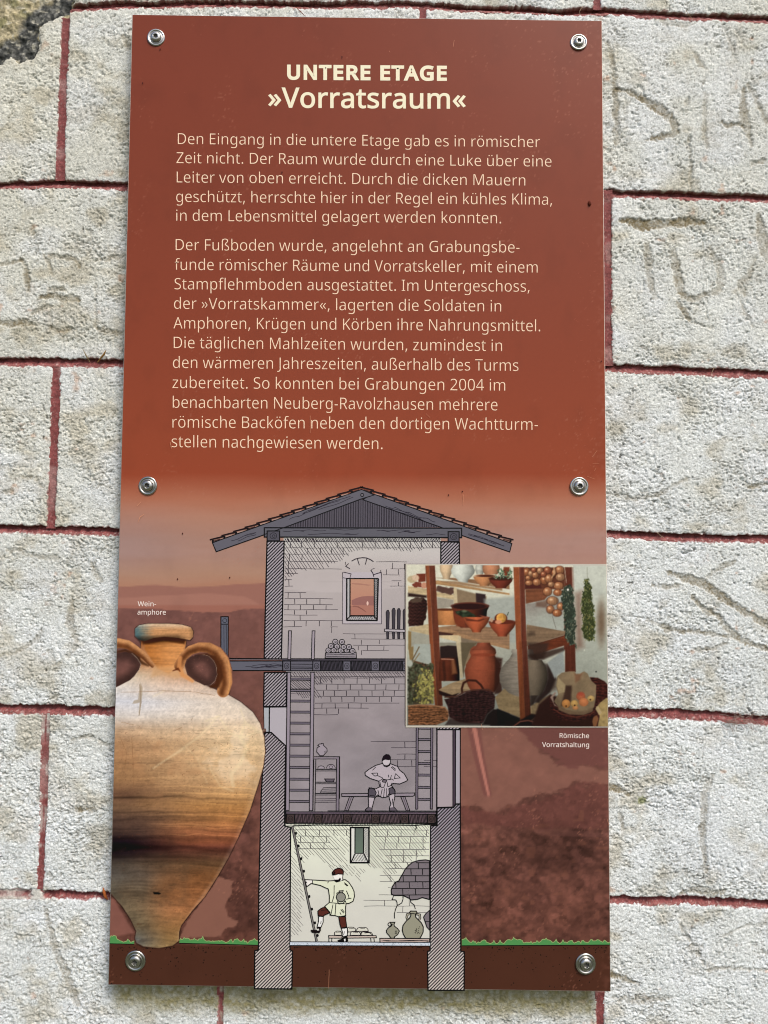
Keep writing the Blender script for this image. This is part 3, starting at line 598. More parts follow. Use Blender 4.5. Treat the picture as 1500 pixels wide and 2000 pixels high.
# ------------------------------------------------------------------ lettering: humanist sans outlines (advance | x y and handle offsets of each point)
GLYPHS = ''', 215|154 84 -2 3 -5 -19 136 23 7 22 -8 -22 111 -42 9 22 -9 -22 85 -103 9 19 -17 0 33 -103 17 0 5 20 49 -38 -6 -23 5 23 63 31 -5 -23 4 23 73 93 -3 -19 25 0 148 93 -25 0 2 -3
- 258|32 184 65 0 0 20 32 246 0 -21 65 0 226 246 -65 0 0 -21 226 184 0 20 -65 0
. 215|58 43 0 -19 0 20 72 85 -9 -8 10 8 107 97 -14 0 14 0 142 85 -10 8 10 -8 157 43 0 20 0 -19 142 2 10 8 -10 -9 107 -11 14 0 -14 0 72 2 10 -9 -9 8
0 459|419 287 0 62 0 -46 409 163 7 36 -7 -37 376 70 15 26 -16 -25 316 12 25 13 -24 -13 229 -8 34 0 -43 0 122 27 28 -23 -28 24 60 129 13 -44 -14 44 39 287 0 -61 0 62 58 446 -12 -44 13 44 119 547 -28 -24 27 23 229 581 -46 0 42 0 335 547 -28 23 29 -24 399 446 -14 44 13 -44|110 287 0 52 0 -52 121 156 -7 35 8 -34 159 78 -17 18 18 -17 229 52 -29 0 28 0 298 78 -17 -17 17 17 336 156 -8 -35 8 35 348 287 0 -52 0 52 336 417 8 -34 -8 35 298 495 17 -17 -17 18 229 521 28 0 -29 0 159 495 18 18 -17 -17 121 417 8 35 -7 -34
2 459|417 0 0 21 -126 0 38 0 127 0 0 20 38 59 0 -20 50 50 188 210 -50 -50 29 29 261 287 -19 -22 20 23 306 353 -10 -21 10 22 322 424 0 -25 0 32 294 496 18 -16 -19 16 221 520 29 0 -28 0 147 506 21 10 -21 -10 83 466 22 17 -13 16 45 513 12 -16 15 13 94 548 -18 -10 18 10 153 572 -21 -6 21 6 221 581 -25 0 35 0 313 562 -26 12 25 -12 372 510 -14 22 15 -23 394 428 0 32 0 -30 375 344 13 26 -12 -26 324 267 22 25 -22 -26 247 185 29 29 -40 -39 128 67 39 40 0 -1 128 64 0 1 96 0 417 64 -96 0 0 -21
4 459|443 130 0 21 -28 0 359 130 28 0 0 -43 359 0 0 43 -22 0 291 0 23 0 0 43 291 130 0 -43 -91 0 17 130 91 0 0 20 17 190 0 -20 90 129 286 576 -90 -129 25 0 359 576 -24 0 0 -128 359 193 0 128 28 0 443 193 -28 0 0 -21|291 374 0 -60 0 14 291 412 0 -12 1 11 293 444 -1 -10 0 10 294 474 0 -10 0 9 295 500 0 -8 -1 0 292 500 1 0 -4 -10 276 468 6 11 -7 -12 257 438 6 8 -57 -82 86 193 57 82 68 0 291 193 -68 0 0 60
A 512|437 0 25 0 -23 59 368 177 23 -59 -76 0 141 177 76 0 -23 -59 73 0 23 59 -24 0 0 0 24 0 75 192 224 575 -75 -192 21 0 289 575 -22 0 74 -192 512 0 -75 192 -25 0|282 415 22 -58 -1 4 274 438 4 -11 -3 11 263 473 4 -12 -3 12 255 500 2 -6 -3 -10 247 468 3 11 -3 -11 238 438 3 9 -3 -9 230 415 2 6 -21 -58 165 241 22 58 61 0 346 241 -60 0 -21 58
B 521|241 573 -54 0 72 0 404 541 -37 21 36 -21 459 431 0 52 0 -23 446 371 9 17 -8 -17 409 328 17 11 -16 -12 350 304 23 4 0 -1 350 300 0 1 24 -4 415 279 -20 10 20 -10 461 236 -11 18 11 -19 478 163 0 30 0 -35 454 74 16 25 -16 -24 385 19 30 12 -29 -13 279 0 41 0 -67 0 78 0 67 0 0 191 78 573 0 -191 54 0|256 329 -35 0 49 0 357 352 -18 -15 18 16 384 423 0 -31 0 31 351 490 22 -13 -22 14 245 511 48 0 -32 0 150 511 32 0 0 -61 150 329 0 60 35 0|150 269 37 0 0 -70 150 61 0 69 38 0 265 61 -38 0 51 0 371 91 -19 -20 20 19 401 168 0 -32 0 21 388 221 9 -15 -9 15 344 256 20 -8 -21 9 260 269 35 0 -37 0
D 585|536 292 0 61 0 -64 501 131 24 43 -24 -44 399 33 44 22 -45 -22 237 0 63 0 -53 0 78 0 53 0 0 191 78 573 0 -191 59 0 254 573 -59 0 58 0 404 540 -42 22 42 -21 502 446 -23 42 23 -41|460 289 0 -75 0 51 435 415 17 -33 -17 32 361 487 33 -16 -32 16 244 511 46 0 -31 0 150 511 31 0 0 -150 150 62 0 149 26 0 228 62 -26 0 77 0 402 119 -39 -38 39 38
E 446|398 0 0 21 -107 0 78 0 106 0 0 191 78 573 0 -191 106 0 398 573 -107 0 0 -22 398 509 0 21 -83 0 150 509 83 0 0 -59 150 330 0 60 78 0 383 330 -77 0 0 -20 383 268 0 21 -77 0 150 268 78 0 0 -68 150 63 0 69 83 0 398 63 -83 0 0 -21
F 416|150 0 0 81 -24 0 78 0 24 0 0 191 78 573 0 -191 106 0 398 573 -107 0 0 -22 398 509 0 21 -83 0 150 509 83 0 0 -67 150 306 0 68 77 0 383 306 -78 0 0 -21 383 243 0 21 -78 0 150 243 77 0 0 -81
G 584|326 302 0 -21 66 0 524 302 -66 0 0 -93 524 22 0 93 -31 -11 431 -1 31 5 -32 -5 323 -8 40 0 -59 0 173 28 41 -24 -40 23 81 130 21 -45 -22 44 49 286 0 -60 0 60 84 442 -23 -44 24 44 186 544 -44 -24 44 24 346 581 -63 0 32 0 437 572 -29 6 28 -6 516 547 -24 11 -9 -21 489 484 9 21 -20 9 421 508 25 -7 -26 6 342 517 27 0 -46 0 225 489 32 19 -33 -19 150 409 17 35 -17 -34 124 286 0 48 0 -45 146 166 -14 35 15 -35 216 84 -32 19 31 -20 340 55 -51 0 25 0 404 59 -17 -3 18 2 452 68 -14 -4 0 57 452 238 0 -56 -42 0 326 238 42 0 0 22
I 272|239 0 0 14 -69 0 32 0 69 0 0 14 32 42 0 -14 23 5 99 57 -22 -5 0 153 99 515 0 -153 -22 5 32 531 23 -5 0 14 32 573 0 -14 69 0 239 573 -69 0 0 -14 239 531 0 14 -22 -5 172 515 22 5 0 -153 172 57 0 153 22 -5 239 42 -22 5 0 -14
J 219|-3 -152 30 0 -13 0 -37 -150 10 -1 -10 2 -63 -142 8 -3 0 20 -63 -81 0 -20 9 -2 -35 -87 -10 2 9 -1 -5 -89 -11 0 14 0 33 -81 -12 -5 12 5 63 -53 -8 -13 7 13 74 3 0 -24 0 190 74 573 0 -190 24 0 146 573 -24 0 0 -188 146 9 0 188 0 -37 128 -82 12 24 -13 -24 75 -135 23 11 -22 -12
K 496|496 0 -78 108 -28 0 411 0 29 0 -67 91 209 273 67 -91 -20 -17 150 222 19 17 0 -74 150 0 0 74 -24 0 78 0 24 0 0 191 78 573 0 -191 24 0 150 573 -24 0 0 -95 150 290 0 94 16 18 199 345 -17 -18 16 18 249 399 -17 -18 51 58 403 573 -51 -58 28 0 488 573 -28 0 -76 -84 261 323 75 83 78 -108
L 420|78 0 107 0 0 191 78 573 0 -191 24 0 150 573 -24 0 0 -170 150 64 0 170 83 0 400 64 -83 0 0 -21 400 0 0 21 -107 0
M 727|330 0 20 0 -62 167 142 502 63 -167 -1 0 139 502 1 0 1 -11 142 461 -1 17 0 -16 144 407 -1 19 0 -20 144 347 0 21 0 -116 144 0 0 116 -22 0 78 0 22 0 0 191 78 573 0 -191 35 0 184 573 -35 0 59 -157 361 103 -59 157 1 0 364 103 -1 0 60 157 544 573 -60 -157 35 0 650 573 -36 0 0 -191 650 0 0 191 -24 0 578 0 24 0 0 117 578 352 0 -117 0 19 579 408 -1 -19 1 18 581 460 -1 -16 1 16 584 501 -1 -11 -1 0 581 501 1 0 -64 -167 390 0 63 167 -20 0
N 609|532 0 0 191 -28 0 447 0 29 0 -102 159 141 476 102 -159 -1 0 138 476 1 0 1 -13 141 432 -1 17 1 -17 143 378 -1 19 1 -19 144 320 0 20 0 -107 144 0 0 107 -22 0 78 0 22 0 0 191 78 573 0 -191 28 0 161 573 -28 0 102 -158 467 99 -102 158 1 0 470 99 -1 0 -1 8 468 137 1 -17 -1 17 466 193 0 -20 -1 21 464 249 0 -17 0 108 464 573 0 -108 23 0 532 573 -23 0 0 -191
R 499|236 573 -53 0 47 0 353 555 -30 12 31 -12 422 500 -15 24 15 -24 444 410 0 36 0 -31 427 334 12 20 -11 -21 385 285 17 12 -18 -12 330 257 19 7 52 -86 487 0 -53 86 -28 0 403 0 28 0 -47 79 264 237 46 -79 -38 0 150 237 38 0 0 -79 150 0 0 79 -24 0 78 0 24 0 0 191 78 573 0 -191 52 0|232 510 31 0 -28 0 150 510 27 0 0 -71 150 298 0 70 29 0 236 298 -29 0 46 0 338 325 -22 -18 21 19 370 407 0 -36 0 25 355 467 10 -15 -10 15 310 500 20 -7 -21 7
S 440|403 153 0 30 0 -34 378 66 16 24 -17 -24 307 11 30 13 -31 -13 198 -8 42 0 -21 0 137 -5 19 -2 -20 2 83 4 16 -4 -16 4 41 19 12 -6 0 23 41 88 0 -23 19 -8 113 65 -29 7 28 -7 201 55 -30 0 29 0 273 66 -20 -8 19 7 316 98 -10 -14 10 14 330 147 0 -19 0 18 318 194 8 -13 -8 13 277 230 20 -11 -19 11 196 265 34 -13 -25 9 131 294 19 -11 -18 10 85 330 12 -14 -12 13 57 375 6 -17 -6 17 48 435 0 -23 0 30 71 513 -15 -22 16 21 136 563 -28 -12 27 12 231 581 -36 0 31 0 318 572 -27 6 26 -6 389 549 -21 9 -8 -21 366 487 8 20 -19 8 302 508 23 -5 -23 6 229 517 25 0 -24 0 169 507 16 7 -16 -7 133 478 8 12 -8 -13 121 434 0 16 0 -19 133 386 -8 13 8 -13 172 351 -18 10 19 -10 246 318 -31 12 34 -12 332 279 -24 14 23 -14 385 228 -13 20 12 -20
T 446|259 0 0 170 -24 0 187 0 24 0 0 170 187 509 0 -170 -60 0 8 509 60 0 0 21 8 573 0 -22 143 0 437 573 -143 0 0 -22 437 509 0 21 -59 0 259 509 59 0 0 -170
U 586|513 202 0 124 0 -39 489 95 16 32 -16 -32 416 20 33 18 -33 -19 290 -8 51 0 -71 0 128 50 37 -39 -37 39 72 204 0 -64 0 123 72 573 0 -123 24 0 144 573 -24 0 0 -124 144 201 0 124 0 -46 182 93 -25 26 24 -26 294 55 -50 0 35 0 379 73 -22 -12 22 13 427 126 -11 -23 10 22 442 202 0 -29 0 124 442 573 0 -124 24 0 513 573 -24 0 0 -124
V 481|481 573 -25 0 -68 -191 277 0 68 191 -24 0 204 0 25 0 -68 191 0 573 68 -191 25 0 75 573 -25 0 43 -123 204 205 -43 123 6 -15 220 160 -5 15 4 -14 231 119 -3 13 4 -13 241 80 -3 13 2 13 250 119 -4 -13 3 14 262 161 -5 -14 4 15 277 207 -6 -16 42 122 405 573 -43 -122 25 0
W 746|735 573 -25 0 -50 -191 583 0 51 191 -24 0 510 0 24 0 -37 125 399 375 37 -125 -4 12 389 410 3 -12 -3 12 380 443 3 -10 -3 11 373 471 2 -8 -2 8 370 488 0 -3 -1 -3 367 471 1 8 -1 -8 361 443 3 11 -3 -10 352 409 3 12 -2 -12 342 373 4 12 -36 -124 234 0 36 124 -24 0 161 0 25 0 -50 191 10 573 50 -191 25 0 85 573 -25 0 30 -117 174 223 -30 116 3 -12 183 186 -3 12 3 -12 190 151 -2 12 3 -11 196 118 -1 11 2 -11 201 87 -1 10 2 10 206 119 -1 -11 2 12 213 154 -2 -12 3 12 222 191 -3 -12 3 12 232 227 -3 -12 33 115 333 573 -34 -116 25 0 407 573 -24 0 35 -116 512 225 -35 116 4 -13 523 187 -3 13 3 -12 532 151 -3 12 2 -12 538 117 -1 11 2 -11 544 87 -2 9 1 13 550 129 -3 -15 3 14 560 175 -4 -16 3 16 572 224 -5 -17 29 116 660 573 -29 -117 25 0
Z 459|427 0 0 21 -132 0 30 0 133 0 0 18 30 55 0 -19 101 151 332 508 -101 -151 -97 0 40 508 97 0 0 22 40 573 0 -22 127 0 419 573 -126 0 0 -19 419 518 0 18 -100 -151 118 64 100 151 103 0 427 64 -103 0 0 -21
a 450|231 437 -28 0 52 0 347 403 -25 23 25 -23 385 293 0 50 0 -98 385 0 0 98 -17 0 334 0 17 0 -5 20 320 61 5 -20 -1 0 317 61 1 0 -13 -16 279 22 13 10 -13 -10 234 -1 17 5 -17 -5 172 -8 24 0 -25 0 103 6 21 -9 -21 9 55 48 11 -19 -12 19 37 119 0 -28 0 43 87 219 -33 -24 34 23 243 257 -70 -3 24 0 316 259 -24 -1 0 9 316 285 0 -9 0 36 293 359 15 -14 -16 14 227 380 28 0 -23 0 163 370 20 7 -21 -7 106 347 17 9 -7 18 84 400 7 -17 19 10 151 426 -26 -7 25 7|252 208 21 1 -54 -2 141 182 20 15 -21 -15 110 119 0 27 0 -24 132 66 -15 11 15 -11 188 49 -23 0 37 0 279 79 -24 -20 24 20 315 172 0 -42 0 12 315 210 0 -13 -21 -1
b 493|139 461 0 50 0 -18 138 410 0 16 -1 -16 135 373 1 9 1 0 139 373 -2 0 12 18 189 419 -21 -13 22 12 272 437 -34 0 53 0 401 381 -33 37 32 -37 449 215 0 74 0 -49 427 91 15 34 -15 -33 365 17 27 16 -27 -17 272 -8 35 0 -34 0 189 10 22 -12 -21 13 139 55 12 -18 -2 0 133 55 2 0 -5 -19 119 0 4 18 -17 0 68 0 17 0 0 203 68 609 0 -203 24 0 139 609 -24 0 0 -49|260 379 39 0 -31 0 188 361 17 12 -18 -11 150 308 7 24 -8 -23 139 217 0 37 0 -1 139 214 0 1 0 -53 165 93 -18 28 17 -28 261 51 -47 0 39 0 348 93 -19 -28 19 28 376 216 0 -54 0 54 348 338 19 -28 -19 27
c 385|241 -8 24 0 -38 0 139 15 30 -15 -30 16 69 87 17 -32 -16 33 44 213 0 -51 0 52 71 342 -18 -34 17 33 142 415 -30 -16 31 15 245 438 -38 0 22 0 309 431 -21 5 20 -5 358 415 -12 6 -7 -20 337 356 7 20 -13 5 292 370 17 -5 -17 4 244 376 15 0 -29 0 172 358 19 12 -18 -13 131 303 9 24 -9 -24 117 213 0 36 0 -34 131 126 -9 24 9 -24 172 71 -19 13 18 -12 240 53 -27 0 23 0 302 60 -18 -5 18 5 351 78 -15 -7 0 -21 351 15 0 21 -14 -7 304 -2 17 4 -18 -4
d 493|221 -8 22 0 -54 0 92 48 32 -37 -32 37 44 214 0 -74 0 74 93 381 -33 -37 32 38 221 438 -53 0 23 0 280 429 -17 6 16 -5 323 407 -12 9 12 -10 354 374 -8 12 2 0 359 374 -1 0 0 7 356 405 2 -13 -1 14 354 438 0 -8 0 57 354 609 0 -57 24 0 425 609 -24 0 0 -203 425 0 0 203 -19 0 368 0 19 0 -3 19 358 58 3 -20 -1 0 354 58 2 0 -8 -13 323 24 12 10 -12 -9 279 1 17 6 -16 -6|232 51 -39 0 45 0 328 88 -19 -25 18 25 355 200 0 -50 0 5 355 213 0 -4 0 54 329 336 17 -28 -18 29 231 379 48 0 -38 0 146 334 19 30 -19 -30 117 213 0 50 0 -52 146 93 -19 28 19 -28
e 452|234 438 -38 0 37 0 329 414 -26 16 27 -16 390 346 -14 29 14 -29 411 244 0 39 0 -14 411 201 0 14 -98 0 117 201 98 0 1 -48 154 90 -23 26 24 -25 254 52 -43 0 27 0 327 60 -21 -5 21 5 392 82 -22 -10 0 -21 392 20 0 21 -22 -10 327 -1 22 4 -21 -5 251 -8 29 0 -41 0 143 17 31 -17 -31 16 70 91 18 -33 -17 33 44 212 0 -48 0 47 68 333 -16 -34 16 33 134 411 -28 -19 29 18|233 380 24 0 -33 0 154 348 19 21 -20 -22 119 257 3 39 73 0 338 257 -73 0 0 25 326 322 8 -19 -7 18 292 364 16 -10 -15 11
f 276|266 375 0 18 -36 0 158 375 36 0 0 -125 158 0 0 125 -24 0 87 0 24 0 0 125 87 375 0 -125 -25 0 12 375 25 0 0 11 12 408 0 -11 25 8 87 432 -25 -8 0 9 87 457 0 -8 0 37 104 547 -11 -23 11 23 152 597 -21 -10 20 11 227 613 -29 0 17 0 274 609 -14 3 14 -3 310 599 -10 4 -6 -18 292 544 6 18 -9 2 262 552 11 -3 -11 2 228 556 12 0 -24 0 175 532 12 16 -11 -16 158 458 0 34 0 -9 158 430 0 9 36 0 266 430 -36 0 0 -18
g 493|221 438 -56 0 28 0 297 422 -23 11 23 -11 355 373 -16 22 2 0 359 373 -1 0 3 19 369 430 -3 -19 19 0 425 430 -19 0 0 -146 425 -7 0 145 0 -41 404 -109 14 27 -14 -28 341 -172 28 14 -29 -14 233 -192 43 0 -31 0 147 -186 26 -4 -26 5 78 -165 20 -9 0 21 78 -100 0 -22 20 -11 149 -125 -27 6 27 -6 237 -134 -31 0 36 0 324 -101 -22 -22 21 21 355 -13 0 -37 0 6 355 4 0 -6 0 6 356 32 0 -12 1 12 358 57 -1 -5 -1 0 354 57 2 0 -15 -22 299 8 22 11 -22 -11 221 -8 30 0 -55 0 91 51 31 -40 -31 39 44 214 0 -70 0 69 91 377 -31 -40 31 41|230 379 29 0 -24 0 169 359 17 13 -17 -13 130 303 9 25 -9 -24 117 213 0 36 0 -53 146 92 -19 28 20 -28 232 50 -38 0 22 0 288 58 -16 -5 15 6 326 85 -10 -12 11 12 349 131 -5 -19 5 18 356 197 0 -25 0 6 356 214 0 -5 0 39 343 309 9 -24 -9 24 302 362 18 -12 -19 11
h 496|139 431 0 59 0 -11 138 399 0 11 -1 -10 135 370 1 9 1 0 140 370 -2 0 9 15 174 407 -14 -9 14 10 221 429 -18 -5 17 6 273 437 -18 0 35 0 360 421 -23 11 24 -11 413 370 -12 23 12 -23 431 280 0 37 0 -93 431 0 0 93 -24 0 361 0 23 0 0 92 361 275 0 -92 0 35 338 353 15 -17 -16 17 265 379 33 0 -32 0 189 360 18 12 -18 -12 150 308 8 23 -7 -24 139 222 0 34 0 -74 139 0 0 74 -24 0 68 0 24 0 0 203 68 609 0 -203 24 0 139 609 -24 0 0 -59
i 207|139 430 -24 0 0 -143 139 0 0 143 -24 0 68 0 24 0 0 143 68 430 0 -143 24 0|104 591 -12 0 11 0 133 580 -9 7 8 -7 145 546 0 16 0 -15 133 512 8 8 -9 -7 104 501 11 0 -12 0 75 512 8 -7 -8 8 63 546 0 -15 0 16 75 580 -8 -7 8 7
k 428|138 291 0 106 0 -8 137 257 1 14 -1 -13 135 221 0 10 1 0 138 221 -1 0 3 5 152 240 -6 -8 7 8 172 264 -7 -8 7 9 189 285 -5 -6 46 48 326 430 -45 -49 28 0 409 430 -28 0 -58 -61 235 246 58 61 62 -82 421 0 -62 82 -28 0 336 0 28 0 -50 67 187 200 50 -66 -16 -14 138 158 16 14 0 -53 138 0 0 53 -23 0 68 0 23 0 0 203 68 609 0 -203 23 0 138 609 -23 0 0 -106
l 207|139 0 0 203 -24 0 68 0 24 0 0 203 68 609 0 -203 24 0 139 609 -24 0 0 -203
m 750|540 438 -28 0 48 0 649 401 -24 24 24 -25 685 280 0 55 0 -93 685 0 0 93 -23 0 615 0 23 0 0 92 615 277 0 -93 0 33 594 353 14 -17 -14 17 528 379 30 0 -42 0 438 342 18 24 -18 -24 411 237 0 46 0 -79 411 0 0 79 -23 0 342 0 23 0 0 92 342 277 0 -93 0 22 332 333 6 -15 -6 15 303 367 13 -7 -13 8 253 379 21 0 -28 0 185 360 17 12 -16 -12 150 308 7 23 -8 -23 139 223 0 34 0 -74 139 0 0 74 -24 0 68 0 24 0 0 143 68 430 0 -143 19 0 125 430 -19 0 4 -20 136 371 -4 20 1 0 140 371 -2 0 9 15 173 409 -13 -10 13 9 217 431 -17 -5 16 4 266 438 -17 0 33 0 349 420 -22 12 22 -12 398 366 -10 24 1 0 402 366 -2 0 14 24 461 420 -25 -12 25 12
n 496|275 438 -18 0 51 0 391 401 -26 24 27 -25 431 280 0 55 0 -93 431 0 0 93 -24 0 361 0 23 0 0 92 361 275 0 -92 0 35 338 353 15 -17 -16 17 265 379 33 0 -48 0 166 338 18 27 -18 -26 139 223 0 50 0 -74 139 0 0 74 -24 0 68 0 24 0 0 143 68 430 0 -143 19 0 125 430 -19 0 4 -20 136 371 -4 20 1 0 140 371 -2 0 9 15 175 409 -14 -10 14 9 222 431 -17 -5 17 4
o 485|442 216 0 47 0 -36 428 121 9 27 -10 -28 388 51 17 19 -18 -20 324 7 25 10 -24 -10 241 -8 31 0 -28 0 163 7 24 -10 -24 10 100 51 18 -20 -17 19 59 121 10 -28 -10 27 44 216 0 -36 0 47 68 336 -16 -32 16 33 137 412 -30 -18 30 17 244 438 -41 0 39 0 347 412 -30 17 30 -18 417 336 -17 33 16 -32|117 216 0 51 0 -34 130 128 -9 25 9 -25 172 71 -19 13 18 -14 243 51 -29 0 29 0 314 71 -18 -14 19 13 356 128 -9 -25 8 25 369 216 0 -34 0 34 355 303 9 -24 -9 24 314 359 18 -13 -18 13 242 379 30 0 -44 0 147 335 20 29 -20 -29
p 493|273 438 -23 0 53 0 401 383 -33 36 32 -37 449 216 0 74 0 -49 427 93 15 33 -15 -34 365 17 27 17 -26 -17 272 -8 36 0 -22 0 213 1 17 -6 -17 6 170 24 12 -10 -12 9 139 55 8 -12 -2 0 134 55 2 0 1 -10 137 20 -1 14 1 -14 139 -16 0 10 0 -59 139 -192 0 58 -24 0 68 -192 24 0 0 207 68 430 0 -208 19 0 126 430 -19 0 3 -20 136 371 -4 20 1 0 139 371 -1 0 8 13 170 405 -12 -10 12 10 213 429 -17 -6 17 6|260 379 39 0 -29 0 190 362 18 11 -18 -11 152 313 8 22 -8 -22 139 229 0 34 0 -4 139 216 0 4 0 -36 150 126 -8 24 7 -25 188 70 -18 13 18 -13 261 51 -31 0 27 0 326 72 -17 -14 17 15 364 131 -9 -25 8 25 376 217 0 -33 0 49 348 334 19 -29 -19 30
r 331|269 438 -20 0 8 0 295 437 -10 0 9 -1 319 433 -7 2 -3 -22 310 368 3 22 -7 2 287 372 9 -1 -8 1 264 374 7 0 -17 0 217 363 14 7 -15 -7 176 334 12 13 -11 -13 149 289 6 17 -7 -18 139 229 0 22 0 -76 139 0 0 76 -24 0 68 0 24 0 0 143 68 430 0 -143 19 0 126 430 -19 0 3 -26 134 351 -3 26 1 0 137 351 -1 0 9 16 170 395 -13 -13 13 13 214 426 -16 -8 17 8
s 384|348 119 0 23 0 -28 327 49 14 19 -14 -19 268 6 26 10 -26 -9 176 -8 36 0 -30 0 99 -1 22 -5 -22 5 42 19 16 -8 0 22 42 83 0 -21 17 -8 104 60 -24 7 24 -7 178 49 -25 0 36 0 256 66 -16 -11 16 12 280 112 0 -19 0 11 271 141 6 -8 -6 9 239 167 16 -9 -15 8 174 196 28 -11 -28 10 103 228 19 -11 -20 10 57 266 11 -15 -11 15 41 324 0 -24 0 36 85 408 -29 -20 30 20 202 438 -48 0 26 0 275 430 -22 5 23 -5 339 409 -20 9 -8 -19 315 353 8 19 -18 7 258 372 20 -5 -20 5 197 380 21 0 -29 0 131 366 15 9 -15 -9 108 328 0 16 0 -12 119 298 -7 8 7 -8 154 274 -17 8 16 -8 219 246 -28 10 27 -10 289 215 -20 11 19 -11 333 176 -10 15 10 -15
t 289|212 50 -20 0 10 0 245 53 -12 -2 11 1 272 59 -7 -3 0 -18 272 5 0 18 -8 -4 240 -4 14 2 -14 -3 200 -8 13 0 -23 0 138 4 19 -8 -19 7 91 44 12 -19 -11 19 74 125 0 -35 0 84 74 375 0 -83 -21 0 13 375 20 0 0 12 13 409 0 -11 20 9 75 437 -21 -9 9 31 103 528 -10 -30 14 0 144 528 -14 0 0 -32 144 430 0 33 42 0 269 430 -42 0 0 -18 269 375 0 18 -42 0 144 375 42 0 0 -83 144 127 0 83 0 -26 163 69 -12 12 13 -13
u 496|427 430 -23 0 0 -143 427 0 0 143 -19 0 370 0 19 0 -4 19 359 57 4 -19 -1 0 356 57 1 0 -9 -15 321 20 14 10 -15 -10 273 -1 18 4 -17 -5 220 -8 18 0 -34 0 134 8 23 -11 -24 11 81 59 12 -23 -12 23 63 148 0 -36 0 94 63 430 0 -94 24 0 135 430 -24 0 0 -92 135 153 0 92 0 -34 158 76 -16 17 15 -17 230 51 -32 0 32 0 306 69 -19 -12 18 12 345 121 -8 -23 8 24 357 206 0 -33 0 75 357 430 0 -75 23 0
v 407|163 0 27 0 -54 143 0 430 54 -143 25 0 75 430 -25 0 31 -85 167 176 -31 85 4 -11 180 137 -4 15 5 -14 193 96 -3 13 4 -13 201 63 -1 9 1 0 204 63 -1 0 3 9 214 96 -4 -13 4 14 227 138 -5 -15 5 14 241 176 -4 -11 30 85 332 430 -30 -85 25 0 407 430 -25 0 -54 -143 244 0 54 143 -27 0
w 630|346 243 24 -81 -4 11 336 276 3 -11 -3 11 328 308 2 -10 -3 9 321 335 2 -8 -2 9 316 357 1 -6 -1 0 313 357 1 0 -1 -6 308 335 2 9 -2 -8 302 307 2 10 -2 -10 294 275 3 11 -3 -10 284 242 4 11 -26 -80 207 1 26 80 -27 0 127 1 26 0 -40 143 9 431 39 -144 24 0 82 431 -25 0 20 -77 141 201 -20 77 4 -15 153 154 -4 16 4 -15 163 109 -3 15 3 -14 169 73 -1 10 1 0 172 73 -1 0 2 6 178 97 -2 -10 2 10 185 128 -3 -11 2 10 193 160 -3 -11 3 10 201 188 -2 -8 26 81 277 431 -25 -81 26 0 354 431 -25 0 25 -81 428 188 -24 81 4 -12 440 149 -4 14 4 -14 451 109 -4 13 3 -13 457 74 -1 10 1 0 460 74 -1 0 1 9 466 108 -3 -14 3 13 477 153 -4 -17 4 16 489 201 -4 -16 20 77 549 431 -20 -77 24 0 621 431 -24 0 -39 -144 502 1 40 143 -28 0 419 1 28 0 -24 81
z 377|346 0 0 18 -105 0 31 0 105 0 0 16 31 47 0 -16 77 109 262 375 -77 -109 -72 0 45 375 72 0 0 18 45 430 0 -18 98 0 340 430 -98 0 0 -18 340 377 0 18 -76 -108 112 55 76 107 78 0 346 55 -78 0 0 -19
« 408|32 217 0 -4 45 53 167 378 -45 -54 17 -10 217 349 -17 9 -37 -46 105 212 37 45 37 -46 217 75 -37 45 -17 -10 167 45 17 10 -45 54 32 206 45 -54 0 4|191 217 0 -4 45 53 327 378 -45 -54 17 -10 377 349 -17 9 -38 -46 265 212 37 45 37 -46 377 75 -38 45 -17 -10 327 45 17 10 -45 54 191 206 45 -54 0 4
» 408|376 206 0 4 -45 -54 240 45 45 54 -17 10 190 75 17 -10 37 45 302 212 -37 -46 -37 45 190 349 37 -46 17 9 240 378 -17 -10 45 -54 376 217 -45 53 0 -4|217 206 0 4 -46 -54 81 45 45 54 -17 10 31 75 17 -10 38 45 144 212 -38 -46 -38 45 31 349 38 -46 17 9 81 378 -17 -10 45 -54 217 217 -46 53 0 -4
ß 506|419 495 0 27 0 -18 407 447 8 14 -7 -14 379 411 12 10 -11 -10 346 383 11 8 -12 -9 318 357 7 9 -8 -8 306 330 0 10 0 -7 312 311 -4 6 3 -6 332 291 -10 7 10 -8 377 259 -20 13 19 -13 427 221 -14 12 14 -13 459 178 -8 16 7 -15 470 123 0 21 0 -31 451 48 13 19 -12 -19 399 6 22 9 -23 -9 321 -8 29 0 -25 0 254 -1 19 -5 -19 5 204 19 14 -8 0 21 204 83 0 -22 10 -6 237 67 -13 5 12 -6 276 54 -14 3 14 -3 318 49 -14 0 30 0 382 67 -13 -12 13 13 401 118 0 -22 0 13 394 152 5 -10 -4 10 371 181 11 -9 -11 10 326 214 19 -12 -23 15 273 253 13 -11 -13 12 246 288 6 -12 -5 12 238 326 0 -14 0 17 249 369 -7 -12 7 12 276 400 -11 -9 11 9 309 426 -11 -9 11 8 336 454 -7 -10 8 10 347 491 0 -15 0 22 319 540 19 -10 -19 10 245 555 30 0 -18 0 193 547 16 5 -16 -5 154 521 9 13 -10 -12 139 468 0 23 0 -156 139 0 0 156 -24 0 68 0 24 0 0 156 68 468 0 -156 0 36 91 554 -15 -21 16 21 155 599 -27 -9 27 10 245 613 -33 0 35 0 336 600 -26 9 26 -9 397 561 -14 17 14 -17
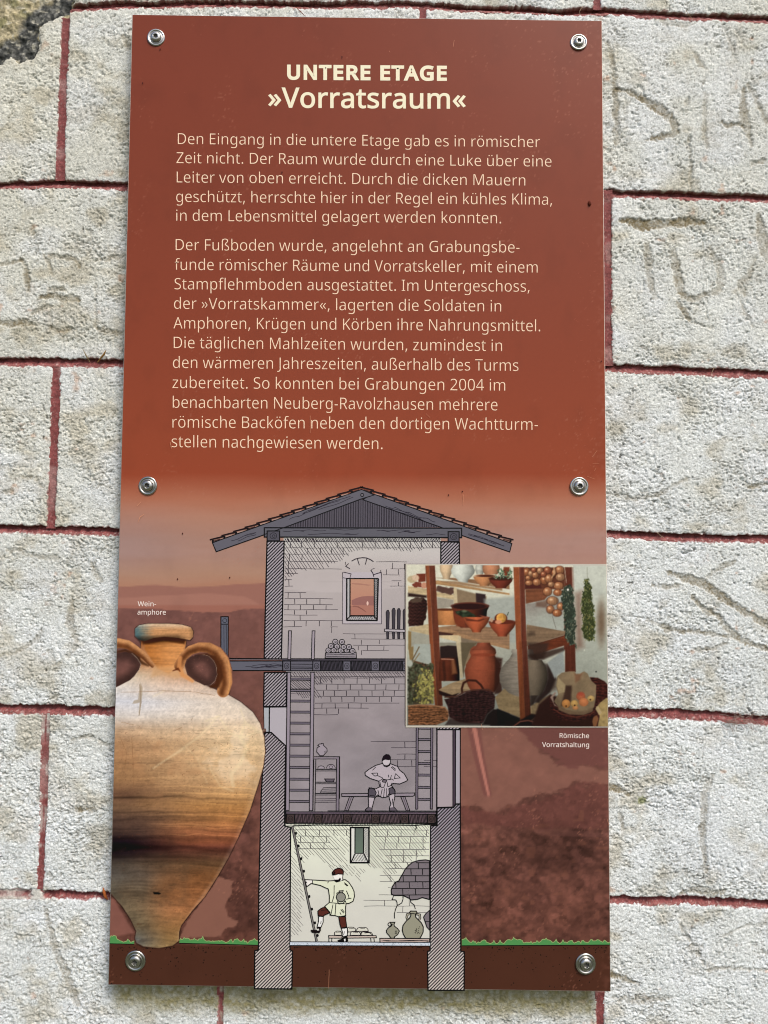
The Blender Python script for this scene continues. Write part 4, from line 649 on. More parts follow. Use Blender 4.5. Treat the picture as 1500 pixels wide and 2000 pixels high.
ä 450|231 437 -28 0 52 0 347 403 -25 23 25 -23 385 293 0 50 0 -98 385 0 0 98 -17 0 334 0 17 0 -5 20 320 61 5 -20 -1 0 317 61 1 0 -13 -16 279 22 13 10 -13 -10 234 -1 17 5 -17 -5 172 -8 24 0 -25 0 103 6 21 -9 -21 9 55 48 11 -19 -12 19 37 119 0 -28 0 43 87 219 -33 -24 34 23 243 257 -70 -3 24 0 316 259 -24 -1 0 9 316 285 0 -9 0 36 293 359 15 -14 -16 14 227 380 28 0 -23 0 163 370 20 7 -21 -7 106 347 17 9 -7 18 84 400 7 -17 19 10 151 426 -26 -7 25 7|252 208 21 1 -54 -2 141 182 20 15 -21 -15 110 119 0 27 0 -24 132 66 -15 11 15 -11 188 49 -23 0 37 0 279 79 -24 -20 24 20 315 172 0 -42 0 12 315 210 0 -13 -21 -1|113 546 0 -13 0 14 124 576 -7 -6 8 6 151 585 -10 0 10 0 177 576 -7 6 8 -6 188 546 0 14 0 -13 177 516 8 7 -7 -7 151 506 10 0 -10 0 124 516 8 -7 -7 7|264 546 0 -13 0 14 275 576 -8 -6 7 6 301 585 -10 0 10 0 327 576 -7 6 8 -6 338 546 0 14 0 -13 327 516 8 7 -7 -7 301 506 10 0 -10 0 275 516 7 -7 -8 7
ö 485|442 216 0 47 0 -36 428 121 9 27 -10 -28 388 51 17 19 -18 -20 324 7 25 10 -24 -10 241 -8 31 0 -28 0 163 7 24 -10 -24 10 100 51 18 -20 -17 19 59 121 10 -28 -10 27 44 216 0 -36 0 47 68 336 -16 -32 16 33 137 412 -30 -18 30 17 244 438 -41 0 39 0 347 412 -30 17 30 -18 417 336 -17 33 16 -32|117 216 0 51 0 -34 130 128 -9 25 9 -25 172 71 -19 13 18 -14 243 51 -29 0 29 0 314 71 -18 -14 19 13 356 128 -9 -25 8 25 369 216 0 -34 0 34 355 303 9 -24 -9 24 314 359 18 -13 -18 13 242 379 30 0 -44 0 147 335 20 29 -20 -29|131 546 0 -13 0 14 142 576 -8 -6 7 6 168 585 -10 0 11 0 195 576 -8 6 7 -6 206 546 0 14 0 -13 195 516 7 7 -8 -7 168 506 11 0 -10 0 142 516 7 -7 -8 7|281 546 0 -13 0 14 292 576 -7 -6 8 6 318 585 -10 0 11 0 345 576 -8 6 7 -6 356 546 0 14 0 -13 345 516 7 7 -8 -7 318 506 11 0 -10 0 292 516 8 -7 -7 7
ü 496|427 430 -23 0 0 -143 427 0 0 143 -19 0 370 0 19 0 -4 19 359 57 4 -19 -1 0 356 57 1 0 -9 -15 321 20 14 10 -15 -10 273 -1 18 4 -17 -5 220 -8 18 0 -34 0 134 8 23 -11 -24 11 81 59 12 -23 -12 23 63 148 0 -36 0 94 63 430 0 -94 24 0 135 430 -24 0 0 -92 135 153 0 92 0 -34 158 76 -16 17 15 -17 230 51 -32 0 32 0 306 69 -19 -12 18 12 345 121 -8 -23 8 24 357 206 0 -33 0 75 357 430 0 -75 23 0|136 546 0 -13 0 14 147 576 -8 -6 7 6 173 585 -10 0 10 0 200 576 -8 6 7 -6 211 546 0 14 0 -13 200 516 7 7 -8 -7 173 506 10 0 -10 0 147 516 7 -7 -8 7|286 546 0 -13 0 14 297 576 -7 -6 7 6 323 585 -10 0 10 0 350 576 -8 6 7 -6 361 546 0 14 0 -13 350 516 7 7 -8 -7 323 506 10 0 -10 0 297 516 7 -7 -7 7
  209'''
GL = {}
for ln in GLYPHS.split('\n'):
    if not ln: continue
    ch = ln[0]; f = ln[2:].split('|'); GL[ch] = (int(f[0]), [np.array(g.split(), float).reshape(-1, 6) for g in f[1:]])
def text_mesh(txt, off, track):
    cu = bpy.data.curves.new('letters', 'CURVE'); cu.dimensions = '2D'; cu.fill_mode = 'FRONT'; cu.resolution_u = 4
    x = 0.0
    for ch in txt:
        adv, sp = GL[ch]
        for g in sp:
            s = cu.splines.new('BEZIER'); s.bezier_points.add(len(g)-1); s.use_cyclic_u = True
            for b, (px, py, lx, ly, rx, ry) in zip(s.bezier_points, g):
                b.handle_left_type = b.handle_right_type = 'FREE'
                b.co = ((px+x)/1000, py/1000, 0); b.handle_left = ((px+lx+x)/1000, (py+ly)/1000, 0); b.handle_right = ((px+rx+x)/1000, (py+ry)/1000, 0)
        x += adv+track
    cu.offset = off/1000
    o = bpy.data.objects.new('letters', cu); COL.objects.link(o); bpy.context.view_layer.update()
    me = bpy.data.meshes.new_from_object(o.evaluated_get(bpy.context.evaluated_depsgraph_get()))
    V = np.array([v.co[:] for v in me.vertices]); me.calc_loop_triangles()
    F = np.array([t.vertices[:] for t in me.loop_triangles])
    bpy.data.objects.remove(o); bpy.data.curves.remove(cu); bpy.data.meshes.remove(me)
    return V, F
def outline_pts(ch, res=5):
    out = []
    for g in GL[ch][1]:
        P = []; n = len(g)
        for i in range(n):
            a, b = g[i], g[(i+1) % n]; p0, p1, p2, p3 = a[:2], a[:2]+a[4:6], b[:2]+b[2:4], b[:2]
            st = abs(np.cross(p1-p0, p3-p0)) < 60*2 and abs(np.cross(p2-p0, p3-p0)) < 60*2
            for k in range(1 if st else res):
                t = k/(1 if st else res); P.append((1-t)**3*p0+3*(1-t)**2*t*p1+3*(1-t)*t*t*p2+t**3*p3)
        Q = [P[0]]
        for p in P[1:]:
            if np.hypot(*(p-Q[-1])) > 3: Q.append(p)
        if np.hypot(*(Q[-1]-Q[0])) < 3: Q.pop()
        out.append(Q)
    return out
def letters(name, lines, off, col, track=0, label=None):
    P = Print(name, panel, 2, label)
    for txt, x0, y0, x1, y1, cap in lines:
        V, F = text_mesh(txt, min(off, 0), track); o_ = max(off, 0)/1000; xm, xM = V[:,0].min()-o_, V[:,0].max()+o_
        t = (V[:,0]-xm)/(xM-xm); X = x0+t*(x1-x0); Y = y0+t*(y1-y0) - V[:,1]/0.581*cap
        P._add(np.stack([X, Y], 1), F, col, 1)
        if off > 0:                                   # heavier weight: the outline is inked as well
            x = 0.0; sx = (x1-x0)/(xM-xm)
            for ch in txt:
                for Q in outline_pts(ch):
                    L = [(x0+((q[0]+x)/1000-xm)*sx, y0+((q[0]+x)/1000-xm)/(xM-xm)*(y1-y0)-q[1]/581*cap) for q in Q]
                    P.line(L, 2*o_/0.581*cap, col, 0, close=True)
                x += GL[ch][0]+track
    return P.done()
CREAM = (244,236,206); PALE = (255,222,192)
letters('heading_lettering', [('UNTERE ETAGE', 560.5,154,873,156.3,26.4)], 40, CREAM, 62)
letters('title_lettering', [('»Vorratsraum«', 524,209.5,909.5,211.8,38.5)], 13, CREAM, 8)
letters('opening_paragraph_lettering', [
 ('Den Eingang in die untere Etage gab es in römischer', 347.5,281.5,1054.7,287.7,21.8),
 ('Zeit nicht. Der Raum wurde durch eine Luke über eine', 344.8,318.7,1077,325.6,21.9),
 ('Leiter von oben erreicht. Durch die dicken Mauern', 345.3,356.5,1025.9,362.7,22),
 ('geschützt, herrschte hier in der Regel ein kühles Klima,', 344.3,394.5,1078,400.2,22.1),
 ('in dem Lebensmittel gelagert werden konnten.', 344.3,431.5,978.7,436.5,22.2)], -10, PALE)
letters('second_paragraph_lettering', [
 ('Der Fußboden wurde, angelehnt an Grabungsbe-', 343.2,488.7,1014.7,493.5,22.3),
 ('funde römischer Räume und Vorratskeller, mit einem', 341.3,527.3,1050,532.7,22.4),
 ('Stampflehmboden ausgestattet. Im Untergeschoss,', 341,565.2,1034,570,22.5),
 ('der »Vorratskammer«, lagerten die Soldaten in', 340,603.3,978.7,608.7,22.6),
 ('Amphoren, Krügen und Körben ihre Nahrungsmittel.', 339,641.7,1055,647.3,22.7),
 ('Die täglichen Mahlzeiten wurden, zumindest in', 339.5,680,980.5,686,22.8),
 ('den wärmeren Jahreszeiten, außerhalb des Turms', 338,718.8,1012.5,724.7,22.9),
 ('zubereitet. So konnten bei Grabungen 2004 im', 337,758,986.7,763.3,23),
 ('benachbarten Neuberg-Ravolzhausen mehrere', 337.6,796.7,971.5,801.7,23.1),
 ('römische Backöfen neben den dortigen Wachtturm-', 337,835.3,1050.5,840,23.2),
 ('stellen nachgewiesen werden.', 335.5,873.5,747,877.5,23.3)], -10, PALE)
letters('amphora_caption_lettering', [('Wein-', 269,1183.8,305,1184.2,9.6), ('amphore', 268.5,1200.2,324,1200.6,9.6)], 3, (240,226,218))
letters('photograph_caption_lettering', [('Römische', 1093,1441.2,1150.6,1441.6,9.4), ('Vorratshaltung', 1058.8,1458.8,1150.6,1459.4,9.4)], 3, (240,226,218))

# ------------------------------------------------------------------ printed picture 1: section through the watchtower
def zz(ox, oy, s): return lambda *a: [(ox+a[i]/s, oy+a[i+1]/s) for i in range(0, len(a), 2)]
A = zz(400, 940, 4.6875); B = zz(700, 940, 4.6875); Cz = zz(400, 1240, 4.6875); D = zz(640, 1340, 4.6875)
Ez = zz(480, 1560, 6.25); Fz = zz(700, 1560, 6.25); G = zz(480, 1740, 6.25); H = zz(700, 1740, 6.25); Iz = zz(640, 1060, 9.375)
BLK = (20, 14, 24); GREY = (98, 96, 106); FIL = (176, 170, 176)

# interior of the tower: the faded rooms
tw = Print('tower_drawing', panel, 1, 'section drawing of a watchtower with three floors and two figures')
xs = np.linspace(549, 862, 130); ys = np.linspace(1050, 1588, 220); XX, YY = np.meshgrid(xs, ys)
xl = np.interp(YY, [1050,1287,1288,1456,1588], [554,549,559,557,555]); xr = np.interp(YY, [1050,1418,1588], [861,861,853.5])
U = (XX-549)/313.0; XX = xl+U*(xr-xl)
c = np.stack([np.interp(YY, [1050,1080,1120,1200,1290,1330,1400,1480,1588], v) for v in ([196,196,185,185,170,157,149,145,149],[194,190,176,176,162,149,140,137,141],[189,187,175,176,164,152,144,142,146])], -1)
q = fbm(XX/60, YY/34, 301, 4); q = np.floor(q*6+.5)/6; c = c*(1+.07*q*sm(1290, 1400, YY)+.03*q)[..., None]
hl = sm(1150, 1152, YY - 6*np.sin((XX-560)/60.))*sm(1290, 1240, YY); c = c*(1-.04*hl)[..., None]
hl2 = sm(1.5, -1.5, np.abs(YY-1136)-.8)*sm(600, 640, XX); c = c*(1-.03*hl2)[..., None]
P = at(XX, YY, 0.0); P[..., 1] = -LV*1; ny, nx = XX.shape; I_ = np.arange(ny*nx).reshape(ny, nx)
tw.V.append(P.reshape(-1,3)); tw.nv = ny*nx; tw.C.append(ink(c).reshape(-1,3))
f = np.stack([I_[1:, :-1], I_[1:, 1:], I_[:-1, 1:], I_[:-1, :-1]], -1).reshape(-1,4); tw.F3.append(np.concatenate([f[:,[0,1,2]], f[:,[0,2,3]]]))
# ground floor room, bright
xs = np.linspace(556, 841, 60); ys = np.linspace(1608, 1840, 60); XX, YY = np.meshgrid(xs, ys); XX = XX+np.where(U[0,0]==0, 0, 0)
t = sm(1620, 1790, YY); c = mixc((226,230,212), (210,209,200), t); c = c*(1+.012*fbm(XX/20, YY/20, 305, 2))[..., None]
P = at(XX, YY, 0.0); P[..., 1] = -LV*1; ny, nx = XX.shape; I_ = np.arange(ny*nx).reshape(ny, nx)+tw.nv
tw.V.append(P.reshape(-1,3)); tw.nv += ny*nx; tw.C.append(ink(c).reshape(-1,3))
f = np.stack([I_[1:, :-1], I_[1:, 1:], I_[:-1, 1:], I_[:-1, :-1]], -1).reshape(-1,4); tw.F3.append(np.concatenate([f[:,[0,1,2]], f[:,[0,2,3]]]))
T = tw.done()

# masonry lines and shading on the inside walls
mz = Print('masonry_lines', T, 2)
def course(y, x0, x1, w=.9, wob=.5, col=(52,44,54)):
    n = max(2, int((x1-x0)/22)); mz.line([(x0+(x1-x0)*i/n, y+random.uniform(-wob, wob)) for i in range(n+1)], w, col)
def upr(x, y0, y1, w=1.3, col=(40,32,42)): mz.line([(x, y0), (x+random.uniform(-.6,.6), y1)], w, col)
for y, x0, x1 in ((1058,555,860),(1070,555,690),(1082.5,556,682),(1070,696,861),(1096,556,660),(1111,556,592),(1120,556,582),(1097,735,795),(1111,556,668),
                  (1132,556,570),(1145,556,572),(1157,556,598),(1169.5,556,650),(1181,555,650),(1191,555,660),(1201,555,620),(1212,554,690),(1224,553,590)):
    course(y, x0, x1)
for ys_, xs_ in (((1059,1069),(567,589,614,637,660,708,733,756,780,802,823,845)),((1071,1081),(578,601,626,648,670)),((1083,1095),(565,590)),((1097,1110),(563.5,)),((1112,1120),(563,)),((1132,1145),(564,)),
                 ((1158,1168),(563,586)),((1170,1180),(575.5,599,625)),((1182,1191),(563,587,612,637)),((1192,1200),(575,599)),((1202,1211),(586,)),((1213,1223),(575,598,624,647))):
    for x in xs_: upr(x, ys_[0], ys_[1])
for x, y0, y1 in ((767,1099,1111),(790,1101,1112),(755,1112,1122),(778,1112,1122),(778,1137,1145),(648,1224,1236),(693,1238,1248),(706,1250,1259),(718,1260,1270),(741,1250,1258),(706,1270,1279),(750,1262,1270),(700,1262,1270)):
    upr(x, y0, y1, 1.1)
for y, x0, x1 in ((1111,763,792),(1122.5,748,781),(1134,765,784),(1145,762,794),(1224,645,660),(1238,670,794),(1248,686,793),(1260,690,793),(1270,708,760)): course(y, x0, x1, .8)
for y in (1314,1321.5): course(y, 560, 795, .9)
rows = [(1324,612,795),(1336,612,795),(1348,618,795),(1360,620,795),(1373,615,780),(1383,612,720),(1396,612,660)]
for i, (y, x0, x1) in enumerate(rows):
    course(y, x0, x1, .95)
    if i < 6:
        x = x0+14+(i % 2)*12
        while x < min(x1, rows[i+1][2]+8): upr(x, y+1, y+11); x += random.uniform(21, 26)
for y, x0, x1 in ((1448,724,812),(1460,764,812),(1472.5,775,812),(1484,762,812),(1497,770,812),(1497,828,853),(1485,828,853)): course(y, x0, x1, .9)
for x, y0, y1 in ((790.5,1449,1460),(791,1473,1483),(776,1485,1496),(804,1485,1496)): upr(x, y0, y1)
for y in (1330,1345,1355,1368): course(y, 568, 610, .7)
# niche and doorway courses
for y, x0, x1 in ((1381,515,558),(1393.5,515,558),(1409,522,558),(1422,536,557),(1433,543,556)): course(y, x0, x1, .9)
for x, y0, y1 in ((536,1381,1393),(535,1409,1421),(545,1422,1433),(544,1399,1408)): upr(x, y0, y1)
for y, x0, x1 in ((1437,858,884),(1474.5,856,884),(1486.5,856,898),(1498,856,884),(1511,856,876),(1523,856,872),(1562,856,884)): course(y, x0, x1, .8)
for x, y0, y1 in ((866,1426,1437),(866,1475,1486),(880,1487,1498),(878,1512,1522),(878,1563,1574)): upr(x, y0, y1, 1.0)
# ground floor stonework
def brickwork(x0, x1, y0, rh, nrow, bw, sk=0, keep=None):
    for r in range(nrow+1):
        y = y0+r*rh; a, b = (keep(r) if keep else (x0, x1)); course(y, a, b, .95, .4)
        if r < nrow:
            x = a + bw*(.5 if (r+sk) % 2 else .95)
            while x < b-2: upr(x, y+1, y+rh-1, 1.2); x += bw*random.uniform(.93, 1.07)
brickwork(576, 690, 1620.7, 12.4, 3, 26, 0, lambda r: ((572, 683), (574, 647), (582, 645), (584, 640))[r]); course(1658, 582, 662)
brickwork(722, 839, 1621, 12.6, 6, 24.5, 1, lambda r: ((722, 838), (730, 838), (738, 838), (740, 838), (752, 838), (748, 806), (752, 796))[r])
for y, x0, x1 in ((1709.5,742,785),(1722,742,766),(1734,758,765),(1747.5,740,766),(1758,710,775),(1769.5,711,839),(1782.5,775,838)): course(y, x0, x1, .8)
for x, y0, y1 in ((762,1710,1721),(751,1758,1769),(787,1770,1782),(799,1757,1769)): upr(x, y0, y1, 1.0)
K2 = (44, 36, 46)
mz.hatch([(556,1051),(860,1051),(860,1072),(800,1078),(735,1074),(690,1078),(668,1100),(640,1112),(585,1120),(556,1135)], 56, 5.0, 1.0, K2, jit=.8, fade=(.82,1))
mz.hatch([(556,1051),(860,1051),(860,1058),(556,1058)], 62, 2.9, 1.3, K2, jit=.5)
mz.hatch([(568,1312),(795,1312),(795,1322),(740,1330),(690,1324),(640,1334),(618,1340),(612,1326),(568,1322)], 52, 4.2, .9, K2, jit=.8, fade=(.8,1))
mz.hatch([(568,1325),(608,1325),(608,1346),(568,1346)], 40, 3.6, .9, K2, jit=.6); mz.hatch([(575,1350),(605,1350),(605,1362),(590,1364)], 56, 3.4, .9, K2)
mz.hatch([(612,1336),(630,1364),(612,1362)], 56, 4, .9, K2)
mz.hatch([(573,1612),(690,1612),(690,1690),(668,1706),(640,1690),(610,1672),(590,1690),(574,1670)], 47, 4.9, .75, (70,64,66), jit=.9, fade=(.75,1), brk=.5)
mz.hatch([(720,1612),(838,1612),(838,1676),(806,1680),(790,1706),(770,1726),(740,1700),(716,1692)], 49, 4.6, .85, (56,50,54), jit=.9, fade=(.8,1), brk=.35)
mz.hatch([(569,1672),(596,1700),(598,1770),(590,1826),(569,1830)], 49, 4.8, .75, (84,78,80), jit=.9, fade=(.6,1), brk=.35)
mz.hatch([(640,1690),(686,1690),(716,1700),(706,1722),(660,1712)], 47, 5.0, .7, (90,84,86), jit=.9, fade=(.6,1), brk=.6)
o = mz.done(); o['kind'] = 'stuff'

# cut stone walls, hatched
W = [[(521.6,1057),(555,1057),(549.5,1287),(516,1287)],
     [(516,1313.6),(560.4,1313.6),(559,1380),(515,1380)],
     [(517,1431),(530,1431),(557.9,1456.5),(556,1584),(556,1613),(567.7,1616),(566.4,1855),(571.5,1857.6),(570,1931.5),(497,1931),(497.6,1857),(504.8,1855),(505.6,1740),(510,1560)],
     [(861,1058),(897,1059),(897.5,1103),(861,1103)], [(853,1418),(899,1418),(899,1425),(853,1425)],
     [(853.6,1578),(886,1577),(890,1570),(899,1570),(899.5,1740),(900,1857.6),(907,1859),(906.4,1934),(836,1934),(835,1858),(840,1857),(840.8,1613),(853.6,1612)]]
for k, p in enumerate(W):
    s = Print('cut_wall', T, 3)
    top = min(q_[1] for q_ in p); s.grad(p, (168,160,168) if top < 1500 else (150,144,156), (168,160,168) if top < 1420 else (200,192,186))
    s.hatch(p, -45, 4.6, 2.1, BLK); s.line(p, 2.6, BLK, 2, close=True); s.done()

# roof: rafters, tie beam, gable boarding, tiles
rf = Print('roof_timbers', T, 4, 'grey roof truss of rafters, tie beam and boarded gable')
rf.poly([(556,1030),(705,974),(862,1030)], (92,88,98)); 
x = 563.0
while x < 858:
    yt = np.interp(x, [559,706,859], [1029,974,1029]); rf.line([(x, max(yt, 974)), (x+.3, 1029.5)], 1.15, (28,20,30)); x += random.uniform(3.0, 3.8)
L = [(415,1060),(706,956),(721,962),(730,967),(704,975),(559,1029),(516,1044.5),(422.4,1077.6)]
R_ = [(706,956),(730,965),(999.7,1061.6),(995.5,1078),(901.6,1045.6),(859,1029),(709,976),(721,968)]
rf.poly(R_, GREY, 1); rf.line(R_, 1.9, BLK, 2, close=True); rf.poly(L, (100,98,108), 3); rf.line(L, 1.9, BLK, 4, close=True)
tb = [(516.3,1030.7),(901.6,1031.7),(901.6,1049.9),(516.3,1048.8)]
rf.poly(tb, (96,95,104), 4); rf.line(tb, 2.4, BLK, 5, close=True)
def grain(s, x0, x1, y0, y1, n, lev, dy=0.0, w=.8, col=(34,28,40)):
    for i in range(n):
        a = random.uniform(x0, x1-20); b = min(x1, a+random.uniform(30, 90)); y = random.uniform(y0, y1)
        s.line([(a+(b-a)*k/8, y+dy*(a+(b-a)*k/8-x0)+1.1*math.sin(k*.9+i)) for k in range(9)], w, col, lev)
grain(rf, 550, 700, 1034, 1046, 5, 6); grain(rf, 700, 870, 1035, 1046, 5, 6)
grain(rf, 430, 500, 1063, 1070, 3, 6, -.355); grain(rf, 560, 690, 1011, 1019, 5, 6, -.36); grain(rf, 730, 850, 974, 982, 5, 4, .36); grain(rf, 905, 985, 1036, 1044, 3, 4, .35)
for cx, cy, ww in ((534,1046.5,12.2),(886,1048,10.7)):
    b = [(cx-ww,cy-9.5),(cx+ww,cy-9.5),(cx+ww,cy+9.8),(cx-ww,cy+9.8)]; rf.poly(b, (84,82,92), 6); rf.line(b, 2.2, BLK, 7, close=True)
    rf.ell(cx, cy, 6.5, 6, None, .9, BLK, 7); rf.ell(cx+.5, cy+.5, 2.8, 2.6, None, .8, BLK, 7)
rf.ell(707.5, 966.8, 3, 3, (110,106,114), 1.6, BLK, 6)
rf.line([(559,1029),(516,1044)], 1.6, BLK, 5)
rf.done()
for side in (0, 1):
    n = 13
    for k in range(n):
        a, b = k/n, (k+1)/n
        if side == 0: p = np.array([410,1056.]); q_ = np.array([704,951.5])
        else: p = np.array([1003,1056.]); q_ = np.array([708,951.5])
        s = Print('roof_tile', T, 10); u = p+(q_-p)*a; v = p+(q_-p)*(b+.018); up = np.array([0, -1.0])
        s.line([u+up*1.6, v+(0, 1.6)], 2.7, (46,26,28), 1); s.line([u+up*2.4, v+(0, .5)], 1.5, BLK, 2)
        m_ = p+(q_-p)*(a+.02); s.line([m_+(0, 1), m_+(0, 5)], 3.8, BLK, 1)
        g0 = p+(q_-p)*(a+.34/n*1); g1 = p+(q_-p)*(b-.1/n)
        s.line([g0+(0, 3.2), g1+(0, 4.0)], 1.6, (176,146,136) if k % 3 else (70,44,42), 0); s.done()

# floors
def floor_beam(y0, y1, x0, x1, sq, hcol, scol, plank):
    s = Print('floor_beams', T, 6); s.poly([(x0,y0),(x1,y0),(x1,y1),(x0,y1)], hcol)
    s.hatch([(x0,y0),(x1,y0),(x1,y1),(x0,y1)], 82, 2.6, 1.3, BLK, jit=.4)
    for a, b in sq:
        s.poly([(a,y0),(b,y0),(b,y1),(a,y1)], scol, 2); s.line([(a,y0),(b,y0),(b,y1),(a,y1)], 1.9, BLK, 3, close=True)
        s.ell((a+b)/2, (y0+y1)/2, (b-a)*.3, (y1-y0)*.3, None, .9, BLK, 3, 12); s.ell((a+b)/2, (y0+y1)/2+.5, (b-a)*.12, (y1-y0)*.12, None, .8, BLK, 3, 8)
    s.line([(x0, y0-.5), (x1, y0)], 2.0, BLK, 3); s.line([(x0, y1), (x1, y1+.3)], 1.6, BLK, 3)
    if plank: s.line([(x0, y0-4.3), (x1, y0-4)], 2.2, BLK, 3); s.poly([(x0,y0-3.4),(x1,y0-3.2),(x1,y0-1.2),(x0,y0-1.3)], plank, 2)
    return s
s = floor_beam(1291, 1310, 551, 795.5, [(552.5,567.5),(611,626),(670,685),(725,741),(786,796)], (70,66,76), (100,98,110), (90,84,96))
s.poly([(568.5,1292),(610,1292),(610,1309),(568.5,1309)], (98,96,108), 2)
for y in (1297,1302.5,1305): s.line([(569,y),(610,y+.4)], 1.1, BLK, 3)
s.done()
s = Print('gallery_beam', T, 6); p = [(447,1291),(552.5,1291),(552.5,1309.5),(450,1309.5)]; s.poly(p, (98,98,110)); s.line(p, 2.0, BLK, 1, close=True); grain(s, 455, 550, 1295, 1305, 6, 2)
s.line([(446,1286),(553,1287)], 2.4, BLK, 1); s.line([(446,1287.8),(550,1288.6)], 1.0, (120,110,116), 2)
p = [(431.6,1204.5),(446,1204.5),(445.5,1286),(431.6,1286)]; s.poly(p, (96,98,112)); s.line(p, 2.0, BLK, 1, close=True); s.line([(432,1219),(446,1219)], 1.8, BLK, 2)
for x in (436,439.5,442.5): s.line([(x,1221),(x-.4,1285)], .8, BLK, 1)
s.ell(439, 1212, 4, 4, None, .9, BLK, 2, 10); s.done()
s = floor_beam(1590, 1608, 559, 852, [(560,575),(613.6,628.8),(670.4,685.6),(726,740.5),(783,797.6),(835,849.6)], (96,80,86), (72,60,60), (128,112,128))
s.hatch([(559,1606),(852,1606),(852,1612),(559,1612)], 80, 2.5, 1.0, BLK, jit=.5)
s.line([(557,1611),(572,1613),(620,1611),(680,1612),(760,1611),(810,1612),(835,1610),(852,1610)], 1.9, BLK, 3); s.line([(811,1612),(814,1616),(811,1620)], 2.2, BLK, 3)
s.poly([(558,1609.5),(572,1610.5),(572,1612.5),(558,1612)], (222,220,210), 4); s.line([(852.5,1584),(852.5,1611)], 2.6, BLK, 3); s.line([(558,1584),(557,1611)], 2.4, BLK, 3); s.done()
s = Print('screed_floor', T, 6); s.poly([(566.5,1839.5),(840,1840.5),(840,1847),(566.5,1846)], (205,214,226))
s.line([(566,1839.3),(840,1840.3)], 1.8, (20,24,40), 1); s.line([(566,1846.6),(840,1847.6)], 1.8, BLK, 1)
for i in range(150): x = random.uniform(568,838); y = random.uniform(1841,1846); s.poly([(x,y),(x+1.3,y+.2),(x+.6,y+1.1)], (60,66,84), 1)
s.done()
# wall lines of the rooms, niche, doorway
s = Print('wall_niche', T, 4)
s.poly([(515,1381),(559,1381),(557.9,1456),(530,1430),(515,1430)], (178,172,180), 0); s.poly([(515,1381),(525.5,1381),(525.5,1430),(515,1430)], (172,176,182), 1)
s.line([(526.3,1380),(525.8,1431)], 2.6, BLK, 2); s.line([(515,1381),(559.5,1380.5)], 2.4, BLK, 2); s.line([(516.5,1430),(530,1430.5),(558,1457)], 2.6, BLK, 2); s.line([(515,1381),(516,1431)], 1.4, BLK, 2)
s.done(); s = Print('doorway', T, 4)
s.poly([(854.5,1425),(884,1425),(884,1575),(854.5,1576)], (170,158,164), 0); s.poly([(884,1425),(890,1425),(890,1574),(884,1576)], (72,60,72), 1)
s.poly([(890.5,1425),(898,1425),(898,1570),(890.5,1570)], (168,162,172), 1)
s.line([(884.5,1425),(884.5,1577)], 1.8, BLK, 2); s.line([(890,1424),(889.5,1570)], 1.8, BLK, 2); s.line([(899,1418),(899,1572)], 2.2, BLK, 2); s.line([(853.5,1418),(853,1612)], 2.6, BLK, 2)
s.line([(853,1425),(899,1425)], 2.4, BLK, 2); s.line([(853,1577),(886,1576.5),(891,1570.5),(899,1570)], 2.6, BLK, 2); s.done()

# upper window
s = Print('arched_window', T, 4)
o = Iz(275,540, 985,540, 985,1485, 275,1485); s.poly(o, (186,178,184)); s.line([o[1],o[2],o[3],o[0]], 1.1, (60,52,64), 1)
s.poly(Iz(345,650, 925,650, 912,1425, 345,1425), (182,180,182), 1)
w = Iz(420,665, 850,665, 850,1335, 420,1335); s.grad(w, (188,144,122), (182,126,108), 2)
s.poly(Iz(440,1055, 520,1015, 620,985, 720,975, 845,978, 845,1200, 440,1140), (150,104,98), 3); s.poly(Iz(425,1160, 560,1140, 845,1150, 845,1335, 425,1335), (170,118,104), 4)
s.poly(Iz(440,740, 600,745, 800,775, 740,785, 560,768, 440,756), (170,124,108), 3); s.line(Iz(440,1160, 560,1175, 640,1220, 710,1275), 2.2, (136,90,82), 5, taper=True); s.ell(*Iz(730,1110)[0], 2, 4, (228,190,176), 0, lev=5)
for pr, ww in ((Iz(345,655, 925,655),2.2),(Iz(350,650, 348,1425),2.8),(Iz(410,660, 408,1340),2.4),(Iz(350,1420, 912,1422),2.6),(Iz(410,1338, 860,1338),2.8),(Iz(852,665, 855,1345),2.0),(Iz(925,650, 905,1425),3.0),(Iz(345,1415, 410,1345),2.2),(Iz(905,1410, 850,1345),2.2)):
    s.line(pr, ww, BLK, 6)
s.hatch(Iz(865,670, 910,670, 895,1400, 865,1350), -55, 2.0, 1.0, BLK, 5); s.hatch(Iz(420,1350, 850,1350, 890,1405, 380,1405), 60, 3.2, .9, BLK, 5, jit=.5)
for pr, ww in ((Iz(440,335, 500,300, 560,282, 640,272, 710,278, 780,305, 840,345),1.6),(Iz(545,290, 560,345, 582,408),1.4),(Iz(718,285, 705,345, 688,402),1.5),(Iz(385,380, 330,430, 410,475),1.4),(Iz(325,350, 325,405),1.0),
               (Iz(285,540, 350,550, 430,570, 410,640),1.2),(Iz(275,640, 345,650),1.0),(Iz(790,498, 830,560, 845,620),1.5),(Iz(845,582, 970,542),1.5),(Iz(970,500, 985,600, 990,650),1.2),(Iz(800,490, 860,465),.9),(Iz(275,545, 275,640),1.1)):
    s.line(pr, ww, (46,36,48), 6)
s.done()
# pegs on the rail
s = Print('rack_of_tools', T, 4)
for cx, t0 in ((757,1192),(768.5,1188),(778.5,1188.5),(790,1189.5)):
    b0 = 1248 if cx < 785 else 1248
    p = [(cx-3,t0+4),(cx-1,t0),(cx+2,t0),(cx+3.6,t0+4),(cx+2.6,1228),(cx+2,b0),(cx-1.6,b0),(cx-2.4,1228)]; s.poly(p, (66,62,70)); s.line(p, 1.2, BLK, 1, close=True)
p = [(751,1228.5),(794.5,1229.5),(794.5,1235),(751,1233.5)]; s.poly(p, (180,172,178), 2); s.line(p, 1.4, BLK, 3, close=True); s.done()
